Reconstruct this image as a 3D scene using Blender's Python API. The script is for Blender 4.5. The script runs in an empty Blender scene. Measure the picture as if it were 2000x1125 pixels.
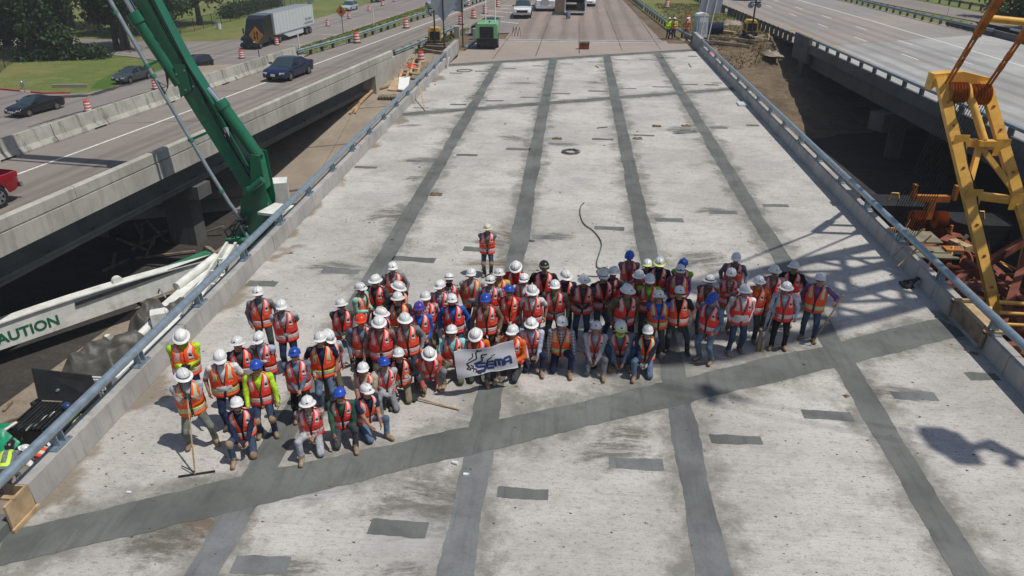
# Construction-site group photo on a new bridge deck, rebuilt as geometry.
# World: X to the right across the deck, Y along the deck away from the camera, Z up, deck top at z = 0, metres.
import bpy, bmesh, math, random
import numpy as np
from mathutils import Vector, Matrix, Euler

random.seed(7)
rng = np.random.default_rng(7)
sc = bpy.context.scene
R = math.radians

# ---------------------------------------------------------------- camera
cd = bpy.data.cameras.new('camera')
cam = bpy.data.objects.new('camera', cd)
sc.collection.objects.link(cam)
cd.sensor_width = 36.0
cd.lens = 26.1
cd.clip_end = 3000
cam.location = (0, 0, 10)
cam.rotation_euler = (R(90 - 26.1685), 0, R(4.6357))
sc.camera = cam
sc.render.resolution_x, sc.render.resolution_y = 1024, 576

# ---------------------------------------------------------------- world and sun
SUN_EL = 65.0
SUN_AZ = 105.0                      # clockwise from +Y
w = bpy.data.worlds.new('World'); sc.world = w; w.use_nodes = True
wn = w.node_tree.nodes; wn.clear()
sky = wn.new('ShaderNodeTexSky'); sky.sky_type = 'NISHITA'; sky.sun_disc = False
sky.sun_elevation = R(SUN_EL); sky.sun_rotation = R(SUN_AZ)
bgn = wn.new('ShaderNodeBackground'); bgn.inputs[1].default_value = 0.08
won = wn.new('ShaderNodeOutputWorld')
w.node_tree.links.new(sky.outputs[0], bgn.inputs[0]); w.node_tree.links.new(bgn.outputs[0], won.inputs[0])
sd = bpy.data.lights.new('sun', 'SUN'); sd.energy = 3.4; sd.angle = R(0.53); sd.color = (1.0, 0.955, 0.89)
so = bpy.data.objects.new('sun', sd); sc.collection.objects.link(so)
sdir = Vector((math.sin(R(SUN_AZ)) * math.cos(R(SUN_EL)), math.cos(R(SUN_AZ)) * math.cos(R(SUN_EL)), math.sin(R(SUN_EL))))
so.rotation_euler = (-sdir).to_track_quat('-Z', 'Y').to_euler(); so.location = (30, -5, 60)
vs = sc.view_settings
vs.view_transform = 'Standard'; vs.look = 'None'; vs.exposure = 0.08; vs.gamma = 1.0; vs.use_curve_mapping = False
sc.cycles.max_bounces = 6; sc.cycles.diffuse_bounces = 3; sc.cycles.glossy_bounces = 3; sc.cycles.transmission_bounces = 4
sc.cycles.caustics_reflective = False; sc.cycles.caustics_refractive = False

# ---------------------------------------------------------------- node helper and materials
class NT:
    def __init__(s, name):
        s.m = bpy.data.materials.new(name); s.m.use_nodes = True
        s.t = s.m.node_tree; s.t.nodes.clear()
        s.out = s.t.nodes.new('ShaderNodeOutputMaterial')
        s.b = s.t.nodes.new('ShaderNodeBsdfPrincipled')
        s.t.links.new(s.b.outputs[0], s.out.inputs[0])
        s.tc = s.t.nodes.new('ShaderNodeTexCoord')
        s.obj = s.tc.outputs['Object']
    def put(s, sock, v):
        if hasattr(v, 'is_output') or isinstance(v, bpy.types.NodeSocket): s.t.links.new(v, sock)
        elif isinstance(v, (tuple, list)): sock.default_value = tuple(v) + ((1,) if len(v) == 3 and sock.type == 'RGBA' else ())
        else: sock.default_value = v
    def math(s, op, a, b=0.0, clamp=False):
        n = s.t.nodes.new('ShaderNodeMath'); n.operation = op; n.use_clamp = clamp
        s.put(n.inputs[0], a); s.put(n.inputs[1], b); return n.outputs[0]
    def noise(s, scale, detail=5.0, vec=None, rough=0.55, stretch=None):
        n = s.t.nodes.new('ShaderNodeTexNoise'); n.inputs['Scale'].default_value = scale
        n.inputs['Detail'].default_value = detail; n.inputs['Roughness'].default_value = rough
        v = vec or s.obj
        if stretch:
            mp = s.t.nodes.new('ShaderNodeMapping'); mp.inputs['Scale'].default_value = stretch
            s.t.links.new(v, mp.inputs[0]); v = mp.outputs[0]
        s.t.links.new(v, n.inputs['Vector']); return n.outputs[0]
    def rng(s, x, lo, hi, a=0.0, b=1.0):
        n = s.t.nodes.new('ShaderNodeMapRange'); n.interpolation_type = 'SMOOTHSTEP'
        s.put(n.inputs[0], x); n.inputs[1].default_value = lo; n.inputs[2].default_value = hi
        n.inputs[3].default_value = a; n.inputs[4].default_value = b; return n.outputs[0]
    def mix(s, f, a, b, mode='MIX'):
        n = s.t.nodes.new('ShaderNodeMix'); n.data_type = 'RGBA'; n.blend_type = mode
        s.put(n.inputs[0], f); s.put(n.inputs[6], a); s.put(n.inputs[7], b); return n.outputs[2]
    def rand(s):
        n = s.t.nodes.new('ShaderNodeObjectInfo'); return n.outputs['Random']
    def xyz(s):
        n = s.t.nodes.new('ShaderNodeSeparateXYZ'); s.t.links.new(s.obj, n.inputs[0]); return n.outputs
    def bump(s, h, strength=0.3, dist=0.02):
        n = s.t.nodes.new('ShaderNodeBump'); n.inputs['Strength'].default_value = strength
        n.inputs['Distance'].default_value = dist; s.t.links.new(h, n.inputs['Height'])
        s.t.links.new(n.outputs[0], s.b.inputs['Normal'])
    def done(s, col, rough=0.8, metal=0.0, spec=0.35):
        s.put(s.b.inputs['Base Color'], col); s.put(s.b.inputs['Roughness'], rough)
        s.b.inputs['Metallic'].default_value = metal; s.b.inputs['Specular IOR Level'].default_value = spec
        return s.m

def mul(c, k): return tuple(min(1, x * k) for x in c)
MATS = {}
def mat(name, col=None, rough=0.75, metal=0.0, var=0.18, scale=2.5, bump=0.0, bs=40.0, spec=0.35, dirt=None, dirtamt=0.5, dscale=1.2, fade=None):
    if name in MATS: return MATS[name]
    n = NT(name)
    f = n.rng(n.noise(scale, 6), 0.3, 0.7)
    c = n.mix(f, mul(col, 1 - var), mul(col, 1 + var))
    if dirt:
        d = n.rng(n.noise(dscale, 9, rough=0.7), 0.5, 0.72, 0, dirtamt)
        c = n.mix(d, c, dirt)
    if fade: c = n.mix(n.rand(), c, fade)
    if bump: n.bump(n.noise(bs, 4), bump, 0.03)
    MATS[name] = n.done(c, rough, metal, spec)
    return MATS[name]

def concrete(name, col, var=0.2, streak=0.0, sscale=(3, 3, 0.25), fleck=0.35, grain=40, bump=0.25, stain=(0.1, 0.095, 0.085), stamt=0.35):
    n = NT(name)
    c = n.mix(n.rng(n.noise(0.55, 6, rough=0.65), 0.32, 0.68), mul(col, 1 - var), mul(col, 1 + var))
    g = n.noise(grain, 3)
    c = n.mix(n.rng(g, 0.25, 0.75, 0.0, 0.35), c, mul(col, 0.7))
    fl = n.rng(n.noise(7, 9, rough=0.75), 0.58, 0.72, 0, fleck)
    c = n.mix(fl, c, mul(col, 0.45))
    st = n.rng(n.noise(1.1, 8, rough=0.7), 0.52, 0.75, 0, stamt)
    c = n.mix(st, c, stain)
    if streak:
        k = n.rng(n.noise(1.0, 6, stretch=sscale, rough=0.7), 0.48, 0.7, 0, streak)
        c = n.mix(k, c, mul(stain, 0.7))
    n.bump(g, bump, 0.01)
    MATS[name] = n.done(c, 0.88, 0, 0.25); return MATS[name]

JX = (-6.05, -1.72, 2.70, 7.08)                                   # longitudinal joints
JT = ((13.75, 0.475, 0.52), (47.0, 0.445, 0.40), (64.0, 0.47, 0.50))   # transverse joints y = a + b x, half width
def deck_material():
    n = NT('deck_concrete'); x, y, z = n.xyz()
    base = (0.50, 0.475, 0.435)
    big = n.noise(0.22, 6, rough=0.6)
    c = n.mix(n.rng(big, 0.38, 0.62), mul(base, 0.84), mul(base, 1.08))
    mid = n.noise(1.7, 9, rough=0.72, stretch=(0.6, 1, 1))
    c = n.mix(n.rng(mid, 0.47, 0.64, 0, 0.34), c, (0.26, 0.247, 0.22))
    broom = n.noise(1.5, 6, rough=0.6, stretch=(0.25, 14, 1))
    c = n.mix(n.rng(broom, 0.48, 0.66, 0, 0.22), c, (0.24, 0.23, 0.21))
    fl = n.noise(6.5, 10, rough=0.82, stretch=(0.7, 1.2, 1))
    c = n.mix(n.rng(fl, 0.545, 0.60, 0, 0.42), c, (0.13, 0.124, 0.11))
    fl2 = n.noise(16, 5, rough=0.7, stretch=(0.55, 1.2, 1))
    c = n.mix(n.rng(fl2, 0.555, 0.63, 0, 0.45), c, (0.12, 0.115, 0.1))
    gr = n.noise(34, 3, rough=0.6)
    c = n.mix(n.rng(gr, 0.5, 0.68, 0, 0.35), c, (0.17, 0.165, 0.15))
    pale = n.rng(n.noise(2.9, 8, rough=0.75), 0.54, 0.64, 0, 0.35)
    c = n.mix(pale, c, (0.56, 0.55, 0.52))
    # damp, smeared margins beside the closure pours
    wob = n.math('MULTIPLY', n.math('SUBTRACT', n.noise(0.8, 9, rough=0.75), 0.5), 2.8)
    dmin = None
    for jx in JX:
        d = n.math('ABSOLUTE', n.math('SUBTRACT', x, jx)); dmin = d if dmin is None else n.math('MINIMUM', dmin, d)
    dmin = n.math('ADD', dmin, 0.0)
    for a, b, hw in JT:
        d = n.math('ABSOLUTE', n.math('SUBTRACT', n.math('SUBTRACT', y, a), n.math('MULTIPLY', x, b)))
        dmin = n.math('MINIMUM', dmin, n.math('SUBTRACT', n.math('MULTIPLY', d, 0.9), hw - 0.30))
    dm = n.math('ADD', dmin, wob)
    near = n.rng(dm, 0.26, 0.88, 0.95, 0.0)
    smear = n.rng(n.noise(1.3, 9, rough=0.75), 0.40, 0.58, 0.5, 1)
    c = n.mix(n.math('MULTIPLY', near, smear), c, (0.19, 0.186, 0.158))
    # blotchy old stains, and the rusty damp edge along the left kerb
    bl = n.rng(n.noise(0.42, 9, rough=0.7), 0.55, 0.67, 0, 0.36)
    c = n.mix(bl, c, (0.185, 0.178, 0.145))
    edge = n.math('ADD', n.math('ABSOLUTE', n.math('ADD', x, 9.9)), n.math('MULTIPLY', n.math('SUBTRACT', n.noise(0.4, 5), 0.40), 4.2))
    c = n.mix(n.rng(edge, 0.2, 0.6, 0.75, 0), c, (0.17, 0.135, 0.09))
    h = n.math('ADD', n.math('MULTIPLY', fl, 1.0), n.math('MULTIPLY', fl2, 0.5))
    n.bump(h, 0.4, 0.03)
    MATS['deck'] = n.done(c, 0.9, 0, 0.2)
deck_material()

concrete('pour', (0.138, 0.146, 0.135), var=0.3, fleck=0.35, grain=45, streak=0.35, sscale=(5, 0.5, 1), stain=(0.075, 0.078, 0.066), stamt=0.6)
concrete('pour_grit', (0.172, 0.18, 0.178), var=0.35, fleck=0.6, grain=18, bump=0.8, streak=0.4, sscale=(4, 0.3, 1), stain=(0.09, 0.1, 0.09), stamt=0.6)
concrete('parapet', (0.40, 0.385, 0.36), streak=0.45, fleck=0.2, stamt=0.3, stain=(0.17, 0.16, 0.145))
concrete('old_concrete', (0.44, 0.425, 0.365), streak=0.35, fleck=0.18, stain=(0.2, 0.185, 0.15), stamt=0.35)
concrete('median_concrete', (0.40, 0.385, 0.33), var=0.25, streak=0.8, sscale=(2.2, 2.2, 0.12), stain=(0.1, 0.1, 0.085), stamt=0.45)
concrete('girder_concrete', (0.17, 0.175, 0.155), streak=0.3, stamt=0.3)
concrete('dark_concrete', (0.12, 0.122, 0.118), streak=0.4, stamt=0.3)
concrete('riprap', (0.30, 0.25, 0.195), stain=(0.2, 0.15, 0.1), stamt=0.5)
def road_mat(name, col, col2, streak, tyre=0.3, paths=None):
    n = NT(name)
    c = n.mix(n.rng(n.noise(0.12, 7, rough=0.65, stretch=(1, 0.5, 1)), 0.35, 0.68), col, col2)
    k = n.rng(n.noise(0.9, 7, rough=0.7, stretch=streak), 0.45, 0.72, 0, tyre)
    c = n.mix(k, c, mul(col, 0.5))
    k = n.rng(n.noise(0.5, 8, rough=0.72, stretch=(0.5, 1.6, 1)), 0.52, 0.75, 0, 0.4)
    c = n.mix(k, c, mul(col2, 0.55))
    if paths:                                   # polished wheel paths and the oil line between them
        (ax, ay, nx_, ny_), ts = paths; x, y, z = n.xyz()
        t = n.math('ADD', n.math('MULTIPLY', n.math('SUBTRACT', x, ax), nx_), n.math('MULTIPLY', n.math('SUBTRACT', y, ay), ny_)); d = None
        for tv, wv in ts:
            q = n.math('DIVIDE', n.math('ABSOLUTE', n.math('SUBTRACT', t, tv)), wv); d = q if d is None else n.math('MINIMUM', d, q)
        d = n.math('ADD', d, n.math('MULTIPLY', n.math('SUBTRACT', n.noise(0.5, 6, stretch=(2, .2, 1)), .5), 2.2))
        c = n.mix(n.rng(d, 0.3, 1.2, 0.42, 0.0), c, mul(col2, 0.5))
    cr_ = n.noise(0.35, 10, rough=0.85); c = n.mix(n.rng(n.math('ABSOLUTE', n.math('SUBTRACT', cr_, 0.5)), 0.0, 0.006, 0.5, 0), c, mul(col2, 0.35))
    g = n.noise(30, 3); c = n.mix(n.rng(g, 0.3, 0.7, 0, 0.3), c, mul(col, 0.75)); n.bump(g, 0.25, 0.01)
    MATS[name] = n.done(c, 0.88, 0, 0.25)
road_mat('road_brown', (0.319, 0.259, 0.220), (0.242, 0.196, 0.171), (1.4, 0.05, 1), 0.3, ((0, 0, 1, 0), ((-4.9, .5), (-3.1, .5), (-1.2, .5), (.7, .5), (2.5, .5), (4.3, .5), (6.1, .5))))
road_mat('road_tan', (0.36, 0.305, 0.255), (0.31, 0.262, 0.222), (0.3, 1.4, 1), 0.22)
road_mat('road_left', (0.275, 0.243, 0.212), (0.225, 0.198, 0.172), (1.6, 0.06, 1), 0.4, ((-19.57, 22.46, -.9915, .1303), ((2.2, .45), (4.0, .45), (3.1, .3))))
road_mat('road_front', (0.265, 0.236, 0.213), (0.213, 0.190, 0.172), (1.2, 0.06, 1), 0.3, ((-46.5, 75, -.995, .1), ((-1, .5), (1, .5), (5.0, .5), (7, .5))))
road_mat('road_right', (0.27, 0.255, 0.235), (0.35, 0.295, 0.255), (1.2, 0.04, 1), 0.35, ((23.4, 70, .999, .045), ((.9, .45), (2.7, .45), (4.6, .45), (6.4, .45), (8.2, .45))))
road_mat('road_rdeck', (0.43, 0.425, 0.405), (0.28, 0.268, 0.25), (1.6, 0.12, 1), 0.35, ((23.4, 70, .999, .045), ((.9, .45), (2.7, .45), (4.6, .45), (6.4, .45), (8.2, .45))))
def ground_mat(name, cols, fs=(0.15, 1.2, 9), bump=0.5):
    n = NT(name)
    c = n.mix(n.rng(n.noise(fs[0], 8, rough=0.7), 0.43, 0.58), cols[0], cols[1])
    c = n.mix(n.rng(n.noise(fs[1], 8, rough=0.7, stretch=(0.6, 1.5, 1)), 0.42, 0.7, 0, 0.7), c, cols[2])
    g = n.noise(fs[2], 6, rough=0.7); c = n.mix(n.rng(g, 0.35, 0.65, 0, 0.5), c, mul(cols[0], 0.55))
    n.bump(g, bump, 0.08); MATS[name] = n.done(c, 0.95, 0, 0.1)
ground_mat('grass', ((0.12, 0.17, 0.04), (0.21, 0.2, 0.07), (0.27, 0.23, 0.11)), (0.1, 0.9, 6), 0.9)
ground_mat('grass_lush', ((0.06, 0.135, 0.02), (0.09, 0.15, 0.03), (0.13, 0.14, 0.05)))
ground_mat('scrub', ((0.2, 0.15, 0.08), (0.13, 0.13, 0.05), (0.25, 0.19, 0.11)), (0.3, 1.5, 9))
ground_mat('soil', ((0.125, 0.093, 0.062), (0.195, 0.145, 0.095), (0.28, 0.215, 0.145)), (0.3, 1.6, 6), 1.0)
ground_mat('dirt', ((0.33, 0.275, 0.215), (0.27, 0.22, 0.17), (0.2, 0.16, 0.12)), (0.3, 1.6, 9))
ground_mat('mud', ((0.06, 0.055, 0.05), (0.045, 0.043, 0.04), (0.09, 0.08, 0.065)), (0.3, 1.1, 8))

def slurry_material(name, col, amt):
    n = NT(name); x, y, z = n.xyz()
    r2 = n.math('ADD', n.math('MULTIPLY', x, x), n.math('MULTIPLY', y, y))
    rad = n.math('ADD', n.math('SQRT', r2), n.math('MULTIPLY', n.math('SUBTRACT', n.noise(1.8, 8, rough=.75), .5), 2.0))
    a = n.math('MULTIPLY', n.rng(rad, 0.25, 0.85, amt, 0.0), n.rng(n.noise(2.6, 8, rough=.75, stretch=(.5, 1.6, 1)), .4, .56, .15, 1))
    n.put(n.b.inputs['Alpha'], n.math('MULTIPLY', a, n.rng(n.math('SQRT', r2), .8, 1.0, 1.0, 0.0))); MATS[name] = n.done(col, .9, 0, .2)
slurry_material('slurry', (.15, .148, .12), .6); slurry_material('slurry_pale', (.56, .55, .53), .55); slurry_material('slurry_rust', (.2, .14, .09), .6)
mat('galv', (0.30, 0.37, 0.42), 0.42, 0.55, var=0.15, scale=5, bump=0.05, spec=0.5)
mat('galv_green', (0.27, 0.36, 0.34), 0.5, 0.4, var=0.2)
mat('post_dark', (0.06, 0.065, 0.055), 0.9, var=0.3)
mat('steel_dark', (0.045, 0.047, 0.05), 0.55, 0.4, var=0.3)
mat('rebar', (0.12, 0.07, 0.045), 0.9, 0.2, var=0.3)
mat('wood', (0.42, 0.29, 0.16), 0.8, var=0.3, scale=4, bump=0.2)
mat('wood_old', (0.2, 0.155, 0.105), 0.9, var=0.35, scale=3, bump=0.2)
mat('plywood', (0.43, 0.31, 0.18), 0.85, var=0.25, scale=3, dirt=(0.2, 0.15, 0.1))
mat('white_paint', (0.78, 0.78, 0.74), 0.7, var=0.08)
mat('line_white', (0.66, 0.65, 0.6), 0.8, var=0.2, scale=6, dirt=(0.35, 0.3, 0.25), dirtamt=0.6, dscale=3)
mat('line_yellow', (0.44, 0.27, 0.07), 0.8, var=0.25, scale=5, dirt=(0.3, 0.24, 0.18), dirtamt=0.7, dscale=3)
mat('joint_dark', (0.07, 0.06, 0.05), 0.9, var=0.3)
mat('barrel_orange', (0.62, 0.062, 0.03), 0.6, var=0.1)
mat('tape_white', (0.75, 0.74, 0.72), 0.5, var=0.05)
mat('rubber', (0.02, 0.02, 0.02), 0.85, var=0.25)
mat('chrome', (0.6, 0.6, 0.62), 0.25, 0.9, var=0.05)
mat('rim', (0.42, 0.43, 0.45), 0.35, 0.8, var=0.1)
mat('glass_dark', (0.012, 0.015, 0.017), 0.06, 0.0, var=0.1, spec=0.6)
mat('glass_tint', (0.03, 0.05, 0.055), 0.06, 0.0, var=0.1, spec=0.7)
mat('lamp', (0.75, 0.77, 0.78), 0.15, 0.1, var=0.05, spec=0.7)
mat('black', (0.016, 0.016, 0.017), 0.6, var=0.3)
mat('black_gloss', (0.01, 0.011, 0.013), 0.18, 0.0, var=0.2, spec=0.6)
mat('yellow_crane', (0.72, 0.40, 0.075), 0.45, var=0.14, scale=1.6, dirt=(0.22, 0.11, 0.03), dirtamt=0.55, dscale=2.4)
mat('orange_crane', (0.40, 0.14, 0.03), 0.6, var=0.25, dirt=(0.12, 0.045, 0.02), dirtamt=0.6)
mat('rust_red', (0.20, 0.06, 0.035), 0.8, var=0.35, dirt=(0.06, 0.03, 0.02), dirtamt=0.7)
mat('pump_green', (0.010, 0.125, 0.062), 0.32, var=0.12, scale=1.2, dirt=(0.01, 0.07, 0.04), dirtamt=0.4, spec=0.5)
mat('pump_green_dirty', (0.03, 0.19, 0.10), 0.6, var=0.2, dirt=(0.16, 0.15, 0.11), dirtamt=0.6, dscale=2)
mat('pump_white', (0.72, 0.73, 0.68), 0.45, var=0.1, dirt=(0.36, 0.33, 0.27), dirtamt=0.6, dscale=1.6)
mat('pipe_grey', (0.25, 0.30, 0.33), 0.5, 0.2, var=0.15)
mat('tarp_dark', (0.085, 0.082, 0.07), 0.5, var=0.4, scale=2, bump=0.9, bs=5)
mat('tarp_green', (0.012, 0.26, 0.13), 0.4, var=0.25, scale=2, bump=0.5, bs=6)
mat('sign_grey', (0.36, 0.40, 0.44), 0.45, 0.3, var=0.08)
mat('sign_orange', (0.72, 0.27, 0.02), 0.55, var=0.06)
mat('sign_yellow', (0.7, 0.6, 0.06), 0.6, var=0.05)
mat('comp_green', (0.17, 0.38, 0.19), 0.5, var=0.1, dirt=(0.12, 0.2, 0.12), dirtamt=0.4)
mat('toilet_blue', (0.36, 0.47, 0.55), 0.5, var=0.1)
mat('toilet_roof', (0.62, 0.66, 0.68), 0.5, var=0.05)
mat('machine_yellow', (0.62, 0.36, 0.03), 0.5, var=0.12)
mat('red_paint', (0.4, 0.05, 0.05), 0.7, var=0.25, dirt=(0.3, 0.24, 0.2), dirtamt=0.6, dscale=3)
mat('bark', (0.07, 0.055, 0.042), 0.95, var=0.3, bump=0.6, bs=12)
mat('trailer_white', (0.56, 0.59, 0.60), 0.5, var=0.05, dirt=(0.42, 0.42, 0.4), dirtamt=0.3)
mat('trailer_roof', (0.27, 0.29, 0.31), 0.5, 0.2, var=0.1)
mat('brown_panel', (0.20, 0.145, 0.105), 0.7, var=0.15)
mat('van_white', (0.68, 0.70, 0.71), 0.25, var=0.04, spec=0.5)

# ---------------------------------------------------------------- mesh builder
class MB:
    def __init__(s): s.v = []; s.f = []; s.m = []
    def add(s, verts, faces, mi=0):
        o = len(s.v); s.v += [tuple(map(float, p)) for p in verts]
        s.f += [tuple(i + o for i in f) for f in faces]; s.m += [mi] * len(faces); return s
    def box(s, c, d, mi=0, rot=None):
        hx, hy, hz = d[0] / 2, d[1] / 2, d[2] / 2
        P = [Vector((x, y, z)) for x in (-hx, hx) for y in (-hy, hy) for z in (-hz, hz)]
        if rot is not None: P = [rot @ p for p in P]
        c = Vector(c)
        return s.add([p + c for p in P], [(0, 1, 3, 2), (4, 6, 7, 5), (0, 4, 5, 1), (2, 3, 7, 6), (0, 2, 6, 4), (1, 5, 7, 3)], mi)
    def beam(s, p0, p1, wd, ht, mi=0, up=(0, 0, 1)):
        p0, p1 = Vector(p0), Vector(p1); d = (p1 - p0); L = d.length; d.normalize()
        u = Vector(up); sx = d.cross(u)
        if sx.length < 1e-4: sx = d.cross(Vector((1, 0, 0)))
        sx.normalize(); uz = sx.cross(d)
        m = Matrix((sx, d, uz)).transposed()
        return s.box((p0 + p1) / 2, (wd, L, ht), mi, m)
    def cyl(s, p0, p1, r0, r1=None, n=10, mi=0, cap=True):
        r1 = r0 if r1 is None else r1
        p0, p1 = Vector(p0), Vector(p1); d = (p1 - p0).normalized()
        a = d.orthogonal().normalized(); b = d.cross(a)
        V = []
        for p, r in ((p0, r0), (p1, r1)):
            for i in range(n):
                t = 2 * math.pi * i / n; V.append(p + (a * math.cos(t) + b * math.sin(t)) * r)
        F = [(i, (i + 1) % n, n + (i + 1) % n, n + i) for i in range(n)]
        if cap: F += [tuple(range(n - 1, -1, -1)), tuple(range(n, 2 * n))]
        return s.add(V, F, mi)
    def tube(s, pts, r, n=8, mi=0, closed=False):
        pts = [Vector(p) for p in pts]; k = len(pts); V = []; prev = None
        rs = r if isinstance(r, (list, tuple)) else [r] * k
        for i, p in enumerate(pts):
            d = ((pts[(i + 1) % k] if closed or i < k - 1 else p) - (pts[i - 1] if closed or i > 0 else p)).normalized()
            a = d.orthogonal().normalized() if prev is None else (prev - d * prev.dot(d)).normalized()
            prev = a; b = d.cross(a)
            for j in range(n):
                t = 2 * math.pi * j / n; V.append(p + (a * math.cos(t) + b * math.sin(t)) * rs[i])
        F = []
        for i in range(k if closed else k - 1):
            i2 = (i + 1) % k
            F += [(i * n + j, i * n + (j + 1) % n, i2 * n + (j + 1) % n, i2 * n + j) for j in range(n)]
        if not closed: F += [tuple(range(n - 1, -1, -1)), tuple(range((k - 1) * n, k * n))]
        return s.add(V, F, mi)
    def ext(s, poly, vec, mi=0):
        n = len(poly); vec = Vector(vec); A = [Vector(p) for p in poly]
        V = A + [p + vec for p in A]
        F = [tuple(range(n - 1, -1, -1)), tuple(range(n, 2 * n))] + [(i, (i + 1) % n, n + (i + 1) % n, n + i) for i in range(n)]
        return s.add(V, F, mi)
    def lathe(s, prof, n=14, mi=0, c=(0, 0, 0), sx=1.0, sy=1.0, mis=None):
        V = []; k = len(prof); c = Vector(c)
        for r, z in prof:
            for j in range(n):
                t = 2 * math.pi * j / n; V.append(c + Vector((r * math.cos(t) * sx, r * math.sin(t) * sy, z)))
        for i in range(k - 1):
            F = [(i * n + j, i * n + (j + 1) % n, (i + 1) * n + (j + 1) % n, (i + 1) * n + j) for j in range(n)]
            if i == 0: o = len(s.v); s.add(V, F, mis[0] if mis else mi)
            else:
                s.f += [tuple(q + o for q in f) for f in F]; s.m += [mis[i] if mis else mi] * n
        return s
    def poly(s, pts, mi=0): return s.add(pts, [tuple(range(len(pts)))], mi)
    def xf(s, M, start=0):
        s.v = s.v[:start] + [tuple(M @ Vector(p)) for p in s.v[start:]]; return s
    def mesh(s, name, mats, smooth=False):
        me = bpy.data.meshes.new(name); me.from_pydata(s.v, [], s.f)
        for q in mats: me.materials.append(MATS[q] if isinstance(q, str) else q)
        if len(mats) > 1: me.polygons.foreach_set('material_index', np.array(s.m, dtype=np.int32))
        bm = bmesh.new(); bm.from_mesh(me); bmesh.ops.recalc_face_normals(bm, faces=bm.faces); bm.to_mesh(me); bm.free()
        if smooth:
            me.polygons.foreach_set('use_smooth', np.ones(len(me.polygons), dtype=bool))
            if smooth != 'all': me.set_sharp_from_angle(angle=R(38))
        me.update(); return me
    def build(s, name, mats, parent=None, smooth=False, loc=None, rz=None):
        if isinstance(mats, str): mats = [mats]
        return obj(name, s.mesh(name, mats, smooth), parent, loc, rz)

def obj(name, data, parent=None, loc=None, rz=None):
    o = bpy.data.objects.new(name, data); sc.collection.objects.link(o)
    if parent is not None: o.parent = parent
    if loc is not None: o.location = loc
    if rz is not None: o.rotation_euler = (0, 0, rz)
    return o
def tag(o, label=None, cat=None, group=None, kind=None):
    if label: o['label'] = label
    if cat: o['category'] = cat
    if group: o['group'] = group
    if kind: o['kind'] = kind
    return o
def thing(name, label, cat, loc=(0, 0, 0), rz=0.0, group=None):
    o = obj(name, None, None, loc, rz); o.empty_display_size = 0.2
    return tag(o, label, cat, group)
def struct(name, mb, mats, parent=None, smooth=False):
    o = mb.build(name, mats, parent, smooth)
    if parent is None: o['kind'] = 'structure'
    return o
def copy_tree(o, parent=None):
    c = o.copy(); sc.collection.objects.link(c); c.parent = parent
    for ch in list(o.children): copy_tree(ch, c)
    return c
def tri(poly): return poly
def text_mesh(body, size, mname, name, parent, M, extrude=0.004, align='CENTER', bold=0.0):
    cu = bpy.data.curves.new(name, 'FONT'); cu.body = body; cu.size = size; cu.extrude = extrude; cu.align_x = align; cu.offset = bold
    t = bpy.data.objects.new(name, cu); sc.collection.objects.link(t)
    dg = bpy.context.evaluated_depsgraph_get(); me = bpy.data.meshes.new_from_object(t.evaluated_get(dg))
    sc.collection.objects.unlink(t); bpy.data.objects.remove(t)
    me.transform(M); me.materials.clear(); me.materials.append(MATS[mname]); return obj(name, me, parent)

# ================================================================ SETTING
SK = 0.465                                  # skew of the abutments: n = y - SK * x
def zt(n):
    for a, b, za, zb in ((-1e9, -95, -0.08, -0.08), (-95, -70, -0.08, -5), (-70, 50, -5, -5), (50, 72, -5, -0.08), (72, 1e9, -0.08, -0.08)):
        if n <= b: return za + (zb - za) * ((n - a) / (b - a) if b - a < 1e8 else 0)
LA = Vector((-19.57, 22.46, 0)); LD = Vector((0.1303, 0.9915, 0)); LN = Vector((-0.9915, 0.1303, 0))
def zside(x, y):
    t = (x - LA.x) * LN.x + (y - LA.y) * LN.y; f = max(0.0, min(1.0, (t - 9.3) / 17.0)); return -0.08 - 5.0 * f * f * (3 - 2 * f)
def zg(x, y): return min(zt(y - SK * max(-80, min(80, x))), zside(x, y))
def terrain():
    xs = [-260, -200, -150, -110] + list(np.arange(-80, 10, 2.5)) + list(np.arange(10, 30, 1.0)) + list(np.arange(30, 80, 5.0)) + [110, 150, 200, 260]
    ns = [-260, -180, -95, -70, -40, 0, 20, 35, 44, 50] + list(np.arange(51, 72, 1.0)) + list(np.arange(72, 84, 2.0)) + [87, 90, 94, 98, 102, 107, 112, 117, 122, 128, 134, 140, 147, 155, 165, 180, 200, 250, 320, 420]
    mb = MB(); V = []
    for n in ns:
        for x in xs:
            z = min(zt(n), zside(x, n + SK * max(-80, min(80, x))))
            if 49 < n < 73 and 11.5 < x < 30:
                z += 0.16 * math.sin(x * 2.1 + n * 0.7) * math.sin(n * 1.3 + x) + random.uniform(-0.1, 0.1)
            V.append((x, n + SK * max(-80, min(80, x)), z))
    nx = len(xs); mb.v = V
    for i in range(len(ns) - 1):
        for j in range(nx - 1):
            xm = (xs[j] + xs[j + 1]) / 2; nm = (ns[i] + ns[i + 1]) / 2; ym = nm + SK * xm
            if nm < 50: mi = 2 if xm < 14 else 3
            elif nm < 71 and xm > 10: mi = 1 if xm < 30 else 4
            elif nm < 72: mi = 2
            elif 10 < xm < 22 and nm < 84: mi = 4
            elif -13 < xm < -6 and ym < 85: mi = 1
            elif -16 < xm < 22 and nm > 84: mi = 0
            else: mi = 0
            mb.f.append((i * nx + j, i * nx + j + 1, (i + 1) * nx + j + 1, (i + 1) * nx + j)); mb.m.append(mi)
    struct('ground', mb, ['grass', 'soil', 'dirt', 'mud', 'scrub'], smooth='all')
terrain()

def sheet(name, pts, z, m, parent=None, th=0.0):
    mb = MB()
    if th: mb.ext([(x, y, z - th) for x, y in pts], (0, 0, th))
    else: mb.poly([(x, y, z) for x, y in pts])
    o = mb.build(name, m, parent)
    if parent is None: o['kind'] = 'structure'
    return o

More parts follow.
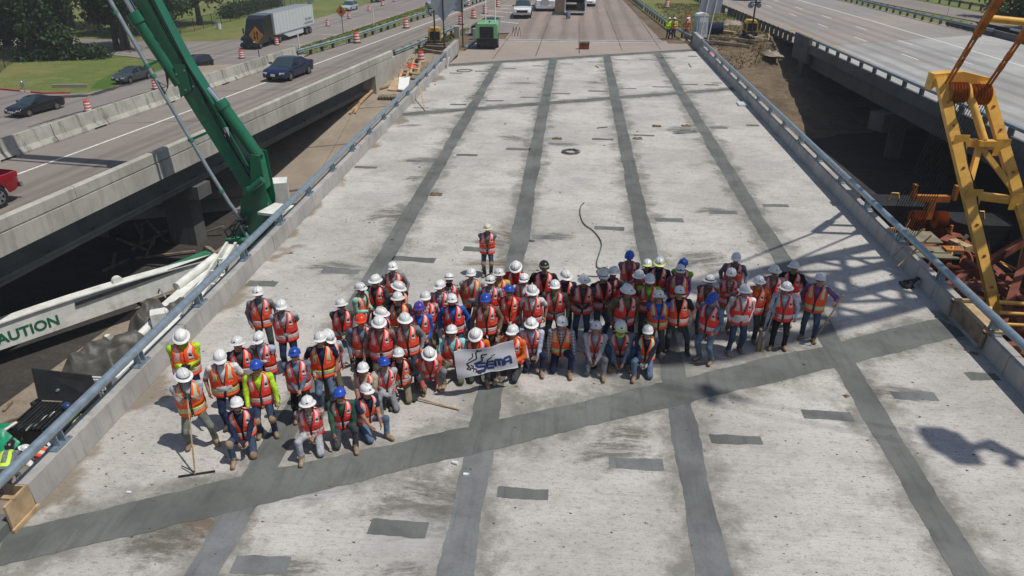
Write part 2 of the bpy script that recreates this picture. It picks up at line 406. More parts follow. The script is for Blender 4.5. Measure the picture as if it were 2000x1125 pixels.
# ---- the new deck with its closure pours and patches
DX0, DX1, DN0, DN1 = -10.35, 11.25, -40.0, 64.6
mb = MB(); mb.ext([(DX0, DN0 + SK * DX0, -0.28), (DX1, DN0 + SK * DX1, -0.28), (DX1, DN1 + SK * DX1, -0.28), (DX0, DN1 + SK * DX0, -0.28)], (0, 0, 0.28))
deck = struct('bridge_deck', mb, 'deck')
for i in range(7):
    x = -8.7 + i * 3.1
    mb = MB(); mb.beam((x, -38 + SK * x, -1.1), (x, 63 + SK * x, -1.1), 0.5, 1.6); mb.build('girder', 'girder_concrete', deck)
def ragged(p0, p1, hw, amp, step=0.13, seed=0):
    r = random.Random(seed); p0 = Vector(p0).to_2d(); p1 = Vector(p1).to_2d(); d = (p1 - p0); L = d.length; d.normalize(); nrm = Vector((-d.y, d.x))
    k = max(2, int(L / step)); A = []; B = []; wa = wb = 0
    for i in range(k + 1):
        wa = wa * 0.9 + r.uniform(-1, 1) * amp * 0.5; wb = wb * 0.9 + r.uniform(-1, 1) * amp * 0.5
        p = p0 + d * (L * i / k); A.append(p + nrm * (hw + wa)); B.append(p - nrm * (hw + wb))
    return A, B
def strip(name, p0, p1, hw, z, m, amp=0.035, seed=0, parent=None, step=0.13):
    A, B = ragged(p0, p1, hw, amp, step, seed); mb = MB(); k = len(A)
    mb.add([(p.x, p.y, z) for p in A + B], [(i, i + 1, k + i + 1, k + i) for i in range(k - 1)])
    return mb.build(name, m, parent)
def ty(j, x): return JT[j][0] + JT[j][1] * x
for i, x in enumerate(JX):
    strip('closure_pour', (x, -20), (x, ty(0, x)), 0.29, 0.005, 'pour_grit' if i in (0, 1, 2) else 'pour', seed=i, parent=deck)
    strip('closure_pour', (x, ty(0, x)), (x, ty(1, x)), 0.31, 0.005, 'pour', seed=10 + i, parent=deck)
    strip('closure_pour', (x, ty(1, x)), (x, ty(2, x)), 0.30, 0.005, 'pour', seed=20 + i, parent=deck)
for j, (a, b, hw) in enumerate(JT):
    x0 = -9.88; x1 = 10.72
    strip('closure_pour', (x0, a + b * x0), (x1, a + b * x1), hw * 0.92, 0.009, 'pour', 0.05, seed=31 + j, parent=deck)
PATCH = [(-5.11, 9.07, 0.97),(-2.92, 10.12, 1.08),(-0.70, 11.24, 1.00),(1.57, 12.31, 1.11),(3.77, 13.31, 1.10),(6.00, 14.37, 1.10),(8.27, 15.35, 1.02),(10.28, 16.31, 0.75),
 (-9.38, 19.93, 0.95),(-7.21, 21.04, 1.23),(-5.06, 22.15, 1.44),(-3.20, 23.21, 0.70),(-0.72, 24.42, 1.05),(1.50, 25.49, 1.08),(3.77, 26.52, 1.05),(5.92, 27.52, 1.08),(8.12, 28.45, 1.01),
 (-9.30, 32.25, 1.05),(-7.00, 33.42, 1.32),(-4.97, 34.53, 1.03),(-2.60, 35.81, 1.20),(-0.58, 36.92, 1.16),(1.61, 38.00, 1.10),(3.80, 39.00, 1.07),(6.00, 39.82, 1.23),(7.95, 40.86, 0.97),(9.93, 41.60, 0.70),
 (-9.08, 44.36, 0.92),(-7.00, 45.52, 1.01),(-4.88, 46.73, 1.12),(-2.77, 47.97, 1.18),(-0.77, 49.24, 1.20),(1.65, 50.27, 1.28),(3.63, 51.28, 1.24),(6.02, 51.99, 1.32),(7.95, 53.05, 1.27),(9.97, 53.76, 0.71),
 (-8.73, 56.00, 0.95),(-6.87, 57.00, 1.07),(-4.92, 58.26, 1.02),(-2.71, 59.58, 1.04),(-0.58, 60.70, 1.05),(1.67, 61.84, 1.15),(3.77, 63.02, 1.08),(5.83, 63.44, 1.09),(7.75, 64.37, 1.19),(9.88, 65.33, 0.76)]
for i, (x, y, wd) in enumerate(PATCH):
    strip('patch', (x - wd / 2, y + random.uniform(-.05, .05)), (x + wd / 2, y + random.uniform(-.05, .05)), 0.18 * random.uniform(.85, 1.12), 0.005, 'pour' if i % 3 else 'pour_grit', 0.03, seed=60 + i, parent=deck, step=0.07)

# slurry smears, dried puddles and rust marks left on the deck
r_ = random.Random(15); sq_ = MB().poly([(-1, -1, 0), (1, -1, 0), (1, 1, 0), (-1, 1, 0)])
SM = {k: sq_.mesh('smear', [k]) for k in ('slurry', 'slurry_pale', 'slurry_rust')}
def smear(x, y, w_, h_, k, rz=0.0):
    o = obj('smear', SM[k], deck, (x, y, 0.0025 + 0.0001 * (smear.n % 18)), rz); o.scale = (w_, h_, 1); smear.n += 1
smear.n = 0
for i, (x, y, wd) in enumerate(PATCH):
    if i % 3 == 0 and y < 40: smear(x + r_.uniform(-.5, .4), y + r_.uniform(-.1, .35), wd * r_.uniform(.8, 1.3), r_.uniform(.45, .8), 'slurry', r_.uniform(-.15, .15))
for k_, cnt in (('slurry', 22), ('slurry_pale', 24), ('slurry_rust', 7)):
    for _ in range(cnt):
        x = r_.uniform(-9, 10); y = r_.uniform(7, 58) if r_.random() < .6 else r_.uniform(7, 24); a = r_.uniform(.5, 1.7)
        if abs(y - ty(0, x)) > .4: smear(x, y, a, a * r_.uniform(.3, .9), k_, r_.uniform(-.6, .6))
# ---- parapets with pipe rails on the new deck
def deck_rail(xi, side, label, y0, y1, yend):
    t = thing('bridge_rail', label, 'bridge rail', (xi, y0, 0))
    xo = xi + side * 0.36
    y = y0; i = 0
    while y < y1 - 0.5:
        L = min(6.2, y1 - y)
        mb = MB(); mb.ext([(0, y - y0 + 0.012, 0.004), (side * 0.04, y - y0 + 0.012, 0.54), (side * 0.34, y - y0 + 0.012, 0.54), (side * 0.36, y - y0 + 0.012, -0.3)], (0, L - 0.024, 0))
        mb.build('concrete_segment', 'parapet', t); y += L
    mb = MB(); k = int((y1 - y0) / 1.55)
    mb.tube([(side * 0.2, -6.0 + (y1 - y0 + 6.0) * q / k, 0.92) for q in range(k + 1)], 0.105, 14); mb.build('pipe_rail', 'galv', t, True)
    y = y0 + 1.2
    while y < y1:
        mb = MB(); yy = y - y0
        mb.box((side * 0.2, yy, 0.558), (0.26, 0.5, 0.03))
        for s in (-0.09, 0.09): mb.ext([(side * 0.1, yy + s - 0.012, 0.573), (side * 0.3, yy + s - 0.012, 0.573), (side * 0.26, yy + s - 0.012, 0.9), (side * 0.14, yy + s - 0.012, 0.9)], (0, 0.024, 0))
        for s in (-0.2, 0.2): mb.cyl((side * 0.1, yy + s, 0.57), (side * 0.1, yy + s, 0.62), 0.02, n=6)
        mb.build('post', 'galv', t); y += 3.1
    mb = MB(); mb.ext([(0, y1 - y0 + .02, 0.004), (side * 0.03, y1 - y0 + .02, 1.05), (side * 0.35, y1 - y0 + .02, 1.05), (side * 0.36, y1 - y0 + .02, -0.3)], (0, yend - y1, 0))
    mb.build('end_block', 'parapet', t)
    return t
railL = deck_rail(-9.9, -1, 'grey concrete parapet with steel pipe rail along the left edge of the deck', 10.1, 59.3, 65.8)
railR = deck_rail(10.78, 1, 'shaded concrete parapet with steel pipe rail along the right edge of the deck', 4.0, 68.0, 72.6)

# ---- main road beyond the deck
sheet('approach_slab', [(-9.9, ty(2, -9.9) + 0.55), (10.78, ty(2, 10.78) + 0.5), (10.7, 72.55), (-9.2, 72.55)], 0.0, 'road_tan', th=0.06)
for nm, x0, x1, y0, y1, z, m in (('joint_band', -7.6, 8.6, 72.6, 73.45, 0.004, 'parapet'), ('joint_band', -7.6, 8.6, 73.75, 74.3, 0.004, 'parapet'), ('joint_gap', -7.6, 8.6, 73.45, 73.75, -0.02, 'joint_dark')):
    sheet(nm, [(x0, y0), (x1, y0), (x1, y1), (x0, y1)], z, m)
sheet('main_road', [(-6.7, 74.3), (8.2, 74.3), (6.6, 118), (4.0, 400), (-5.0, 400), (-6.3, 118)], 0.0, 'road_brown', th=0.06)
sheet('dirty_shoulder', [(8.2, 72.6), (10.3, 72.6), (8.0, 112), (5.5, 400), (4.02, 400), (6.62, 118), (8.22, 74.3)], -0.015, 'soil')
for i, (a, b) in enumerate((((-6.67, 62.17, 0.00), (-6.23, 89.12, 0.00)), ((-3.23, 64.27, 0.00), (-3.02, 94.06, 0.00)), ((0.40, 65.93, 0.00), (0.40, 90.16, 0.00)), ((4.17, 67.65, 0.00), (3.80, 108.25, 0.00)), ((7.55, 68.80, 0.00), (7.31, 115.27, 0.00)))):
    strip('road_joint', a, b, 0.028, 0.006, 'rebar', 0.02, seed=90 + i)['kind'] = 'structure'

# ---- left road over the old bridge, in its own frame: s along, t to the left
def LB(s, t, z=0.0): p = LA + LD * s + LN * t; return (p.x, p.y, z)
sheet('left_road', [LB(-70, .32)[:2], LB(38.5, .32)[:2], LB(64, -0.2)[:2], LB(150, -0.5)[:2], LB(150, 6.2)[:2], LB(62, 7.6)[:2], LB(39, 8.2)[:2], LB(-70, 8.2)[:2]], 0.0, 'road_left', th=0.06)
sheet('gore_pavement', [LB(56, -.05)[:2], LB(150, -0.5)[:2], (-6.0, 160), (-6.32, 118), (-6.62, 79), (-8.6, 78)], -0.006, 'road_front')
strip('edge_line', LB(-30, 6.05), LB(34, 5.6), 0.075, 0.006, 'line_white', 0.006)['kind'] = 'structure'
strip('edge_line', LB(34, 5.6), LB(90, 4.9), 0.075, 0.006, 'line_white', 0.006)['kind'] = 'structure'
strip('edge_line', LB(46, .55), LB(100, .2), 0.07, 0.006, 'line_yellow', 0.012)['kind'] = 'structure'
for a, b in (((-11.58, 95.03, 0.00), (-8.46, 93.07, 0.00)), ((-11.16, 99.78, 0.00), (-7.85, 97.63, 0.00)), ((-9.14, 88.88, 0.00), (-6.29, 86.70, 0.00)), ((-10.64, 103.66, 0.00), (-8.33, 101.90, 0.00)), ((-10.85, 107.07, 0.00), (-8.64, 106.54, 0.00))):
    strip('hatch_line', a, b, 0.13, 0.008, 'line_white', 0.012)['kind'] = 'structure'
for i, s in enumerate((18.5, 27.5, 36.0, 44)):
    strip('road_joint', LB(s, .5), LB(s - 2.6, 7.7), 0.035, 0.005, 'joint_dark', 0.02, seed=120 + i)['kind'] = 'structure'
strip('road_joint', LB(-30, 1.9), LB(60, 1.5), 0.02, 0.005, 'joint_dark', 0.02, seed=140)['kind'] = 'structure'

ob = thing('concrete_bridge', 'older concrete bridge carrying the left road, with pale weathered parapet', 'bridge', (0, 0, 0))
S0, S1 = -70.0, 34.5
def lb_prof(prof, s0, s1):
    mb = MB(); A = [LB(s0, t, z) for t, z in prof]; B = [LB(s1, t, z) for t, z in prof]; n = len(prof)
    mb.add(A + B, [tuple(range(n - 1, -1, -1)), tuple(range(n, 2 * n))] + [(i, (i + 1) % n, n + (i + 1) % n, n + i) for i in range(n)]); return mb
s = S0; i = 0
while s < 38:
    s1 = min(s + 9.2, 38.6)
    lb_prof([(0.30, 0.012), (0.27, 0.80), (0.22, 0.86), (0.05, 0.86), (0.0, 0.80), (0.0, 0.40), (0.05, 0.36), (0.05, 0.012)], s + 0.012, s1 - 0.012).build('parapet_panel', 'old_concrete', ob)
    s = s1
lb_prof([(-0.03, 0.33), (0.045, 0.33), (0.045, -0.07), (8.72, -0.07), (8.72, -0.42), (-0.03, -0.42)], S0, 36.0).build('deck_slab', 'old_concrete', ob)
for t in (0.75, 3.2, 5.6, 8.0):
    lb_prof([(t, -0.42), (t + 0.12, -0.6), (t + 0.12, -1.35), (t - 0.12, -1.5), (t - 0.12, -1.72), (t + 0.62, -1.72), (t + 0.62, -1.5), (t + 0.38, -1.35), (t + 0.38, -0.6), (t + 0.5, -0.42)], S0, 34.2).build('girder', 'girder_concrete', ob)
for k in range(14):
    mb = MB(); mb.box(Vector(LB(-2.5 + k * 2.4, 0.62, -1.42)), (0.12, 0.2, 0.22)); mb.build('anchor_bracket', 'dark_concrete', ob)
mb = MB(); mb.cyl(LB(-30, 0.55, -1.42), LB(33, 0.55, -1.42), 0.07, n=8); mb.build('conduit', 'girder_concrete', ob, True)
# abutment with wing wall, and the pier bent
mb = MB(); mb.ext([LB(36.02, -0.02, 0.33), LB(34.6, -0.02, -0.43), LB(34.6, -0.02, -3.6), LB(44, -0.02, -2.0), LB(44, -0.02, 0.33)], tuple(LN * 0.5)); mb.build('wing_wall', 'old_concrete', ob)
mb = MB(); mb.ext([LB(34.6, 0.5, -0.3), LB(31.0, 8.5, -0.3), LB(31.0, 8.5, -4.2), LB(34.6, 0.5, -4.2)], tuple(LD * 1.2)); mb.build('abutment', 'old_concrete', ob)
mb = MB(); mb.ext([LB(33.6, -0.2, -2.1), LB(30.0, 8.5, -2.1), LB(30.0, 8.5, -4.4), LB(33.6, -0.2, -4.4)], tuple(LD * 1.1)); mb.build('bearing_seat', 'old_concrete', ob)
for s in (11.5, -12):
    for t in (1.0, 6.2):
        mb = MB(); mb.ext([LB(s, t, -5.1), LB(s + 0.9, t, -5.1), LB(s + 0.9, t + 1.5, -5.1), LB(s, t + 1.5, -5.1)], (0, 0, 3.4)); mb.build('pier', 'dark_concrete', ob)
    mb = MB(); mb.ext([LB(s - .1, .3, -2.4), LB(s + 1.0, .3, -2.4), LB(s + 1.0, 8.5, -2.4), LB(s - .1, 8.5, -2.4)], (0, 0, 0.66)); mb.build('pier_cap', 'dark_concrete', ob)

# median barrier: separate precast lengths standing end to end
r_ = random.Random(4); s = -44.0; k = 0
mbar = thing('concrete_barrier', 'stained concrete barrier along the far edge of the left bridge', 'barrier', (0, 0, 0))
while s < 37.5:
    s1 = min(s + 6.2, 38.4); e = r_.uniform(-0.03, 0.03)
    lb_prof([(8.02 + e, 0.004), (8.02 + e, 0.09), (8.18 + e, 0.32), (8.27 + e, 0.92), (8.45 + e, 0.92), (8.54 + e, 0.32), (8.7 + e, 0.09), (8.7 + e, 0.004)], s + 0.012, s1 - 0.012).build('barrier_length', 'median_concrete', mbar)
    mb = MB(); mb.ext([LB(s + 2.6, 8.008 + e, 0.02), LB(s + 3.5, 8.008 + e, 0.02), LB(s + 3.5, 8.008 + e, 0.085), LB(s + 2.6, 8.008 + e, 0.085)], tuple(LN * 0.02)); mb.build('drain_slot', 'black', mbar)
    s = s1; k += 1
mb = MB(); mb.ext([LB(38.45, 8.02, 0.004), LB(39.9, 8.02, 0.004), LB(38.45, 8.25, 0.92)], tuple(LN * 0.45)); mb.build('sloped_end', 'median_concrete', mbar)

def guardrail(name, label, pts, m='galv_green', pm='post_dark', sp=1.9, h=0.72, face=1, psize=0.2, group=None):
    P = [Vector((p[0], p[1], 0)) for p in pts]
    t = thing(name, label, 'guardrail', tuple(P[0]), 0, group)
    O = P[0]
    prof = [(0, -0.15), (0.08, -0.1), (0.08, -0.04), (0, 0.0), (0.08, 0.04), (0.08, 0.1), (0, 0.15), (-0.02, 0.15), (0.055, 0.09), (0.055, 0.05), (-0.02, 0), (0.055, -0.05), (0.055, -0.09), (-0.02, -0.15)]
    mb = MB(); n = len(prof)
    for i, p in enumerate(P):
        d = (P[min(i + 1, len(P) - 1)] - P[max(i - 1, 0)]).normalized(); nr = Vector((d.y, -d.x, 0)) * face
        mb.v += [tuple(p - O + nr * a + Vector((0, 0, h - 0.15 + b))) for a, b in prof]
    for i in range(len(P) - 1):
        for j in range(n): mb.f.append((i * n + j, i * n + (j + 1) % n, (i + 1) * n + (j + 1) % n, (i + 1) * n + j)); mb.m.append(0)
    mb.build('beam', m, t)
    proto = MB().box((0, 0, h / 2 - 0.02), (psize, psize, h + 0.12)).mesh('post', [pm])
    for i in range(len(P) - 1):
        L = (P[i + 1] - P[i]).length; d = (P[i + 1] - P[i]).normalized(); nr = Vector((d.y, -d.x, 0)) * face
        for q in range(int(L / sp)):
            obj('post', proto, t, tuple(P[i] + d * (q * sp + 0.4) - nr * (psize / 2 + 0.03) - O), math.atan2(-d.x, d.y))
    return t
guardrail('guardrail', 'curving steel guardrail running on from the median barrier past the grass', [LB(38.2, 8.1), LB(47, 7.4), LB(55, 7.35), LB(62, 7.3), LB(70, 6.9), LB(79, 5.7), LB(96, 5.3)])
guardrail('guardrail', 'steel guardrail on dark posts beside the lumber at the left abutment', [LB(39.3, 0.1), LB(47, -.1), LB(57, -.25)], pm='wood_old')
guardrail('guardrail', 'blue-grey guardrail leading from the right parapet up the shoulder', [(10.75, 72.7), (9.9, 80), (8.5, 104), (7.4, 125), (6.5, 150)], m='galv', face=-1)

# ---- frontage road, side street, kerb: down at the lower street level
FZ = -5.0
def F5(pts): return [(x * 1.5, y * 1.5) for x, y in pts]
sheet('frontage_road', F5([(-24.0, 20), (-24.6, 45), (-25.0, 65.3), (-22.95, 81.3), (-19.67, 113.9), (-12, 200), (-22, 200), (-26.2, 130), (-28.5, 107.8), (-30.55, 84.3), (-31.7, 73), (-34, 70.6), (-39.7, 70.4), (-75, 74), (-75, 66.5),
       (-44, 63.5), (-37.2, 61.5), (-33, 59.3), (-31.3, 57), (-31.1, 52), (-31.2, 48.4), (-31.9, 47.1), (-34.4, 46.4), (-38, 47.4), (-75, 51), (-75, -10), (-24, -10)]), FZ, 'road_front', th=0.06)
kp = F5([(-75, 51.1), (-55, 49.2), (-38, 47.5), (-34.4, 46.5), (-32.8, 46.75)])
k = thing('painted_kerb', 'faded red fire lane kerb along the grass corner', 'kerb', (0, 0, 0))
for i in range(len(kp) - 1):
    a, b = Vector((*kp[i], FZ + 0.06)), Vector((*kp[i + 1], FZ + 0.06)); mb = MB(); mb.beam(a, b - (b - a).normalized() * 0.01, 0.25, 0.16); mb.build('kerb_stone', 'red_paint', k)
a = math.atan2(46.5 - 47.5, 3.6)
text_mesh('FIRE LANE', 0.3, 'white_paint', 'lettering', k, Matrix.Translation((-53.9, 70.15, FZ + 0.02)) @ Matrix.Rotation(a, 4, 'Z') @ Matrix.Rotation(R(60), 4, 'X'), 0.003)
for i, y in enumerate((62, 69, 76, 83, 90, 97)):
    p0, p1 = F5([(-31.6 + (y - 62) * .06, y + .5), (-25.2 + (y - 62) * .11, y)])
    strip('road_joint', p0, p1, 0.15, FZ + 0.005, 'parapet', 0.05, seed=y)['kind'] = 'structure'
p0, p1 = F5([(-24.9, 65), (-19.6, 114)]); strip('road_edge', p0, p1, 0.4, FZ + 0.004, 'riprap', 0.15)['kind'] = 'structure'
p0, p1 = F5([(-29.6, 38), (-27.2, 52)]); strip('tar_seam', p0, p1, 0.12, FZ + 0.005, 'joint_dark', 0.12, seed=3)['kind'] = 'structure'
p0, p1 = F5([(-33.5, 45.4), (-31.2, 46.2)]); strip('gutter_stain', p0, p1, 0.6, FZ + 0.006, 'mud', 0.12, seed=5)['kind'] = 'structure'
p0, p1 = F5([(-31.2, 46.2), (-30.5, 52)]); strip('gutter_stain', p0, p1, 0.4, FZ + 0.0065, 'mud', 0.2, seed=6)['kind'] = 'structure'
sheet('lush_verge', F5([(-31.2, 48.6), (-31.0, 52), (-31.2, 57), (-33, 59.2), (-34.8, 56.5), (-33.6, 51), (-32.6, 48.6)]), FZ - 0.07, 'grass_lush')
mb = MB(); mb.ext([(x * 1.5, y * 1.5, FZ - .1) for x, y in ((-35.3, 48.6), (-33.0, 48.9), (-33.0, 49.1), (-35.3, 48.8))], (0, 0, .35)); tag(mb.build('drain_inlet', 'riprap'), 'low concrete drain inlet set in the grass corner', 'drain')

# ---- riprap slope left of the deck with dragged formwork panels built later
rr = thing('riprap_slope', 'tan concrete slope paving below the left abutment', 'slope paving', (0, 0, 0))
def slp(x, n, dz=0.04): return (x, n + SK * x, zt(n) + dz)
for n0, n1 in ((50.5, 55.9), (56, 61.4), (61.5, 66.4), (66.5, 71.5)):
    for x0, x1 in ((-30, -22.03), (-22, -16.03), (-16, -12.03), (-12, -8.0)):
        mb = MB(); mb.ext([slp(x0, n0), slp(x1, n0), slp(x1, n1), slp(x0, n1)], (0, 0, 0.08)); mb.build('panel', 'riprap', rr)
sheet('service_ground', [(-30, -10), (-10, -10), (-10, 45), (-30, 36)], -4.98, 'dirt')
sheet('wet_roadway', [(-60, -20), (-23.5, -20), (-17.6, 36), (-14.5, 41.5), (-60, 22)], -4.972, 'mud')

# ---- right bridge and road
def RX(y): return 21.9 - (y - 37) * 0.042
def rq(y0, y1, a, b): return [(RX(y0) + a, y0), (RX(y0) + b, y0), (RX(y1) + b, y1), (RX(y1) + a, y1)]
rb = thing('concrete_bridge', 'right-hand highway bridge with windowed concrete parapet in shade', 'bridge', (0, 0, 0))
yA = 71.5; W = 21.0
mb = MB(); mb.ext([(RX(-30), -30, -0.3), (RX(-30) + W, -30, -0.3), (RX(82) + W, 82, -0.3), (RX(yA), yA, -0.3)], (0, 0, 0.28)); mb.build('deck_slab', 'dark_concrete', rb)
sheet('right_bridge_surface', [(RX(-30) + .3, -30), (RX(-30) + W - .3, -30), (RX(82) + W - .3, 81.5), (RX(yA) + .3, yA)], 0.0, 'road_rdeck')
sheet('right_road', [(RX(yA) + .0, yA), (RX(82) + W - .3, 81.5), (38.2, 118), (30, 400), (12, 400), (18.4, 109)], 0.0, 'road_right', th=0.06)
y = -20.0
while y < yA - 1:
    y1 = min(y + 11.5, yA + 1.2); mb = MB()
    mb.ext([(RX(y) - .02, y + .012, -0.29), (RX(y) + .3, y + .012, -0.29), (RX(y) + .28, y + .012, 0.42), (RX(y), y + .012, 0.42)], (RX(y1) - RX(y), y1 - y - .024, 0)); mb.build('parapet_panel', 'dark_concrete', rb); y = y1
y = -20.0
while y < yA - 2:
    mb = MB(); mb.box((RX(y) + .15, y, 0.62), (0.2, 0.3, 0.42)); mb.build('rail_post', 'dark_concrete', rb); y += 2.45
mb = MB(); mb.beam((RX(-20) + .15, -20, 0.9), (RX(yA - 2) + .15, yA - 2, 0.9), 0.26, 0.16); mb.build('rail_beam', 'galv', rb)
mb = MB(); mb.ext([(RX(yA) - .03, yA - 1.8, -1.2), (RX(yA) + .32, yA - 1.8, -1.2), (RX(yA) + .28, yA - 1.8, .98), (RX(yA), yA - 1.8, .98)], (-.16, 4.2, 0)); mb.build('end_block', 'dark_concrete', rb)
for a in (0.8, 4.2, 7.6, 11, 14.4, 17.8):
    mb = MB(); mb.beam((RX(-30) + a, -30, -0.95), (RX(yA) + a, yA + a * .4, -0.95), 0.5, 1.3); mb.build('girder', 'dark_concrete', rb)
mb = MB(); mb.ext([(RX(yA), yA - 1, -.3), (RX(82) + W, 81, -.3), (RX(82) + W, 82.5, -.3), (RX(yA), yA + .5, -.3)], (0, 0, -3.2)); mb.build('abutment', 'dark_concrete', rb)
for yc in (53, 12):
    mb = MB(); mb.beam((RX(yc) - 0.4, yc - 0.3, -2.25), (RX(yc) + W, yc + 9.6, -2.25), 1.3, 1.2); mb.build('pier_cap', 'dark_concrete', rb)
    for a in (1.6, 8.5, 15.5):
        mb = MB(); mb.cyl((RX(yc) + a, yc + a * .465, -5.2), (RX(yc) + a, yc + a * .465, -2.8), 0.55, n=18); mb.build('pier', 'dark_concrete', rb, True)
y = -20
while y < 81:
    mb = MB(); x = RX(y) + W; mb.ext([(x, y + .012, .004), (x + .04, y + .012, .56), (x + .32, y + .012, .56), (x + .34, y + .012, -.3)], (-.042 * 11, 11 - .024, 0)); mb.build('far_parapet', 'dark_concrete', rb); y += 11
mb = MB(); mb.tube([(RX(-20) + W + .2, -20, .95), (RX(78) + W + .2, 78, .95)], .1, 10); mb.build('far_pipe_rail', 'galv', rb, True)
for i in range(24):
    yy = -10 + i * 3.7
    if yy < 78: mb = MB(); mb.box((RX(yy) + W + .2, yy, .73), (.2, .25, .36)); mb.build('far_post', 'galv', rb)
guardrail('guardrail', 'long guardrail on square dark posts from the scrub to the right bridge', [(20.3, 74.2), (18.6, 100), (17.6, 115), (15.8, 140), (12, 190)], m='galv_green', pm='post_dark', sp=1.45, psize=0.3, h=.8)
guardrail('guardrail', 'far guardrail on the outer edge of the right highway', [(40.9, 80), (39.6, 93.3), (38.1, 118), (36, 150)], m='galv', sp=1.9, face=-1)
strip('edge_line', (RX(0) + 1.9, 0), (23.1, 83), 0.09, 0.006, 'line_yellow', 0.012)['kind'] = 'structure'
strip('edge_line', (23.1, 83), (19.9, 125), 0.09, 0.006, 'line_yellow', 0.012)['kind'] = 'structure'
strip('edge_line', (35.8, 40), (33.7, 92), 0.1, 0.007, 'line_white', 0.006)['kind'] = 'structure'
strip('edge_line', (33.7, 92), (31.6, 125), 0.1, 0.007, 'line_white', 0.006)['kind'] = 'structure'
for x0, dy in ((27.9, 0.0), (31.2, -2.0)):
    for q in range(8):
        y = 44 + dy + q * 10.5; x = x0 - (y - 66) * 0.05
        strip('lane_dash', (x, y), (x - .16, y + 3.1), 0.07, 0.007, 'line_white', 0.006)['kind'] = 'structure'
sheet('far_ramp', [(47, 80), (52, 80), (49, 118), (44, 150), (39, 150), (43, 110)], 0.0, 'road_left', th=0.06)
guardrail('guardrail', 'low guardrail beyond the far ramp by the right trees', [(53.5, 85), (50.5, 118), (46, 150)], m='galv_green', sp=2.5)

# ================================================================ PEOPLE
def surfnets(phi, org, h):
    s = phi < 0
    cnt = sum(s[i:phi.shape[0] - 1 + i, j:phi.shape[1] - 1 + j, k:phi.shape[2] - 1 + k].astype(np.int8) for i in (0, 1) for j in (0, 1) for k in (0, 1))
    act = (cnt > 0) & (cnt < 8); A = np.argwhere(act); idx = -np.ones(act.shape, dtype=np.int64); idx[act] = np.arange(len(A))
    acc = np.zeros((len(A), 3)); c = np.zeros(len(A))
    for ax in range(3):
        o1, o2 = [q for q in range(3) if q != ax]
        for a in (0, 1):
            for b in (0, 1):
                P0 = A.copy(); P0[:, o1] += a; P0[:, o2] += b; P1 = P0.copy(); P1[:, ax] += 1
                v0 = phi[tuple(P0.T)]; v1 = phi[tuple(P1.T)]; x = (v0 < 0) != (v1 < 0)
                t = np.where(x, v0 / np.where(x, v0 - v1, 1), 0); pos = P0.astype(float); pos[:, ax] += t
                acc += pos * x[:, None]; c += x
    V = org + (acc / np.maximum(c, 1)[:, None]) * h
    F = []
    for ax in range(3):
        o1, o2 = [(1, 2), (2, 0), (0, 1)][ax]
        sl0 = [slice(1, -1)] * 3; sl0[ax] = slice(0, -1); sl1 = list(sl0); sl1[ax] = slice(1, None)
        d = s[tuple(sl0)].astype(np.int8) - s[tuple(sl1)].astype(np.int8)
        E = np.argwhere(d != 0); sg = d[tuple(E.T)]; off = np.array([1, 1, 1]); off[ax] = 0; E = E + off
        q = []
        for a, b in ((-1, -1), (0, -1), (0, 0), (-1, 0)):
            C = E.copy(); C[:, o1] += a; C[:, o2] += b; q.append(idx[tuple(C.T)])
        q = np.stack(q, 1); q[sg < 0] = q[sg < 0][:, ::-1]; F.append(q)
    F = np.concatenate(F); F = F[(F >= 0).all(1)]
    return V, F

def field(prims, lo, hi, h, k=0.025, floor=None):
    lo = np.array(lo); n = np.ceil((np.array(hi) - lo) / h).astype(int) + 1
    ax = [lo[i] + np.arange(n[i]) * h for i in range(3)]
    phi = np.full(n, 0.5, dtype=np.float32); best = np.full(n, 9.0, dtype=np.float32); zone = np.zeros(n, dtype=np.int8)
    for pr in prims:
        kind, zn = pr[0], pr[1]; bl, bh = pr[2], pr[3]
        i0 = [max(0, int((bl[a] - 0.09 - lo[a]) / h)) for a in range(3)]; i1 = [min(n[a], int((bh[a] + 0.09 - lo[a]) / h) + 2) for a in range(3)]
        if any(i1[a] <= i0[a] for a in range(3)): continue
        sl = tuple(slice(i0[a], i1[a]) for a in range(3))
        X, Y, Z = np.meshgrid(ax[0][sl[0]], ax[1][sl[1]], ax[2][sl[2]], indexing='ij')
        d = pr[4](X, Y, Z).astype(np.float32)
        if kind == 'sub':
            phi[sl] = np.maximum(phi[sl], -d); continue
        p = phi[sl]; hh = np.clip(0.5 + 0.5 * (p - d) / k, 0, 1)
        phi[sl] = p * (1 - hh) + d * hh - k * hh * (1 - hh)
        b = d < best[sl]; zs = zone[sl]; zs[b] = zn; zone[sl] = zs; best[sl] = np.minimum(best[sl], d)
    if floor is not None:
        phi = np.maximum(phi, (floor - ax[2])[None, None, :])
    return phi, zone, lo
def cone(a, b, r0, r1, zn):
    a = np.array(a, float); b = np.array(b, float); ba = b - a; L2 = max(1e-9, ba @ ba); r = max(r0, r1)
    def f(X, Y, Z):
        px, py, pz = X - a[0], Y - a[1], Z - a[2]
        t = np.clip((px * ba[0] + py * ba[1] + pz * ba[2]) / L2, 0, 1)
        return np.sqrt((px - t * ba[0]) ** 2 + (py - t * ba[1]) ** 2 + (pz - t * ba[2]) ** 2) - (r0 + (r1 - r0) * t)
    return ('add', zn, np.minimum(a, b) - r, np.maximum(a, b) + r, f)
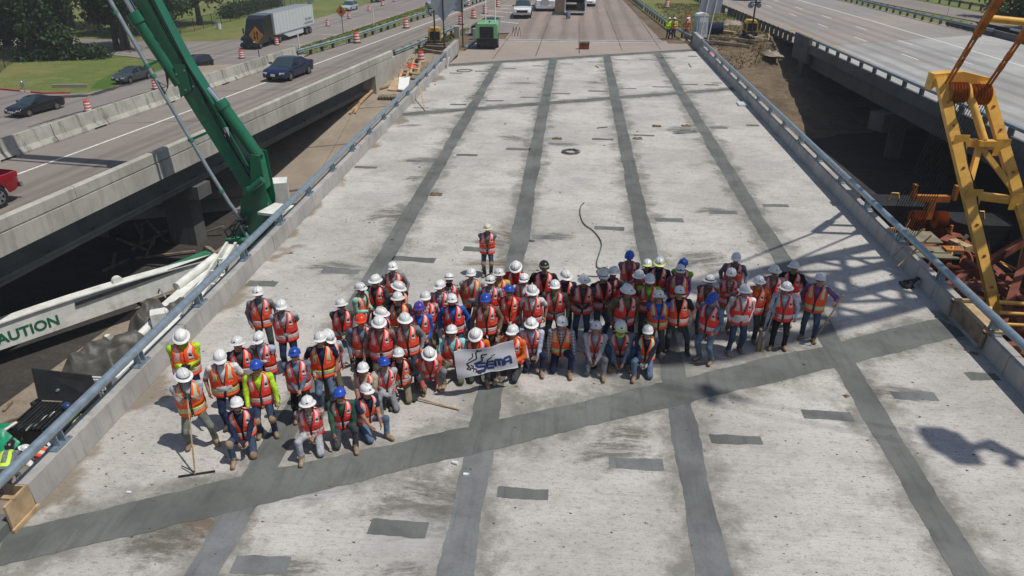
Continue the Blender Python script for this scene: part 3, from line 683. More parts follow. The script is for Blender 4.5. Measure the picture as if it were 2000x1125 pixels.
def ell(c, r, zn, kind='add', Rm=None):
    c = np.array(c, float); r = np.array(r, float); m = r.max(); Q = np.eye(3) if Rm is None else np.array(Rm).T
    def f(X, Y, Z):
        x, y, z = X - c[0], Y - c[1], Z - c[2]
        if Rm is not None: x, y, z = Q[0, 0] * x + Q[0, 1] * y + Q[0, 2] * z, Q[1, 0] * x + Q[1, 1] * y + Q[1, 2] * z, Q[2, 0] * x + Q[2, 1] * y + Q[2, 2] * z
        k0 = np.sqrt((x / r[0]) ** 2 + (y / r[1]) ** 2 + (z / r[2]) ** 2); return (k0 - 1) * r.min()
    return (kind, zn, c - m, c + m, f)
TZ = np.array([-0.16, -0.05, 0.05, 0.16, 0.28, 0.38, 0.44, 0.49, 0.53])
TW = np.array([0.175, 0.185, 0.182, 0.180, 0.192, 0.202, 0.192, 0.145, 0.060])
TD = np.array([0.110, 0.125, 0.122, 0.120, 0.128, 0.122, 0.105, 0.075, 0.050])
def torso(org, M, fat, zn):
    org = np.array(org); Q = np.array(M).T
    def f(X, Y, Z):
        x, y, z = X - org[0], Y - org[1], Z - org[2]
        lx, ly, lz = (Q[i, 0] * x + Q[i, 1] * y + Q[i, 2] * z for i in range(3))
        Wd = np.interp(lz, TZ, TW) * fat[0]; Dp = np.interp(lz, TZ, TD) * fat[1]
        belly = 0.02 * (fat[1] - 0.9) * 4 * np.exp(-((lz - 0.08) / 0.12) ** 2)
        k0 = np.sqrt((lx / Wd) ** 2 + ((ly - belly) / (Dp + belly)) ** 2)
        d = (k0 - 1) * np.minimum(Wd, Dp)
        return np.maximum(d, np.abs(lz - 0.2) - 0.33)
    c = org + np.array(M) @ np.array([0, 0, 0.2])
    return ('add', zn, c - 0.42, c + 0.42, f)

# head and hand templates
def head_template():
    P = [ell((0, -.012, .032), (.078, .1, .09), 0), ell((0, .022, -.04), (.058, .068, .078), 0), cone((0, .088, .018), (0, .108, -.022), .009, .015, 0),
         ell((.079, -.008, -.008), (.013, .024, .034), 0), ell((-.079, -.008, -.008), (.013, .024, .034), 0), cone((-.035, .083, .032), (.035, .083, .032), .014, .014, 0),
         ell((0, .082, -.062), (.027, .014, .012), 0), ell((0, .06, -.098), (.03, .03, .022), 0),
         ell((.031, .1, .012), (.017, .012, .01), 0, 'sub'), ell((-.031, .1, .012), (.017, .012, .01), 0, 'sub')]
    phi, zn, lo = field(P, (-.115, -.14, -.15), (.115, .145, .15), .0115, 0.014)
    V, F = surfnets(phi, lo, .0115)
    C = V[F].mean(1); z = np.zeros(len(F), int)
    z[(C[:, 1] < -.028) & (C[:, 2] > -.055)] = 3; z[C[:, 2] > .075] = 3
    z[(C[:, 2] < -.048) & (C[:, 1] > -.005)] = 4
    z[(np.abs(C[:, 0]) < .027) & (np.abs(C[:, 2] + .062) < .009) & (C[:, 1] > .07)] = 2
    for sx in (-1, 1): z[((C[:, 0] - sx * .031) ** 2 + (C[:, 2] - .011) ** 2 < .0155 ** 2) & (C[:, 1] > .06)] = 1
    return V, F, z
HV, HF, HZ = head_template()
def hand_template(curl):
    mb = MB()
    mb.add([(x * (0.03 if y < .02 else 0.041), y, z * 0.015) for y in (-.01, .03, .088) for x, z in ((-1, -1), (1, -1), (1, 1), (-1, 1))],
           [(0, 1, 2, 3), (8, 11, 10, 9)] + [(i * 4 + j, i * 4 + (j + 1) % 4, i * 4 + 4 + (j + 1) % 4, i * 4 + 4 + j) for i in (0, 1) for j in range(4)])
    for x, L, r in ((-.031, .068, .0085), (-.0105, .08, .0092), (.0105, .076, .0092), (.031, .06, .008)):
        p = Vector((x, .084, 0)); pts = [p.copy()]; a = 0
        for q in (.45, .32, .23): a += curl; p = p + Vector((0, math.cos(a), -math.sin(a))) * L * q; pts.append(p.copy())
        mb.tube(pts, [r, r, r * .92, r * .7], 5)
    mb.tube([(-.03, .02, 0), (-.056, .045, -.008), (-.062, .075, -.014), (-.055, .098, -.018)], [.013, .012, .0105, .008], 5)
    return np.array(mb.v), mb.f
HANDS = {k: hand_template(c) for k, c in (('loose', .32), ('grip', .95), ('flat', .08))}

CL = {'white': (.62, .62, .60), 'lgrey': (.36, .38, .40), 'grey': (.19, .20, .21), 'char': (.055, .06, .062), 'black': (.017, .017, .019), 'navy': (.018, .026, .06), 'denim': (.045, .072, .12),
      'ldenim': (.11, .165, .245), 'lblue': (.40, .47, .58), 'blue': (.025, .11, .44), 'lime': (.42, .66, .03), 'green': (.03, .085, .06), 'mint': (.23, .58, .46), 'aqua': (.24, .58, .60), 'beige': (.42, .36, .26),
      'brown': (.16, .11, .075), 'olive': (.12, .115, .075), 'khaki': (.20, .165, .10), 'sage': (.15, .17, .135), 'salmon': (.56, .13, .10), 'rose': (.26, .135, .11), 'red': (.46, .035, .025), 'orange': (.62, .13, .03), 'yellow': (.6, .45, .1),
      'purple': (.16, .075, .2), 'dkbrown': (.06, .042, .03), 'greyblue': (.13, .17, .23), 'tan': (.36, .25, .15), 'lgreen': (.22, .52, .04)}
def cloth(k):
    nm = 'cloth_' + k
    if nm in MATS: return MATS[nm]
    if k.startswith('plaid_'):
        a, b = {'red': ((.35, .06, .06), (.5, .48, .47)), 'blue': ((.09, .14, .24), (.42, .46, .5)), 'bw': ((.03, .03, .035), (.42, .42, .42)), 'brown': ((.2, .1, .09), (.42, .36, .33)), 'grey': ((.13, .14, .17), (.45, .47, .5)), 'pink': ((.4, .1, .1), (.62, .55, .52))}[k[6:]]
        n = NT(nm); x, y, z = n.xyz()
        sa = n.math('GREATER_THAN', n.math('SINE', n.math('MULTIPLY', n.math('ADD', x, n.math('MULTIPLY', y, .6)), 95)), 0.0)
        sb = n.math('GREATER_THAN', n.math('SINE', n.math('MULTIPLY', z, 95)), 0.0)
        c = n.mix(n.math('MULTIPLY', n.math('ADD', sa, sb), 0.5), a, b); MATS[nm] = n.done(c, .9, 0, .15); return MATS[nm]
    n = NT(nm); c = CL[k]
    f = n.noise(7, 5, rough=.6); g = n.noise(16, 4, stretch=(1, 1, .6))
    c2 = n.mix(n.rng(f, .3, .7), mul(c, .72), mul(c, 1.22)); n.bump(g, .7, .05)
    MATS[nm] = n.done(c2, .9, 0, .15); return MATS[nm]
for k, c in (('skin0', (.46, .26, .17)), ('skin1', (.36, .19, .115)), ('skin2', (.25, .125, .075)), ('skin3', (.11, .055, .035))): mat(k, c, .55, var=.1, scale=9, spec=.4)
mat('hair', (.018, .014, .011), .7, var=.3); mat('beard_red', (.13, .055, .025), .8, var=.3); mat('eye', (.01, .009, .009), .25, var=.1); mat('lips', (.26, .09, .075), .5, var=.1)
mat('glove', (.42, .40, .35), .85, var=.2); mat('glove_dark', (.05, .055, .06), .85, var=.2); mat('boot', (.27, .18, .105), .85, var=.25, scale=8, dirt=(.34, .3, .25), dirtamt=.6, dscale=7); mat('boot_dark', (.07, .055, .045), .85, var=.3, scale=8, dirt=(.26, .23, .2), dirtamt=.5, dscale=7)
mat('vest_red', (.93, .055, .04), .75, var=.2, scale=6, bump=.6, bs=10, spec=.15, fade=(.76, .065, .04)); mat('vest_orange', (.95, .095, .035), .75, var=.18, scale=6, bump=.6, bs=10, spec=.15, fade=(.82, .10, .045)); mat('vest_bright', (.98, .085, .03), .72, var=.15, scale=6, bump=.6, bs=10, spec=.15, fade=(.95, .12, .03))
mat('vest_trim', (.022, .018, .018), .8, var=.2); mat('tape_pink', (.64, .47, .45), .5, var=.15, scale=12); mat('tape_silver', (.46, .48, .45), .45, var=.15, scale=12); mat('tape_lime', (.62, .62, .06), .6, var=.1); mat('tape_hi', (.5, .78, .05), .6, var=.1)
for k, c in (('W', (.74, .74, .72)), ('B', (.02, .075, .42)), ('R', (.78, .06, .015)), ('K', (.02, .02, .02)), ('Y', (.6, .68, .2)), ('V', (.09, .055, .33)), ('C', (.62, .57, .44)), ('N', (.03, .06, .16)), ('D', (.12, .08, .05)), ('E', (.03, .14, .08))):
    mat('hat_' + k, c, .32, var=.05, scale=5, spec=.5, dirt=mul(c, .5), dirtamt=.5, dscale=14, fade=mul(c, .8))

def hat_mesh(style, col, band, brim):
    key = ('hat', style, col, band, brim)
    if key in MATS: return MATS[key]
    out = []
    n = 20; mb = MB()
    dome = [(.137, .052), (.137, .075), (.131, .105), (.115, .137), (.088, .162), (.05, .177), (.012, .181), (0.0005, .1815)]
    mb.lathe(dome, n, 0, (0, -.005, 0), .9, 1.12)
    for x, hh in ((0, .012), (-.04, .006), (.04, .006)):
        pts = [(x, -.005 + 1.1 * r * sg, z + hh * .6) for r, z, sg in [(.118, .13, -1), (.088, .162, -1), (.05, .177, -1), (.0, .181, 1), (.05, .177, 1), (.088, .162, 1), (.118, .13, 1)]]
        if x: pts = [(px, py * .8, pz - .009) for px, py, pz in pts]
        mb.tube(pts, .012 if x == 0 else .008, 5)
    me = mb.mesh('shell', ['hat_' + col], True); out.append(('hard_hat', me))
    mb = MB()
    if style == 'F': mb.lathe([(.136, .056), (.165, .05), (.186, .038), (.19, .034), (.186, .031), (.16, .042), (.13, .048)], n, 0, (0, .004, 0), .9, 1.1)
    else:
        mb.lathe([(.136, .058), (.148, .05), (.149, .044), (.13, .046)], n, 0, (0, -.004, 0), .9, 1.12)
        A = []; B = []
        for q in range(9):
            t = R(32 + 116 * q / 8); A.append((.128 * math.cos(t), -.005 + .152 * math.sin(t), .052)); B.append((.142 * math.cos(t), .01 + .205 * math.sin(t), .036))
        mb.add(A + B + [(x, y, z - .008) for x, y, z in A + B], [(i, i + 1, 10 + i, 9 + i) for i in range(8)] + [(18 + i, 27 + i, 28 + i, 19 + i) for i in range(8)] + [(9 + i, 10 + i, 28 + i, 27 + i) for i in range(8)])
    out.append(('brim', mb.mesh('brim', ['hat_' + (brim or col)], True)))
    if band:
        mb = MB(); mb.lathe([(.1395, .062), (.1395, .084)], n, 0, (0, -.005, 0), .9, 1.12); out.append(('hat_band', mb.mesh('hat_band', ['hat_' + band], True)))
    MATS[key] = out; return out
def emblem_mesh():
    mb = MB(); mb.box((0, .148, .098), (.04, .008, .022)); return mb.mesh('emblem', ['vest_trim'])
EMB = emblem_mesh()
mbg = MB()
for sx in (-1, 1): mbg.box((sx * .033, .104, .012), (.052, .012, .03))
mbg.box((0, .108, .018), (.02, .006, .006))
for sx in (-1, 1): mbg.beam((sx * .058, .1, .016), (sx * .083, -.01, .008), .006, .006)
GLASSES = mbg.mesh('sunglasses', ['black_gloss'])
mbf = MB(); mbf.add([(x * .1, -.03 - .09 * math.cos(math.asin(min(1, abs(x)))), z) for z in (.05, -.02, -.1) for x in (-1, -.75, -.4, 0, .4, .75, 1)], [(r * 7 + i, r * 7 + i + 1, r * 7 + 8 + i, r * 7 + 7 + i) for r in (0, 1) for i in range(6)])
def flap(m):
    k = 'flap' + m
    if k not in MATS: MATS[k] = mbf.mesh('neck_flap', [cloth(m)], 'all')
    return MATS[k]

def vest_mesh(style, hem, fat, seed):
    r = random.Random(seed)
    main = {'o': 'vest_orange', 'r': 'vest_red', 'l': 'vest_bright', 'y': 'vest_orange', 't': 'vest_bright', 'g': 'vest_red', 'k': 'cloth_grey'}[style]
    lime = style in 'lyg'; cloth('grey')
    rows = [0, .05, .13, .17, .25, .29, .4, .5, .58, .64, .70, .77, .84, .90, .95, 1.0]
    cols = [0, .07, .2, .3, .36, .5, .64, .7, .85, 1.0]
    A = MB(); T = MB(); wr = [[r.uniform(-.006, .006) for _ in cols] for _ in rows]
    def pt(front, sx, ri, ci):
        rr, s = rows[ri], cols[ci]; z = hem + rr * (.52 - hem)
        if front:
            vb = .19 if style != 't' else .44; xi = .006 + min(1, max(0, z - vb) / (.5 - vb)) * .08 if z > vb else .006
        else: xi = .0 if z < .45 else (z - .45) / .07 * .07
        i = np.interp(z, TZ, TW) * fat[0] + .04; d = np.interp(min(z, .36), TZ, TD) * fat[1] + .036
        d += .012 * max(0, (.1 - z)) * 4 * .3
        arm = max(0.0, min(1.0, (z - .24) / .12)); xo = i * (1 - arm) + min(i, .205 + .02 * math.sin(arm * 3)) * arm
        if z > .4: xo = min(xo, .212)
        x = xi + s * (xo - xi); zs = .548 - .27 * max(0, x - .07); z = hem + rr * (zs - hem)
        fx = max(0.0, 1 - (x / (i + .002)) ** 2) ** .55
        if z > .34: fz = max(0.0, 1 - ((z - .34) / (zs - .34 + .012)) ** 2) ** .5
        else: fz = 1
        y = (d + wr[ri][ci]) * fx * fz + (.004 if ri < len(rows) - 1 else 0)
        return (sx * x, (y if front else -y), z)
    for front in (True, False):
        for sx in (-1, 1):
            for ri in range(len(rows) - 1):
                for ci in range(len(cols) - 1):
                    q = [pt(front, sx, a, b) for a, b in ((ri, ci), (ri, ci + 1), (ri + 1, ci + 1), (ri + 1, ci))]
                    lo, s0 = rows[ri], cols[ci]
                    horiz = .13 <= lo < .29; vert = .3 <= s0 < .7 and lo >= (.58 if front else .29)
                    if front and ci == 0 and style != 't': A.add(q, [(0, 1, 2, 3)], 1)
                    elif horiz or vert:
                        if lime: e = (not vert and (lo == .13 or lo == .25)) or (vert and (s0 == .3 or s0 == .64)); T.add(q, [(0, 1, 2, 3)], 1 if e else 0)
                        elif front and sx < 0 and abs(lo - .70) < .01 and .36 <= s0 < .64: A.add(q, [(0, 1, 2, 3)], 1)
                        else: T.add(q, [(0, 1, 2, 3)], 0)
                    elif style == 'g' and vert: T.add(q, [(0, 1, 2, 3)], 1)
                    elif ci == len(cols) - 2 and lo > .6 and style != 't': A.add(q, [(0, 1, 2, 3)], 1 if style in 'or' and r.random() < .8 else 0)
                    else: A.add(q, [(0, 1, 2, 3)], 0)
    def weld(mb, nm, mats):
        me = mb.mesh(nm, mats); bm = bmesh.new(); bm.from_mesh(me); bmesh.ops.remove_doubles(bm, verts=bm.verts, dist=.0008); bmesh.ops.recalc_face_normals(bm, faces=bm.faces)
        bmesh.ops.solidify(bm, geom=bm.faces[:], thickness=.008)
        for f in bm.faces: f.smooth = True
        bm.to_mesh(me); bm.free(); return me
    return weld(A, 'safety_vest', [main, 'vest_trim']), weld(T, 'reflective_tape', ['tape_silver' if lime else 'tape_hi' if style == 'k' else 'tape_pink', 'tape_lime'])

def ik(a, b, l1, l2, hint):
    a, b, hint = Vector(a), Vector(b), Vector(hint); d = b - a; L = min(d.length, (l1 + l2) * .995); d.normalize(); b = a + d * L
    x = (l1 * l1 - l2 * l2 + L * L) / (2 * L); hgt = math.sqrt(max(0, l1 * l1 - x * x))
    p = hint - d * hint.dot(d); p.normalize(); return a + d * x + p * hgt, b
ARMS = {  # hand targets in the torso frame: left (x<0), right (x>0), elbow hints
 'down': ((-.30, .05, -.04), (.30, .06, -.04)), 'clasp': ((-.035, .21, .0), (.04, .2, -.01)), 'cross': ((.10, .19, .22), (-.10, .21, .25)), 'hips': ((-.2, .05, .04), (.2, .05, .04)),
 'chin': ((-.05, .23, .37), (.05, .24, .40)), 'belly': ((-.07, .26, .17), (.07, .26, .17)), 'back': ((-.08, -.17, .04), (.08, -.17, .05)), 'pockets': ((-.2, .1, -.02), (.2, .1, -.03)),
 'rhold': ((-.27, .05, -.05), (.2, .3, .15)), 'lhold': ((-.2, .3, .15), (.27, .05, -.05)), 'rup': ((-.25, .06, -.04), (.17, .26, .36)), 'rout': ((-.2, .1, .1), (.42, .18, .28)), 'lout': ((-.42, .16, .27), (.24, .08, .0)),
 'lthumb': ((-.2, .24, .34), (.12, .3, .0)), 'knee': ((-.12, .36, .05), (.1, .34, .02)), 'kneeR': ((-.2, .28, -.02), (.16, .42, .0)), 'handsfwd': ((-.06, .4, .02), (.07, .4, .0)), 'ground': ((-.1, .42, -.2), (.16, .46, -.02)), 'banner': ((-.17, .33, .22), (.2, .33, .22)), 'elbows': ((-.3, .22, -.1), (.28, .22, -.12)), 'face': ((-.1, .2, .4), (.12, .22, .1))}
PCOUNT = [0]
PEOPLE = {}
def person(sight, label, pose='stand', arms='down', yaw=0, lean=None, nod=8, turn=0, hat='W', st='C', band=None, brim=None, shirt='grey', sleeve='long', pants='denim', vest='r',
           skin=1, s=1.02, fat=1.0, boots='boot', glove=None, glass=False, beard=None, scarf=None, flapc=None, emb=False, kneepad=False, z0=0.0, group='workers posing on the bridge deck', face=None, hand='loose', key=None, legs=None):
    PCOUNT[0] += 1; rr = random.Random(PCOUNT[0] * 31 + 5)
    Lg = 1 if rr.random() < .5 else -1; fat = fat * rr.uniform(1.0, 1.1); s = s * rr.uniform(.985, 1.035) * (1.065 if abs(z0) < .1 else 1.0); nod = nod + rr.uniform(-6, 6); emb = emb or rr.random() < .35
    if arms == 'down' and rr.random() < .33: arms = rr.choice(('pockets', 'back', 'clasp', 'pockets', 'cross'))
    if arms == 'hang': arms = 'down'
    _ = 0; turn = turn + rr.uniform(-9, 9)
    lean = R({'stand': 3, 'kneel': 9, 'squat': 24, 'bend': 75}[pose] if lean is None else lean)
    if pose == 'stand':
        pel = Vector((rr.uniform(-.02, .02), 0, .925)); sp = rr.uniform(.095, .15); hs = rr.uniform(-.05, .05)
        legs_ = [((-sp, hs, .085), (-.15, 1, 0)), ((sp, -hs, .085), (.15, 1, 0))]
        if legs == 'wide': pel.z = .9; legs_ = [((-.3, .02, .085), (-.4, 1, 0)), ((.16, -.05, .085), (.3, 1, 0))]
    elif pose == 'bend':
        pel = Vector((0, -.08, .86)); legs_ = [((-.15, .1, .085), (-.15, 1, 0)), ((.15, -.12, .085), (.15, 1, 0))]
    elif pose == 'kneel':
        pel = Vector((0, -.12, .40)); legs_ = None
    else:
        pel = Vector((0, -.16, .30)); legs_ = [((-.15, .04, .085), (-.55, 1, .8)), ((.15, .08, .085), (.55, 1, .8))]
    Tm = (Matrix.Rotation(-lean, 3, 'X') @ Matrix.Rotation(R(rr.uniform(-3, 3)), 3, 'Y'))
    def T(p): return pel + Tm @ Vector(p)
    pr = []; fatv = (fat, .9 + (fat - 1) * 1.6 + .06)
    SH, PA, SK_, BO = 0, 1, 2, 3
    pr.append(torso(pel, Tm, fatv, SH))
    pr.append(ell(pel + Vector((0, -.01, -.045)), (.165 * fat, .128 * fat, .115), PA))
    for i, sx in enumerate((-1, 1)):
        hip = pel + Vector((sx * .092, 0, -.05))
        if pose == 'kneel':
            if sx == Lg: knee = Vector((sx * .14, .24, .075)); ank = Vector((sx * .13, -.25, .09)); toe = ank + Vector((0, -.06, -.05))
            else: knee = Vector((sx * .25, .33, .47)); ank = Vector((sx * .21, .3, .085)); toe = ank + Vector((sx * .02, .17, -.035))
            knee = hip + (knee - hip).normalized() * .44
        else:
            tgt, hint = legs_[i]; knee, ank = ik(hip, tgt, .43, .435, hint)
            fd = Vector((sx * .25, 1, 0)).normalized(); toe = ank + fd * .165 + Vector((0, 0, -.038))
        pr.append(cone(hip, knee, .092 * (1 + (fat - 1) * .6), .066, PA)); pr.append(cone(knee, ank, .066, .055, PA))
        if kneepad: pr.append(ell(knee + Vector((0, .035, -.01)), (.065, .055, .085), BO))
        hl = ank + (ank - toe).normalized() * .03; pr.append(cone(ank + Vector((0, 0, .06)), ank, .056, .05, BO)); pr.append(cone((hl.x, hl.y, max(hl.z - .03, .042)), (toe.x, toe.y, max(toe.z, .04)), .05, .046, BO))
    hands = []
    tg = ARMS[arms]
    for i, sx in enumerate((-1, 1)):
        shd = T((sx * .205 * (1 + (fat - 1) * .6), 0, .448))
        jt = .055 if arms == 'down' else .02; t = Vector(tg[i]) + Vector((rr.uniform(-jt, jt), rr.uniform(-jt, 2 * jt), rr.uniform(-.02, 2 * jt - .03)))
        hint = Tm @ Vector((sx * (1.0 if arms in ('hips', 'elbows', 'cross') else .5), -.8, -.35))
        elb, wr = ik(shd, T(t), .29, .255, hint)
        pr.append(cone(T((sx * .1, 0, .46)), shd, .06, .066, SH)); mid = shd.lerp(elb, .62)
        up = SH if sleeve != 'none' else SK_
        if sleeve == 'short':
            pr.append(cone(shd, mid, .066, .064, SH)); pr.append(cone(mid, elb, .047, .044, SK_)); pr.append(cone(elb, wr, .044, .031, SK_))
        elif sleeve == 'none': pr.append(cone(shd, elb, .056, .044, SK_)); pr.append(cone(elb, wr, .044, .031, SK_))
        else: pr.append(cone(shd, elb, .066, .054, SH)); pr.append(cone(elb, wr, .052, .042, SH))
        hands.append((wr, (wr - elb).normalized(), sx))
    hc = T((0, .02, .655)); hrot = Matrix.Rotation(R(turn), 3, 'Z') @ Matrix.Rotation(R(nod + 7), 3, 'X')
    pr.append(cone(T((0, -.005, .49)), hc + hrot @ Vector((0, -.01, -.06)), .062, .056, SK_ if not scarf else 4))
    if scarf: pr.append(ell(hc + hrot @ Vector((0, .015, -.085)), (.085, .085, .05), 4))
    allp = np.array([p[2] for p in pr]); allq = np.array([p[3] for p in pr])
    lo = allp.min(0) - .06; hi = allq.max(0) + .06; lo = np.maximum(lo, [-1, -1, -.05]); hi = np.minimum(hi, [1.1, 1.2, 1.75])
    h = .026; phi, zone, lo = field(pr, lo, hi, h, .03, floor=.004)
    V, F = surfnets(phi, lo, h)
    ci = np.clip(np.round((V[F].mean(1) - lo) / h).astype(int), 0, np.array(zone.shape) - 1); Z = zone[tuple(ci.T)].astype(int)
    mats = [cloth(shirt), cloth(pants), MATS['skin%d' % skin], MATS[boots], cloth(scarf or 'grey'), MATS['eye'], MATS['lips'], MATS['hair'], MATS[beard or 'skin%d' % skin], MATS[glove] if glove else MATS['skin%d' % skin]]
    Vs = [V]; Fs = [F]; Zs = [Z]; o = len(V)
    Hm = np.array(hrot); hv = HV @ Hm.T + np.array(hc); Vs.append(hv); Fs.append(HF + o); o += len(hv)
    hz = np.array([2, 5, 6, 7, 8])[HZ]
    if scarf and scarf in ('navy', 'black', 'greyblue', 'char'): hz[HZ == 4] = 4; hz[HZ == 2] = 4
    Zs.append(hz)
    quads = [np.concatenate(Fs)]; verts = np.concatenate(Vs).tolist(); faces = quads[0].tolist(); zs = np.concatenate(Zs).tolist()
    hk = hand
    for wr, d, sx in hands:
        hv, hf = HANDS[hk]; th = Tm @ Vector((-sx * .3, .9, .35)); xa = -(th - d * th.dot(d)).normalized(); za = xa.cross(d)
        M = np.array(Matrix((xa, d, za)).transposed()); q = hv.copy()
        if za.dot(Tm @ Vector((sx, 0, 0))) < 0: q[:, 2] *= -1
        q = q @ M.T + np.array(wr - d * .005); b = len(verts); verts += q.tolist(); faces += [tuple(i + b for i in f) for f in hf]; zs += [9] * len(hf)
    me = bpy.data.meshes.new('person'); me.from_pydata(verts, [], faces)
    for m in mats: me.materials.append(m)
    me.polygons.foreach_set('material_index', np.array(zs, dtype=np.int32)); me.polygons.foreach_set('use_smooth', np.ones(len(faces), dtype=bool)); me.update()
    # stand the figure so that its hat crown is where the photograph shows it
    top = hc + hrot @ Vector((0, -.005, .187))
    hgt = top.z * s + z0; kf = 1 - (hgt) / 10.0; hx, hy = sight[0] * kf, sight[1] * kf
    base = math.atan2(hx, -hy) if face is None else R(face)
    rz = base * (.75 if face is None else 1) + (math.pi * .25 * (1 if base > 0 else -1) if face is None else 0) + R(yaw)
    off = Matrix.Rotation(rz, 3, 'Z') @ Vector((top.x * s, top.y * s, 0))
    ob = obj('person', me, None, (hx - off.x, hy - off.y, z0), rz); ob.scale = (s, s, s); tag(ob, label, 'person', group)
    if key: PEOPLE[key] = (ob, Matrix.Translation(ob.location) @ Matrix.Rotation(rz, 4, 'Z') @ Matrix.Scale(s, 4), hands)
    if hat:
        Mh = Matrix.Translation(hc) @ hrot.to_4x4() @ Matrix.Translation((0, -.004, .014)) @ Matrix.Rotation(R(1), 4, 'X'); parts = hat_mesh(st, hat, band, brim); root = None
        for nm, hm in parts:
            c = obj(nm, hm, ob if root is None else root)
            if root is None: c.matrix_local = Mh; root = c; c.scale = (.94, .94, .94)
        if emb: obj('emblem', EMB, root)
    Mh = Matrix.Translation(hc) @ hrot.to_4x4()
    if glass: obj('sunglasses', GLASSES, ob).matrix_local = Mh
    if flapc: obj('neck_flap', flap(flapc), ob).matrix_local = Mh
    if vest:
        hem = {'stand': -.13, 'kneel': -.06, 'squat': .0, 'bend': -.1}[pose]
        a, b = vest_mesh(vest, hem, fatv, PCOUNT[0]); va = obj('safety_vest', a, ob); va.matrix_local = Matrix.Translation(pel) @ Tm.to_4x4(); obj('reflective_tape', b, va)
    return ob

# ---- the crowd, front left to back right
p = person
p((-9.47, 15.01, 0.00), 'worker in wide white hard hat leaning with both hands on a long squeegee', arms='chin', yaw=4, nod=-22, turn=8, st='F', band='N', shirt='lgrey', sleeve='short', pants='sage', vest='l', skin=0, s=1.02, glove='glove_dark', hand='grip', key='squeegee', legs='wide')
p((-10.46, 16.85, 0.00), 'worker with lime yellow sleeves and bright orange vest looking down at a tablet', arms='belly', nod=-28, st='F', shirt='lime', pants='navy', vest='t', skin=3, s=1.06, fat=1.12, glove='glove_dark', hand='grip', key='tablet')
p((-8.94, 15.92, 0.00), 'worker in white polo and orange vest with lime bands, navy trousers, arms hanging', arms='hang', nod=-18, shirt='white', sleeve='short', pants='navy', vest='l', skin=2, s=1.05, fat=1.08, boots='boot_dark')
p((-7.66, 13.97, 0.00), 'bearded worker in white cap hard hat and navy sleeves kneeling at the far left', pose='kneel', arms='handsfwd', nod=4, shirt='navy', pants='denim', vest='o', skin=0, s=1.04, beard='beard_red', glass=True, kneepad=True)
p((-7.85, 15.63, 0.00), 'worker in blue hard hat and lime long sleeves with knee pads and tan boots', arms='elbows', nod=8, hat='B', shirt='lime', pants='denim', vest='r', skin=1, s=1.03, glass=True, kneepad=True, emb=False)
p((-8.80, 16.74, 0.00), 'worker in dark shirt with green print behind the blue-hatted lime-sleeved worker', arms='belly', nod=5, turn=-20, st='F', shirt='char', pants='black', vest='r', skin=1, s=1.0, key='paper')
p((-8.31, 16.97, 0.00), 'worker in pale blue shirt with folded arms and face half covered, light jeans', arms='cross', yaw=-18, nod=-10, st='C', shirt='lblue', pants='ldenim', vest='r', skin=1, s=1.02, scarf='lgrey')
p((-9.43, 19.74, 0.00), 'worker in grey hooded top with blue face scarf, rearmost on the far left', arms='down', nod=-2, emb=True, shirt='grey', pants='char', vest='o', skin=1, s=1.03, scarf='greyblue')
p((-8.41, 18.93, 0.00), 'tall worker in white hard hat, pale short sleeves and dark navy trousers, hands behind', arms='back', nod=-6, shirt='lgrey', sleeve='short', pants='navy', vest='r', skin=2, s=1.07, fat=1.1)
p((-7.07, 16.31, 0.00), 'worker in blue hard hat, slate blue sleeves and black trousers left of the jeans group', arms='down', nod=10, hat='B', shirt='greyblue', pants='black', vest='r', skin=0, s=1.03, fat=1.06, glass=True)
p((-6.66, 17.16, 0.00), 'worker in navy short sleeves, orange vest and light jeans with one arm hanging', arms='hang', nod=6, shirt='navy', sleeve='short', pants='ldenim', vest='y', skin=1, s=1.04, glass=True)
p((-6.38, 17.18, 0.00), 'worker with stickered white hard hat bowing his head, grey hoodie and olive trousers', arms='down', yaw=20, nod=-32, turn=15, band=None, shirt='lgrey', pants='olive', vest='r', skin=2, s=1.02, fat=1.05, emb=True)
p((-6.00, 14.13, 0.00), 'worker in checked shirt and stickered white hard hat kneeling with forearms crossed', pose='kneel', arms='clasp', nod=4, st='F', shirt='plaid_brown', pants='lgrey', vest='r', skin=1, s=1.0, emb=True)
p((-5.35, 14.57, 0.00), 'worker in blue hard hat and dark green sleeves kneeling in the front row', pose='kneel', arms='kneeR', nod=8, hat='B', shirt='green', pants='char', vest='r', skin=1, s=1.04, glass=True)
p((-6.68, 19.17, 0.00), 'worker in charcoal shirt and white wide-brim hat with gloved hands clasped', arms='clasp', nod=2, turn=15, st='F', shirt='char', pants='char', vest='r', skin=1, s=1.02, glove='glove', glass=True)
p((-6.39, 20.28, 0.00), 'worker in mint green shirt turned sideways beside the dark-shirted pair', arms='belly', yaw=55, nod=-8, st='C', emb=True, shirt='mint', pants='grey', vest='o', skin=2, s=1.0)
p((-6.05, 20.87, 0.00), 'worker in dark short sleeves turned toward the mint green shirt', arms='lhold', yaw=-25, nod=-6, turn=-20, st='F', shirt='char', sleeve='short', pants='char', vest='r', skin=1, s=1.03, fat=1.08)
p((-5.73, 21.89, 0.00), 'worker in grey shirt standing alone at the back of the left group', arms='down', nod=4, emb=True, shirt='grey', pants='grey', vest='o', skin=1, s=1.02, glass=True)
p((-5.15, 20.42, 0.00), 'worker in black short sleeves stretching one arm out to the right', arms='rout', yaw=40, nod=-20, turn=25, st='F', shirt='black', sleeve='short', pants='char', vest='y', skin=1, s=1.03, fat=1.1)
p((-5.08, 19.74, 0.00), 'worker in dark tee with lime-striped bright vest in front of the outstretched arm', arms='down', nod=6, turn=10, st='F', shirt='char', sleeve='short', pants='denim', vest='l', skin=0, s=1.02, fat=1.08, glass=True)
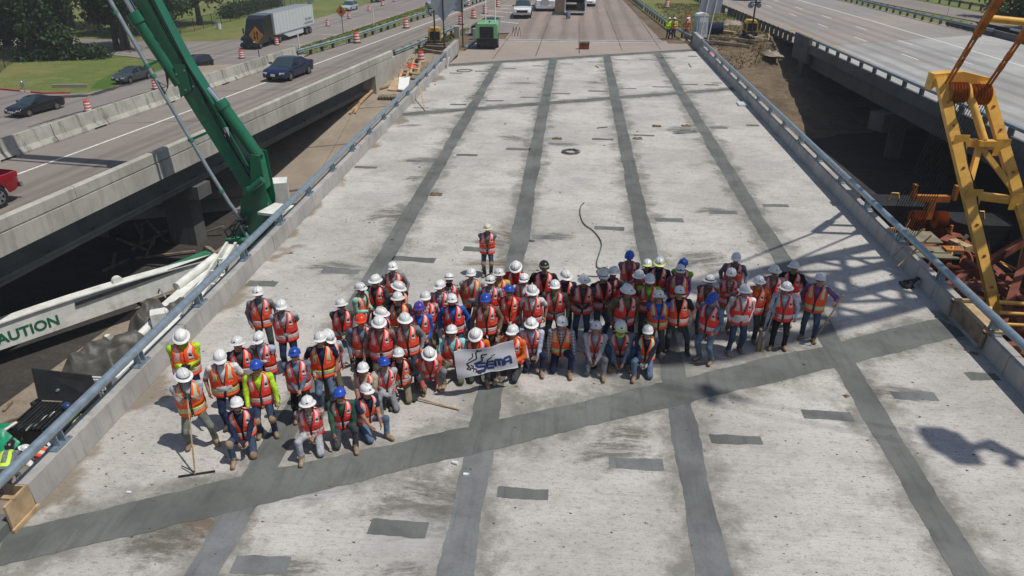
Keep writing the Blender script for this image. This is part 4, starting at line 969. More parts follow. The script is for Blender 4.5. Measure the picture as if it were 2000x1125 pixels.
p((-5.31, 18.69, 0.00), 'worker with white neck flap and purple sleeves turned to the right', arms='clasp', yaw=60, nod=-6, st='F', shirt='purple', pants='olive', vest='r', skin=1, s=.99, flapc='white')
p((-5.83, 18.27, 0.00), 'worker in orange-red hard hat and denim shirt', arms='down', nod=-4, hat='R', shirt='greyblue', pants='black', vest='o', skin=1, s=1.03, fat=1.05)
p((-5.26, 18.13, 0.00), 'worker in dusty rose long shirt worn over the vest, wide white hat', arms='down', nod=-14, st='F', shirt='rose', pants='olive', vest='r', skin=1, s=1.03, fat=1.06)
p((-4.57, 18.40, 0.00), 'worker in grey chambray long sleeves beside the bright blue shirt', arms='down', nod=-10, turn=8, st='F', shirt='grey', pants='denim', vest='o', skin=1, s=1.04)
p((-4.31, 19.16, 0.00), 'worker in violet-blue hard hat and bright blue shirt', arms='pockets', nod=-4, hat='V', shirt='blue', pants='navy', vest='r', skin=1, s=1.0)
p((-4.25, 19.84, 0.00), 'worker in red and white checked sleeves and khaki trousers', arms='down', yaw=12, nod=0, st='C', shirt='plaid_red', pants='khaki', vest='r', skin=1, s=1.02)
p((-3.93, 20.63, 0.00), 'worker in blue checked shirt and white cap hat looking left', arms='down', yaw=-10, nod=-2, turn=-20, emb=True, shirt='plaid_blue', pants='denim', vest='r', skin=1, s=1.02, glass=True)
p((-3.73, 21.21, 0.00), 'worker in strapped white hat, black bandana and black-white check at the back', arms='cross', nod=6, band='K', shirt='plaid_bw', pants='char', vest='r', skin=1, s=1.0, scarf='black')
p((-3.42, 19.74, 0.00), 'worker in black top with royal blue sleeves in the middle of the crowd', arms='down', nod=2, emb=True, shirt='blue', pants='denim', vest='r', skin=1, s=1.02, scarf='black')
p((-3.08, 21.62, 0.00), 'worker in lime-striped orange vest, grey polo and black trousers at the back', arms='pockets', nod=4, shirt='lgrey', sleeve='short', pants='black', vest='l', skin=1, s=1.03, fat=1.1)
p((-2.40, 21.13, 0.00), 'worker with brown hat band and blue checked collar left of the yellow shirt', arms='down', nod=2, band='D', shirt='plaid_blue', pants='denim', vest='r', skin=1, s=1.01, glass=True)
p((-2.19, 21.69, 0.00), 'worker in mustard yellow shirt at the back', arms='down', nod=4, st='F', shirt='yellow', sleeve='short', pants='denim', vest='o', skin=1, s=1.0)
p((-2.41, 19.85, 0.00), 'worker in blue hard hat and brown long sleeves above the banner', arms='down', nod=6, hat='B', shirt='brown', pants='dkbrown', vest='o', skin=1, s=1.03, fat=1.06)
p((-1.76, 20.51, 0.00), 'worker in blue hard hat and all red long sleeves with gloves clasped', arms='clasp', nod=8, hat='B', shirt='red', pants='dkbrown', vest='o', skin=1, s=1.02, glove='glove', glass=True)
p((-1.68, 22.13, 0.00), 'worker in red shirt bowing so the wide banded hat shows from above', arms='hips', nod=-38, lean=10, st='F', band='D', shirt='red', pants='denim', vest='r', skin=1, s=1.01)
p((-1.34, 21.33, 0.00), 'worker with blue hat band and white collar behind the white tee', arms='down', nod=-2, band='N', shirt='white', pants='denim', vest='r', skin=1, s=.98)
p((-0.75, 22.41, 0.00), 'worker in black hard hat and black tee with hands on hips', arms='hips', nod=-4, hat='K', band='Y', shirt='black', sleeve='short', pants='char', vest='r', skin=2, s=1.05, fat=1.1)
p((-1.03, 20.50, 0.00), 'worker in plain white tee and wide white hat in the centre', arms='down', nod=-12, st='F', shirt='white', sleeve='short', pants='char', vest='r', skin=2, s=1.01)
p((-0.35, 20.95, 0.00), 'worker in olive-grey shirt standing square to the camera in the shadow', arms='down', nod=-4, shirt='olive', pants='char', vest='r', skin=2, s=1.05, fat=1.08)
p((-0.01, 21.67, 0.00), 'worker in navy shirt with tilted wide hat beside the black hard hat', arms='cross', nod=-26, turn=20, st='F', shirt='navy', pants='char', vest='r', skin=2, s=1.02)
p((0.56, 21.44, 0.00), 'worker in dark jacket with hands together at the waist and blue jeans', arms='belly', nod=-4, turn=12, st='F', shirt='char', pants='denim', vest='o', skin=2, s=1.05, fat=1.08, emb=True)
p((1.17, 21.84, 0.00), 'worker with blue-banded white hat, black sleeves and blue jeans', arms='belly', yaw=20, nod=-6, st='C', band='N', shirt='black', pants='denim', vest='r', skin=2, s=1.05)
p((1.52, 22.11, 0.00), 'worker in dark top under a wide white hat facing left', arms='down', yaw=-40, nod=-8, st='F', shirt='char', pants='char', vest='r', skin=2, s=1.02)
p((2.12, 23.46, 0.00), 'worker in blue hard hat and grey sleeves at the very back centre', arms='clasp', nod=-4, hat='B', shirt='grey', pants='char', vest='r', skin=2, s=1.03)
p((1.91, 20.81, 0.00), 'worker in grey-olive pullover and wide white hat right of centre', arms='down', yaw=18, nod=-14, turn=15, st='F', shirt='olive', pants='black', vest='r', skin=2, s=1.04, fat=1.08)
p((2.33, 21.90, 0.00), 'worker in rust orange shirt squeezed between wide white hats', arms='down', nod=-8, turn=-15, st='F', shirt='orange', pants='char', vest='r', skin=2, s=1.0)
p((2.65, 21.61, 0.00), 'worker in lime tee under an open red vest', arms='cross', nod=-6, shirt='lgreen', sleeve='short', pants='char', vest='r', skin=2, s=1.0)
p((2.67, 22.82, 0.00), 'worker in dark shirt with lime-edged white cap hat at the back', arms='down', nod=0, brim='Y', shirt='char', pants='char', vest='r', skin=2, s=1.0)
p((3.10, 22.98, 0.00), 'worker in wide pale lime hat brim and black shirt with blue sleeves', arms='down', nod=-12, st='F', brim='Y', shirt='navy', pants='char', vest='r', skin=2, s=1.02, fat=1.05)
p((3.87, 22.96, 0.00), 'worker in blue hard hat with vivid green sleeve, back right', arms='down', yaw=-12, nod=4, hat='B', shirt='lgreen', pants='char', vest='r', skin=2, s=1.02)
p((3.71, 22.45, 0.00), 'worker in blue and white patterned hat with yellow-striped red vest', arms='down', nod=0, st='C', hat='W', band='B', shirt='purple', pants='black', vest='g', skin=2, s=1.02, emb=True)
p((3.49, 20.86, 0.00), 'worker in black tee with legs wide apart and long dark shorts', arms='down', nod=4, shirt='black', sleeve='short', pants='char', vest='o', skin=1, s=1.03, fat=1.05, boots='boot_dark', legs='wide', glass=True)
p((2.83, 20.52, 0.00), 'worker in blue and white jersey with orange vest', arms='down', yaw=10, nod=6, st='F', emb=True, shirt='blue', pants='char', vest='y', skin=1, s=1.0, fat=1.05)
p((4.55, 21.73, 0.00), 'worker in brown jacket, black-banded hat and grey face scarf', arms='down', yaw=-12, nod=2, st='F', band='K', shirt='brown', pants='char', vest='o', skin=1, s=1.0, scarf='greyblue')
p((4.39, 20.37, 0.00), 'worker in blue hard hat and faded denim shirt turned left in light jeans', arms='pockets', yaw=-30, nod=-26, turn=-10, hat='B', shirt='ldenim', pants='ldenim', vest='r', skin=1, s=1.03)
p((5.32, 22.30, 0.00), 'worker in brown striped shirt right of the grey-scarfed worker', arms='cross', nod=2, emb=True, shirt='plaid_brown', pants='khaki', vest='r', skin=1, s=1.01)
p((5.71, 23.58, 0.00), 'worker in slate blue sleeves at the back, right of centre', arms='down', nod=-6, shirt='greyblue', pants='char', vest='o', skin=2, s=1.03)
p((5.51, 21.10, 0.00), 'stout worker in white dress shirt with open red vest and jeans', arms='pockets', yaw=14, nod=-2, turn=12, st='F', shirt='white', pants='denim', vest='r', skin=1, s=1.02, fat=1.16)
p((6.09, 21.78, 0.00), 'worker in plain orange long sleeves right of the white dress shirt', arms='down', nod=2, st='F', shirt='orange', pants='char', vest='o', skin=1, s=1.03, fat=1.06)
p((6.78, 22.66, 0.00), 'worker in red vest with lime sticker on the tilted white hat, back right', arms='clasp', yaw=10, nod=-6, st='F', shirt='grey', pants='char', vest='r', skin=2, s=1.01, emb=True)
p((6.85, 21.39, 0.00), 'worker with orange neck shade and pale blue checked shirt holding the long float pole', arms='rhold', nod=-12, st='F', flapc='orange', shirt='lblue', pants='black', vest='r', skin=2, s=1.03, fat=1.06, hand='grip', key='pole')
p((7.50, 23.04, 0.00), 'worker in black shirt at the back corner of the right group', arms='down', nod=-2, st='F', shirt='black', pants='char', vest='r', skin=2, s=1.0)
p((8.09, 22.17, 0.00), 'worker in purple shirt and orange vest at the far right holding a wooden stick', arms='lout', yaw=-4, nod=0, turn=10, shirt='purple', pants='denim', vest='y', skin=1, s=1.04, fat=1.08, hand='grip', key='stick')
p((-5.08, 15.71, 0.00), 'worker in beige tee kneeling behind the front row', pose='kneel', arms='knee', nod=-2, shirt='beige', sleeve='short', pants='char', vest='r', skin=1, s=1.02)
p((-4.64, 16.02, 0.00), 'worker in blue hard hat and grey sleeves kneeling with a thin rod', pose='kneel', arms='clasp', yaw=15, nod=4, hat='B', shirt='lgrey', pants='grey', vest='r', skin=1, s=1.0, glass=True, hand='grip', glove='glove_dark')
p((-4.75, 14.75, 0.00), 'worker in navy top crouching sideways with a red-badged white hat', pose='kneel', arms='knee', yaw=35, nod=2, emb=True, shirt='navy', sleeve='short', pants='ldenim', vest='o', skin=1, s=1.0)
p((-4.33, 16.50, -0.00), 'worker in black jacket kneeling and giving a gloved thumbs up', pose='kneel', arms='lthumb', nod=2, shirt='black', pants='khaki', vest='o', skin=2, s=1.02, glove='glove', boots='boot_dark')
p((-3.51, 16.49, 0.00), 'worker in salmon pink shirt squatting with one hand on the deck', pose='squat', arms='ground', yaw=10, nod=-20, st='F', band='E', shirt='salmon', pants='grey', vest='r', skin=1, s=1.06)
p((-3.13, 17.85, 0.00), 'worker in aqua tee on his knees holding the left end of the banner', pose='kneel', arms='banner', lean=2, nod=8, shirt='aqua', sleeve='short', pants='olive', vest='r', skin=1, s=1.1, glass=True, hand='grip', key='bannerL')
p((-2.44, 17.56, 0.00), 'worker in orange-red shirt crouched behind the banner, hat tipped down', pose='kneel', arms='banner', nod=-28, st='F', shirt='orange', pants='char', vest='r', skin=1, s=1.04, hand='grip')
p((-1.43, 17.96, 0.00), 'worker in orange shirt kneeling at the right end of the banner', pose='kneel', arms='banner', yaw=-18, nod=-4, turn=-10, shirt='orange', pants='char', vest='o', skin=1, s=1.06, hand='grip')
p((-0.94, 18.39, 0.00), 'worker in light blue shirt crouching right of the banner', pose='kneel', arms='knee', nod=-12, st='F', shirt='lblue', pants='navy', vest='r', skin=2, s=1.06)
p((-0.08, 18.58, 0.00), 'worker in checked sleeves and lime-striped vest kneeling with elbows out', pose='kneel', arms='elbows', nod=2, emb=True, shirt='plaid_grey', pants='navy', vest='l', skin=1, s=1.08)
p((0.90, 18.39, 0.00), 'worker in grey sleeves and red vest kneeling in the centre of the front row', pose='kneel', arms='handsfwd', nod=4, emb=True, shirt='lgrey', pants='grey', vest='r', skin=1, s=1.06)
p((1.57, 18.44, 0.00), 'worker in lime-brimmed hat, lime neck cord and denim sleeves squatting', pose='squat', arms='handsfwd', nod=-4, brim='Y', shirt='greyblue', pants='denim', vest='r', skin=1, s=1.18, scarf='lime', emb=True)
p((2.31, 18.26, 0.00), 'worker with lime neck shade and work gloves kneeling at the right of the front row', pose='kneel', arms='handsfwd', nod=6, flapc='lime', shirt='navy', pants='ldenim', vest='l', skin=1, s=1.04, glove='glove', glass=True)
p((-2.99, 25.59, 0.00), 'worker standing alone behind the crowd in cream hard hat and knee pads', arms='down', nod=-4, turn=-15, hat='C', st='F', shirt='greyblue', sleeve='short', pants='denim', vest='o', skin=2, s=.93, fat=1.06, kneepad=True)
# workers away from the crowd
g2 = 'workers standing by the far right guardrail'
p((11.05, 94.12, 0.00), 'worker in lime jacket standing left by the far right guardrail', arms='belly', face=200, shirt='lime', pants='navy', vest=None, skin=1, s=1.06, fat=1.15, group=g2)
p((11.74, 94.18, 0.00), 'worker in lime vest standing right of the lime jacket by the far guardrail', arms='belly', face=150, shirt='lime', pants='navy', vest='y', skin=1, s=1.06, group=g2)
p((13.31, 94.30, 0.00), 'worker in orange top beside the portable toilet', arms='belly', face=120, shirt='orange', pants='brown', vest='o', skin=1, s=1.04, group=g2)
g3 = 'workers at the concrete pump hopper'
p((-11.47, 13.41, 0.00), 'worker in dark patterned hard hat leaning over the pump hopper', arms='belly', face=70, hat='N', shirt='grey', pants='grey', vest='k', skin=1, s=1.02, z0=-5.0, lean=35, group=g3)
p((-11.79, 11.86, 0.00), 'worker in grey shirt with lime bands bent over at the lower left', pose='bend', arms='handsfwd', face=15, nod=20, hat='K', shirt='grey', pants='grey', vest='k', skin=2, s=1.04, z0=-4.7, lean=62, group=g3)
p((-11.35, 11.86, 0.00), 'worker in orange striped vest bent low beside the green sheeting', pose='bend', arms='handsfwd', face=95, nod=25, hat='W', shirt='greyblue', pants='denim', vest='y', skin=1, s=1.02, z0=-4.7, lean=72, group=g3)

# ================================================================ VEHICLES
for nm, c in (('navy_blue', (.012, .02, .055)), ('car_black', (.008, .009, .012)), ('car_grey', (.05, .058, .07)), ('car_red', (.26, .008, .02)), ('car_silver', (.38, .41, .45)), ('car_white', (.72, .73, .74))):
    mat('paint_' + nm, c, .16, var=.04, spec=.6)
mat('tail', (.35, .01, .01), .25, var=.1)
def wheel(t, x, y, r, wd, rim='rim', z0=0.0):
    sx = 1 if x > 0 else -1
    mb = MB(); pr = [(r * .62, -wd / 2), (r * .93, -wd / 2), (r, -wd * .36), (r, wd * .36), (r * .93, wd / 2), (r * .62, wd / 2), (r * .62, -wd / 2)]
    mb.lathe(pr, 20); mb.xf(Matrix.Translation((x, y, r + z0)) @ Matrix.Rotation(R(90), 4, 'Y')); wh = mb.build('wheel', 'rubber', t, True)
    mb = MB(); mb.cyl((x + sx * wd * .1, y, r + z0), (x + sx * wd * .34, y, r + z0), r * .6, n=20, mi=1)
    for k in range(5):
        a = 2 * math.pi * k / 5; mb.beam((x + sx * wd * .42, y, r + z0), (x + sx * wd * .42, y + math.cos(a) * r * .6, r + z0 + math.sin(a) * r * .6), r * .2, wd * .14, 0, up=(1, 0, 0))
    mb.lathe([(r * .54, -wd * .04), (r * .63, -wd * .04), (r * .63, wd * .04), (r * .54, wd * .04)], 20, 0); n0 = len(mb.v) - 80
    mb.xf(Matrix.Translation((x + sx * wd * .42, y, r + z0)) @ Matrix.Rotation(R(90), 4, 'Y'), n0); mb.build('rim', [rim, 'black'], wh)
def car(label, loc, rz, paint, kind='sedan', group=None, L=4.55, W=1.8, name='car', cat='car', plate=True):
    t = thing(name, label, cat, loc, rz, group); hL = L / 2; hw = W / 2
    K = {  # y fractions of half length: belt height curve, roof curve, glass ranges
     'sedan': dict(belt=[(-1, .78), (-.97, .93), (-.7, 1.0), (-.3, .95), (.15, .91), (.5, .90), (.8, .80), (.96, .66), (1, .55)], roof=[(-.68, 1.0), (-.36, 1.38), (-.1, 1.44), (.12, 1.41), (.5, .92)], rear=(-.68, -.36), scr=(.12, .5), r=.32, wy=(-.58, .62), sill=.24),
     'suv': dict(belt=[(-1, .8), (-.97, 1.02), (-.5, 1.02), (.15, .98), (.5, 1.0), (.82, .9), (.97, .72), (1, .58)], roof=[(-.97, 1.05), (-.86, 1.58), (-.3, 1.72), (.1, 1.68), (.52, 1.02)], rear=(-.97, -.86), scr=(.1, .52), r=.34, wy=(-.6, .62), sill=.28),
     'pickup': dict(belt=[(-1, 1.05), (-.98, 1.18), (-.2, 1.2), (.1, 1.18), (.42, 1.2), (.85, 1.12), (.97, 1.0), (1, .8)], roof=[(-.16, 1.2), (-.12, 1.82), (.05, 1.92), (.16, 1.88), (.42, 1.22)], rear=(-.16, -.12), scr=(.16, .42), r=.42, wy=(-.6, .64), sill=.45)}[kind]
    bed = kind == 'pickup'
    ys = sorted(set([round(v, 3) for v in np.linspace(-1, 1, 47)] + [p[0] for p in K['belt']] + [p[0] for p in K['roof']]))
    ys = [ys[0]] + [v for a, v in zip(ys, ys[1:]) if v - a > .006]
    bx, bz = zip(*K['belt']); rx, rzv = zip(*K['roof']); rows = []
    for f in ys:
        y = f * hL; zb = float(np.interp(f, bx, bz)); zt_ = float(np.interp(f, rx, rzv)) if rx[0] <= f <= rx[-1] else zb
        e = max(0, abs(f) - .86) / .14; w_ = hw * (1 - .13 * e * e); zl = K['sill'] + .1 * e
        for wy in K['wy']:
            d = abs(y - wy * hL); ra = K['r'] * 1.16
            if d < ra: zl = max(zl, K['r'] + math.sqrt(ra * ra - d * d))
        g = min(1, max(0, (zt_ - zb) / .42)); zl = min(zl, zb - .05); wr = w_ * (.95 - .2 * g)
        if bed and -.965 < f < -.17:
            row = [(w_ * .95, zl), (w_, zl * .6 + zb * .4), (w_, zb - .1), (w_ * .98, zb), (w_ * .9, zb), (w_ * .9, zb - .48), (0, zb - .48)]
        else: row = [(w_ * .95, zl), (w_, zl * .6 + zb * .4), (w_ * 1.0, zb - .12), (w_ * .965, zb), (wr, zt_ - .035 * (1 if g else -.4)), (wr * .7, zt_ + .0 + .02 * (1 - g)), (0, zt_ + .012 + .02 * (1 - g))]
        rows.append((y, row, f, g))
    parts = {'body': MB(), 'windscreen': MB(), 'rear_window': MB(), 'wl': MB(), 'wr': MB()}
    for (y0, r0, f0, g0), (y1, r1, f1, g1) in zip(rows, rows[1:]):
        fm = (f0 + f1) / 2
        for j in range(6):
            for sx in (-1, 1):
                q = [(sx * r0[j][0], y0, r0[j][1]), (sx * r0[j + 1][0], y0, r0[j + 1][1]), (sx * r1[j + 1][0], y1, r1[j + 1][1]), (sx * r1[j][0], y1, r1[j][1])]
                k = 'body'
                if j >= 4 and K['scr'][0] <= fm <= K['scr'][1]: k = 'windscreen'
                elif j >= 4 and K['rear'][0] <= fm <= K['rear'][1]: k = 'rear_window'
                elif j == 3 and K['rear'][0] + (.0 if not bed else 0) < fm < K['scr'][1] - .06 and min(g0, g1) > .3 and not (abs(fm + .08) < .02): k = 'wl' if sx < 0 else 'wr'
                if bed and k == 'body' and j >= 4 and -.965 < fm < -.17: parts[k].add(q, [(0, 1, 2, 3)], 1)
                else: parts[k].add(q, [(0, 1, 2, 3)], 0)
    for (y, row, f, g) in (rows[0], rows[-1]):
        parts['body'].poly([(-a, y, b) for a, b in row] + [(a, y, b) for a, b in row[::-1]])
    parts['body'].box((0, 0, .5), (W * .74, L * .8, .3), 1)
    def fin(mb, nm, ms):
        me = mb.mesh(nm, ms); bm = bmesh.new(); bm.from_mesh(me); bmesh.ops.remove_doubles(bm, verts=bm.verts, dist=.002); bmesh.ops.recalc_face_normals(bm, faces=bm.faces)
        for fc in bm.faces: fc.smooth = True
        bm.to_mesh(me); bm.free(); me.set_sharp_from_angle(angle=R(40)); return obj(nm, me, t)
    fin(parts['body'], 'body', ['paint_' + paint, 'black'])
    for k, nm in (('windscreen', 'windscreen'), ('rear_window', 'rear_window'), ('wl', 'side_window'), ('wr', 'side_window')):
        if parts[k].f: fin(parts[k], nm, ['glass_tint' if k == 'windscreen' else 'glass_dark'])
    for wy in K['wy']:
        for sx in (-1, 1): wheel(t, sx * (hw - .1), wy * hL, K['r'], .22)
    zf = float(np.interp(.97, bx, bz))
    for sx in (-1, 1):
        mb = MB(); mb.box((sx * hw * .72, hL * .955, zf - .03), (.34, .16, .13), 0, Matrix.Rotation(R(-sx * 14), 3, 'Z')); mb.build('headlight', 'lamp', t)
        mb = MB(); mb.box((sx * (hw + .09), hL * .30, K['belt'][3][1] + .1), (.2, .1, .13)); mb.build('mirror', 'paint_' + paint if not bed else 'black', t)
        mb = MB(); mb.box((sx * hw * .78, -hL * .985, K['belt'][1][1] - .13), (.26, .1, .2)); mb.build('tail_light', 'tail', t)
    mb = MB(); mb.box((0, hL * .992, zf - (.12 if not bed else .2)), (W * .5 if not bed else W * .62, .05, .14 if not bed else .32)); mb.build('grille', 'black' if kind != 'sedan' or paint != 'car_black' else 'chrome', t)
    if bed: mb = MB(); mb.box((0, hL * 1.005, .58), (W * .98, .1, .22)); mb.build('bumper', 'chrome', t); mb = MB(); mb.box((0, -hL * 1.01, .6), (W * .95, .12, .2)); mb.build('rear_bumper', 'chrome', t)
    if plate: mb = MB(); mb.box((0, hL * 1.0 + .02, .5), (.32, .02, .16)); mb.build('number_plate', 'tape_white', t)
    return t
hd = math.atan2(-LD.x, LD.y)                                   # heading of the left road
def along(pt, rz, z): return (pt[0], pt[1], z)
car('dark blue sedan driving toward the camera on the left bridge', (-20.52, 53.61, 0.00), math.pi + hd - .02, 'navy_blue', L=4.55, W=1.8)
car('red pickup truck cut off by the left edge of the picture', LB(1.2, 3.9), math.pi + hd, 'car_red', 'pickup', L=5.8, W=2.0, name='pickup_truck', cat='pickup')
fz = -5.0
car('black sedan with chrome grille nearest on the frontage road', (-47.21, 62.19, -5.00), math.pi - .22, 'car_black', L=4.85, W=1.85)
car('dark grey sedan beside the grass corner', (-46.56, 77.07, -5.00), math.pi - .22, 'car_grey', L=4.5, W=1.78)
car('dark car mostly hidden behind the green pump boom', (-42.52, 82.90, -5.00), math.pi - .2, 'car_black', 'suv', L=4.6, W=1.8)
car('silver minivan far up the frontage road', (-43.30, 148.45, -5.00), math.pi - .1, 'car_silver', 'suv', L=4.9, W=1.9)
car('dark car at the top end of the frontage road', (-42.19, 166.24, -5.00), math.pi - .1, 'car_grey', 'suv', L=4.7, W=1.85)
car('white crew-cab pickup parked facing the camera beyond the deck', (-6.3, 94.0, 0), math.pi + .03, 'car_white', 'pickup', L=5.9, W=2.05, name='pickup_truck', cat='pickup')
car('white car behind the parked white pickup', (-4.4, 106, 0), math.pi + .03, 'car_white', 'suv', L=4.9, W=1.9)
car('white van at the top of the main road right of the box trailer', (1.6, 108.5, 0), math.pi, 'car_white', 'suv', L=5.4, W=1.95, name='van', cat='van')

def semi(label, loc, rz, cab, trailer, rest=True):
    t = thing('semi_truck', label, 'truck', loc, rz); m = 'paint_' + cab
    mb = MB()                                                    # front at +Y, local origin under the front bumper
    W = 1.22; prof = [(0.0, .45), (.02, 1.25), (-.35, 1.55), (-1.5, 1.72), (-1.95, 2.55), (-2.5, 3.55), (-3.6, 3.92), (-4.9, 3.95), (-4.9, .75), (-1.9, .6)]
    secs = [(1.0, W), (.0, W)]
    for k, (a, ww) in enumerate(((1, W * .9), (1, W))): pass
    A = [(-W * (.86 if y > -1.2 else .98), y, z) for y, z in prof]; B = [(W * (.86 if y > -1.2 else .98), y, z) for y, z in prof]; n = len(prof)
    mb.add(A + B, [tuple(range(n)), tuple(range(2 * n - 1, n - 1, -1))] + [(i, n + i, n + (i + 1) % n, (i + 1) % n) for i in range(n)]); mb.build('cab', m, t)
    mb = MB(); mb.ext([(-1.05, -1.5, 1.8), (1.05, -1.5, 1.8), (1.0, -1.9, 2.5), (-1.0, -1.9, 2.5)], (0, .03, .02)); mb.build('windscreen', 'glass_dark', t)
    for sx in (-1, 1):
        mb = MB(); mb.ext([(sx * 1.2, -2.0, 1.75), (sx * 1.2, -2.9, 1.75), (sx * 1.2, -2.9, 2.5), (sx * 1.2, -2.3, 2.5)], (sx * .02, 0, 0)); mb.build('side_window', 'glass_dark', t)
        mb = MB(); mb.box((sx * 1.45, -1.75, 2.1), (.16, .12, .7)); mb.build('mirror', 'black' if cab != 'car_white' else 'chrome', t)
        mb = MB(); mb.box((sx * .92, -.08, 1.0), (.34, .22, .24)); mb.build('headlight', 'lamp', t)
        mb = MB(); mb.ext([(sx * .8, -.35, .5), (sx * .8, -.35, 1.2), (sx * .8, -1.5, 1.25), (sx * .8, -1.6, .6)], (sx * .46, 0, 0)); mb.build('fender', m, t)
        wheel(t, sx * 1.08, -1.0, .5, .3)
        for y in (-5.3, -6.6): wheel(t, sx * 1.0, y, .5, .5)
    mb = MB(); mb.box((0, .05, 1.15), (.9, .06, .7)); mb.build('grille', 'chrome' if cab == 'car_white' else 'black', t)
    mb = MB(); mb.box((0, .04, .55), (2.3, .22, .34)); mb.build('bumper', 'black' if cab != 'car_white' else 'van_white', t)
    mb = MB(); mb.box((0, -5.4, .75), (1.0, 3.6, .25)); mb.build('chassis', 'black', t)
    if trailer:
        mb = MB(); mb.box((0, -5.35 - 6.4, 2.62), (2.55, 12.8, 2.75)); tr = mb.build('trailer', 'trailer_white', t)
        mb = MB(); mb.box((0, -5.35 - 6.4, 4.01), (2.5, 12.75, .02)); mb.build('trailer_roof', 'trailer_roof', tr)
        mb = MB()
        for sx in (-1, 1): mb.box((sx * 1.27, -11.75, 1.2), (.05, 12.8, .14))
        mb.build('side_rail', 'trailer_roof', tr)
        for k in range(12):
            for sx in (-1, 1): mb = MB(); mb.box((sx * 1.278, -5.9 - k * 1.06, 2.65), (.012, .03, 2.6)); mb.build('seam', 'trailer_roof', tr)
        for sx in (-1, 1):
            mb = MB(); mb.ext([(sx * 1.2, -7.6, 1.1), (sx * 1.2, -14.2, 1.1), (sx * 1.2, -14.2, .45), (sx * 1.2, -9.4, .45)], (sx * .04, 0, 0)); mb.build('side_skirt', 'trailer_white', tr)
            for y in (-15.4, -16.6): wheel(t, sx * 1.0, y, .5, .5)
        for sx in (-1, 1):
            M = Matrix.Translation((sx * 1.285, -16.2 if sx < 0 else -16.2, 1.9)) @ Matrix.Rotation(R(90 if sx > 0 else -90), 4, 'Z') @ Matrix.Rotation(R(90), 4, 'X')
            text_mesh('THE DART', .5, 'black', 'lettering', tr, M @ Matrix.Translation((0, .1, 0)), .004); text_mesh('ADVANTAGE', .5, 'black', 'lettering', tr, M @ Matrix.Translation((0, -.42, 0)), .004)
    return t
semi('black semi truck pulling a white box trailer on the frontage road', (-42.84, 98.81, -5.00), math.pi - .1, 'car_black', True)
semi('white semi tractor parked beyond the deck facing the camera', (-3.9, 99.4, 0), math.pi + .02, 'car_white', False)

# box trailer seen from its open rear doors
t = thing('box_trailer', 'box trailer with open rear doors and dark interior beyond the deck', 'trailer', (-.1, 95.4, 0))
for nm, c, d, m in (('side_wall', (-1.2, 4, 1.97), (.08, 8, 2.94), 'van_white'), ('side_wall', (1.2, 4, 1.97), (.08, 8, 2.94), 'van_white'), ('roof', (0, 4, 3.49), (2.48, 8, .08), 'van_white'), ('front_wall', (0, 7.96, 2.1), (2.3, .08, 2.7), 'black'), ('floor', (0, 4, .48), (2.48, 8, .1), 'brown_panel'),
                    ('door', (-1.85, -.3, 1.9), (1.15, .08, 2.9), 'brown_panel'), ('door', (1.32, .45, 2.1), (.08, 1.0, 2.75), 'van_white'), ('bumper', (0, -.1, .36), (2.5, .14, .16), 'van_white'), ('door_frame', (-1.22, -.02, 1.9), (.12, .06, 3.0), 'van_white'), ('door_frame', (1.22, -.02, 1.9), (.12, .06, 3.0), 'van_white')):
    MB().box(c, d).build(nm, m, t)
for sx in (-1, 1):
    for y in (2.2, 3.4): wheel(t, sx * 1.0, y, .42, .3)
MB().box((.6, 2.0, .88), (.9, 1.4, .7)).build('cargo_crate', 'brown_panel', t)
p((-1.00, 103.13, 0.00), 'person in blue top crouching at the open rear of the box trailer', pose='squat', arms='handsfwd', face=10, hat=None, shirt='greyblue', pants='denim', vest=None, skin=1, s=.97, group='person at the trailer')
# dark truck on the right highway, cut by the top of the picture
t = thing('box_truck', 'dark truck on the right highway cut off by the top edge', 'truck', (24.6, 122.5, 0), .06)
MB().box((0, 0, 2.3), (2.5, 9.0, 2.9)).build('cargo_box', 'black', t); MB().box((0, -5.6, 1.75), (2.4, 2.0, 2.2)).build('cab', 'paint_car_black', t); MB().box((0, -6.62, 2.2), (2.1, .05, .8)).build('windscreen', 'glass_dark', t); MB().box((0, -1, .75), (2.2, 11, .4)).build('chassis', 'black', t)
for sx in (-1, 1):
    for y in (-5.3, 2.2, 3.4): wheel(t, sx * 1.05, y, .48, .34)

# ================================================================ CONCRETE PUMP (below the deck on the left)
pt_ = thing('concrete_pump', 'green concrete pump truck with raised boom and white outriggers left of the deck', 'concrete pump', (0, 0, 0))
TX, TY = -14.7, 31.0
GR = 'pump_green'
# turret
mb = MB(); mb.cyl((TX, TY, -3.9), (TX, TY, -3.2), 1.0, n=24); mb.build('slewing_ring', 'black', pt_, True)
mb = MB(); mb.ext([(TX - .8, TY - .95, -3.2), (TX + 1.0, TY - .95, -3.2), (TX + 1.0, TY + .7, -3.2), (TX - .8, TY + .7, -3.2)], (0, 0, .3)); tur = mb.build('turret_base', 'pump_green_dirty', pt_)
for yo in (-.42, .42):
    mb = MB(); mb.ext([(TX - .35, TY + yo, -2.9), (TX + 1.0, TY + yo, -2.9), (TX + 1.25, TY + yo, -1.2), (TX + 1.15, TY + yo, .9), (TX + .75, TY + yo, .95), (TX + .55, TY + yo, -.6), (TX + .0, TY + yo, -1.1)], (0, .09, 0)); mb.build('turret_plate', GR, pt_)
mb = MB(); mb.ext([(TX + .7, TY - .34, -.6), (TX + 1.15, TY - .34, -.7), (TX + 1.05, TY - .34, .8), (TX + .75, TY - .34, .8)], (0, .74, 0)); mb.build('turret_web', 'pump_green_dirty', pt_)
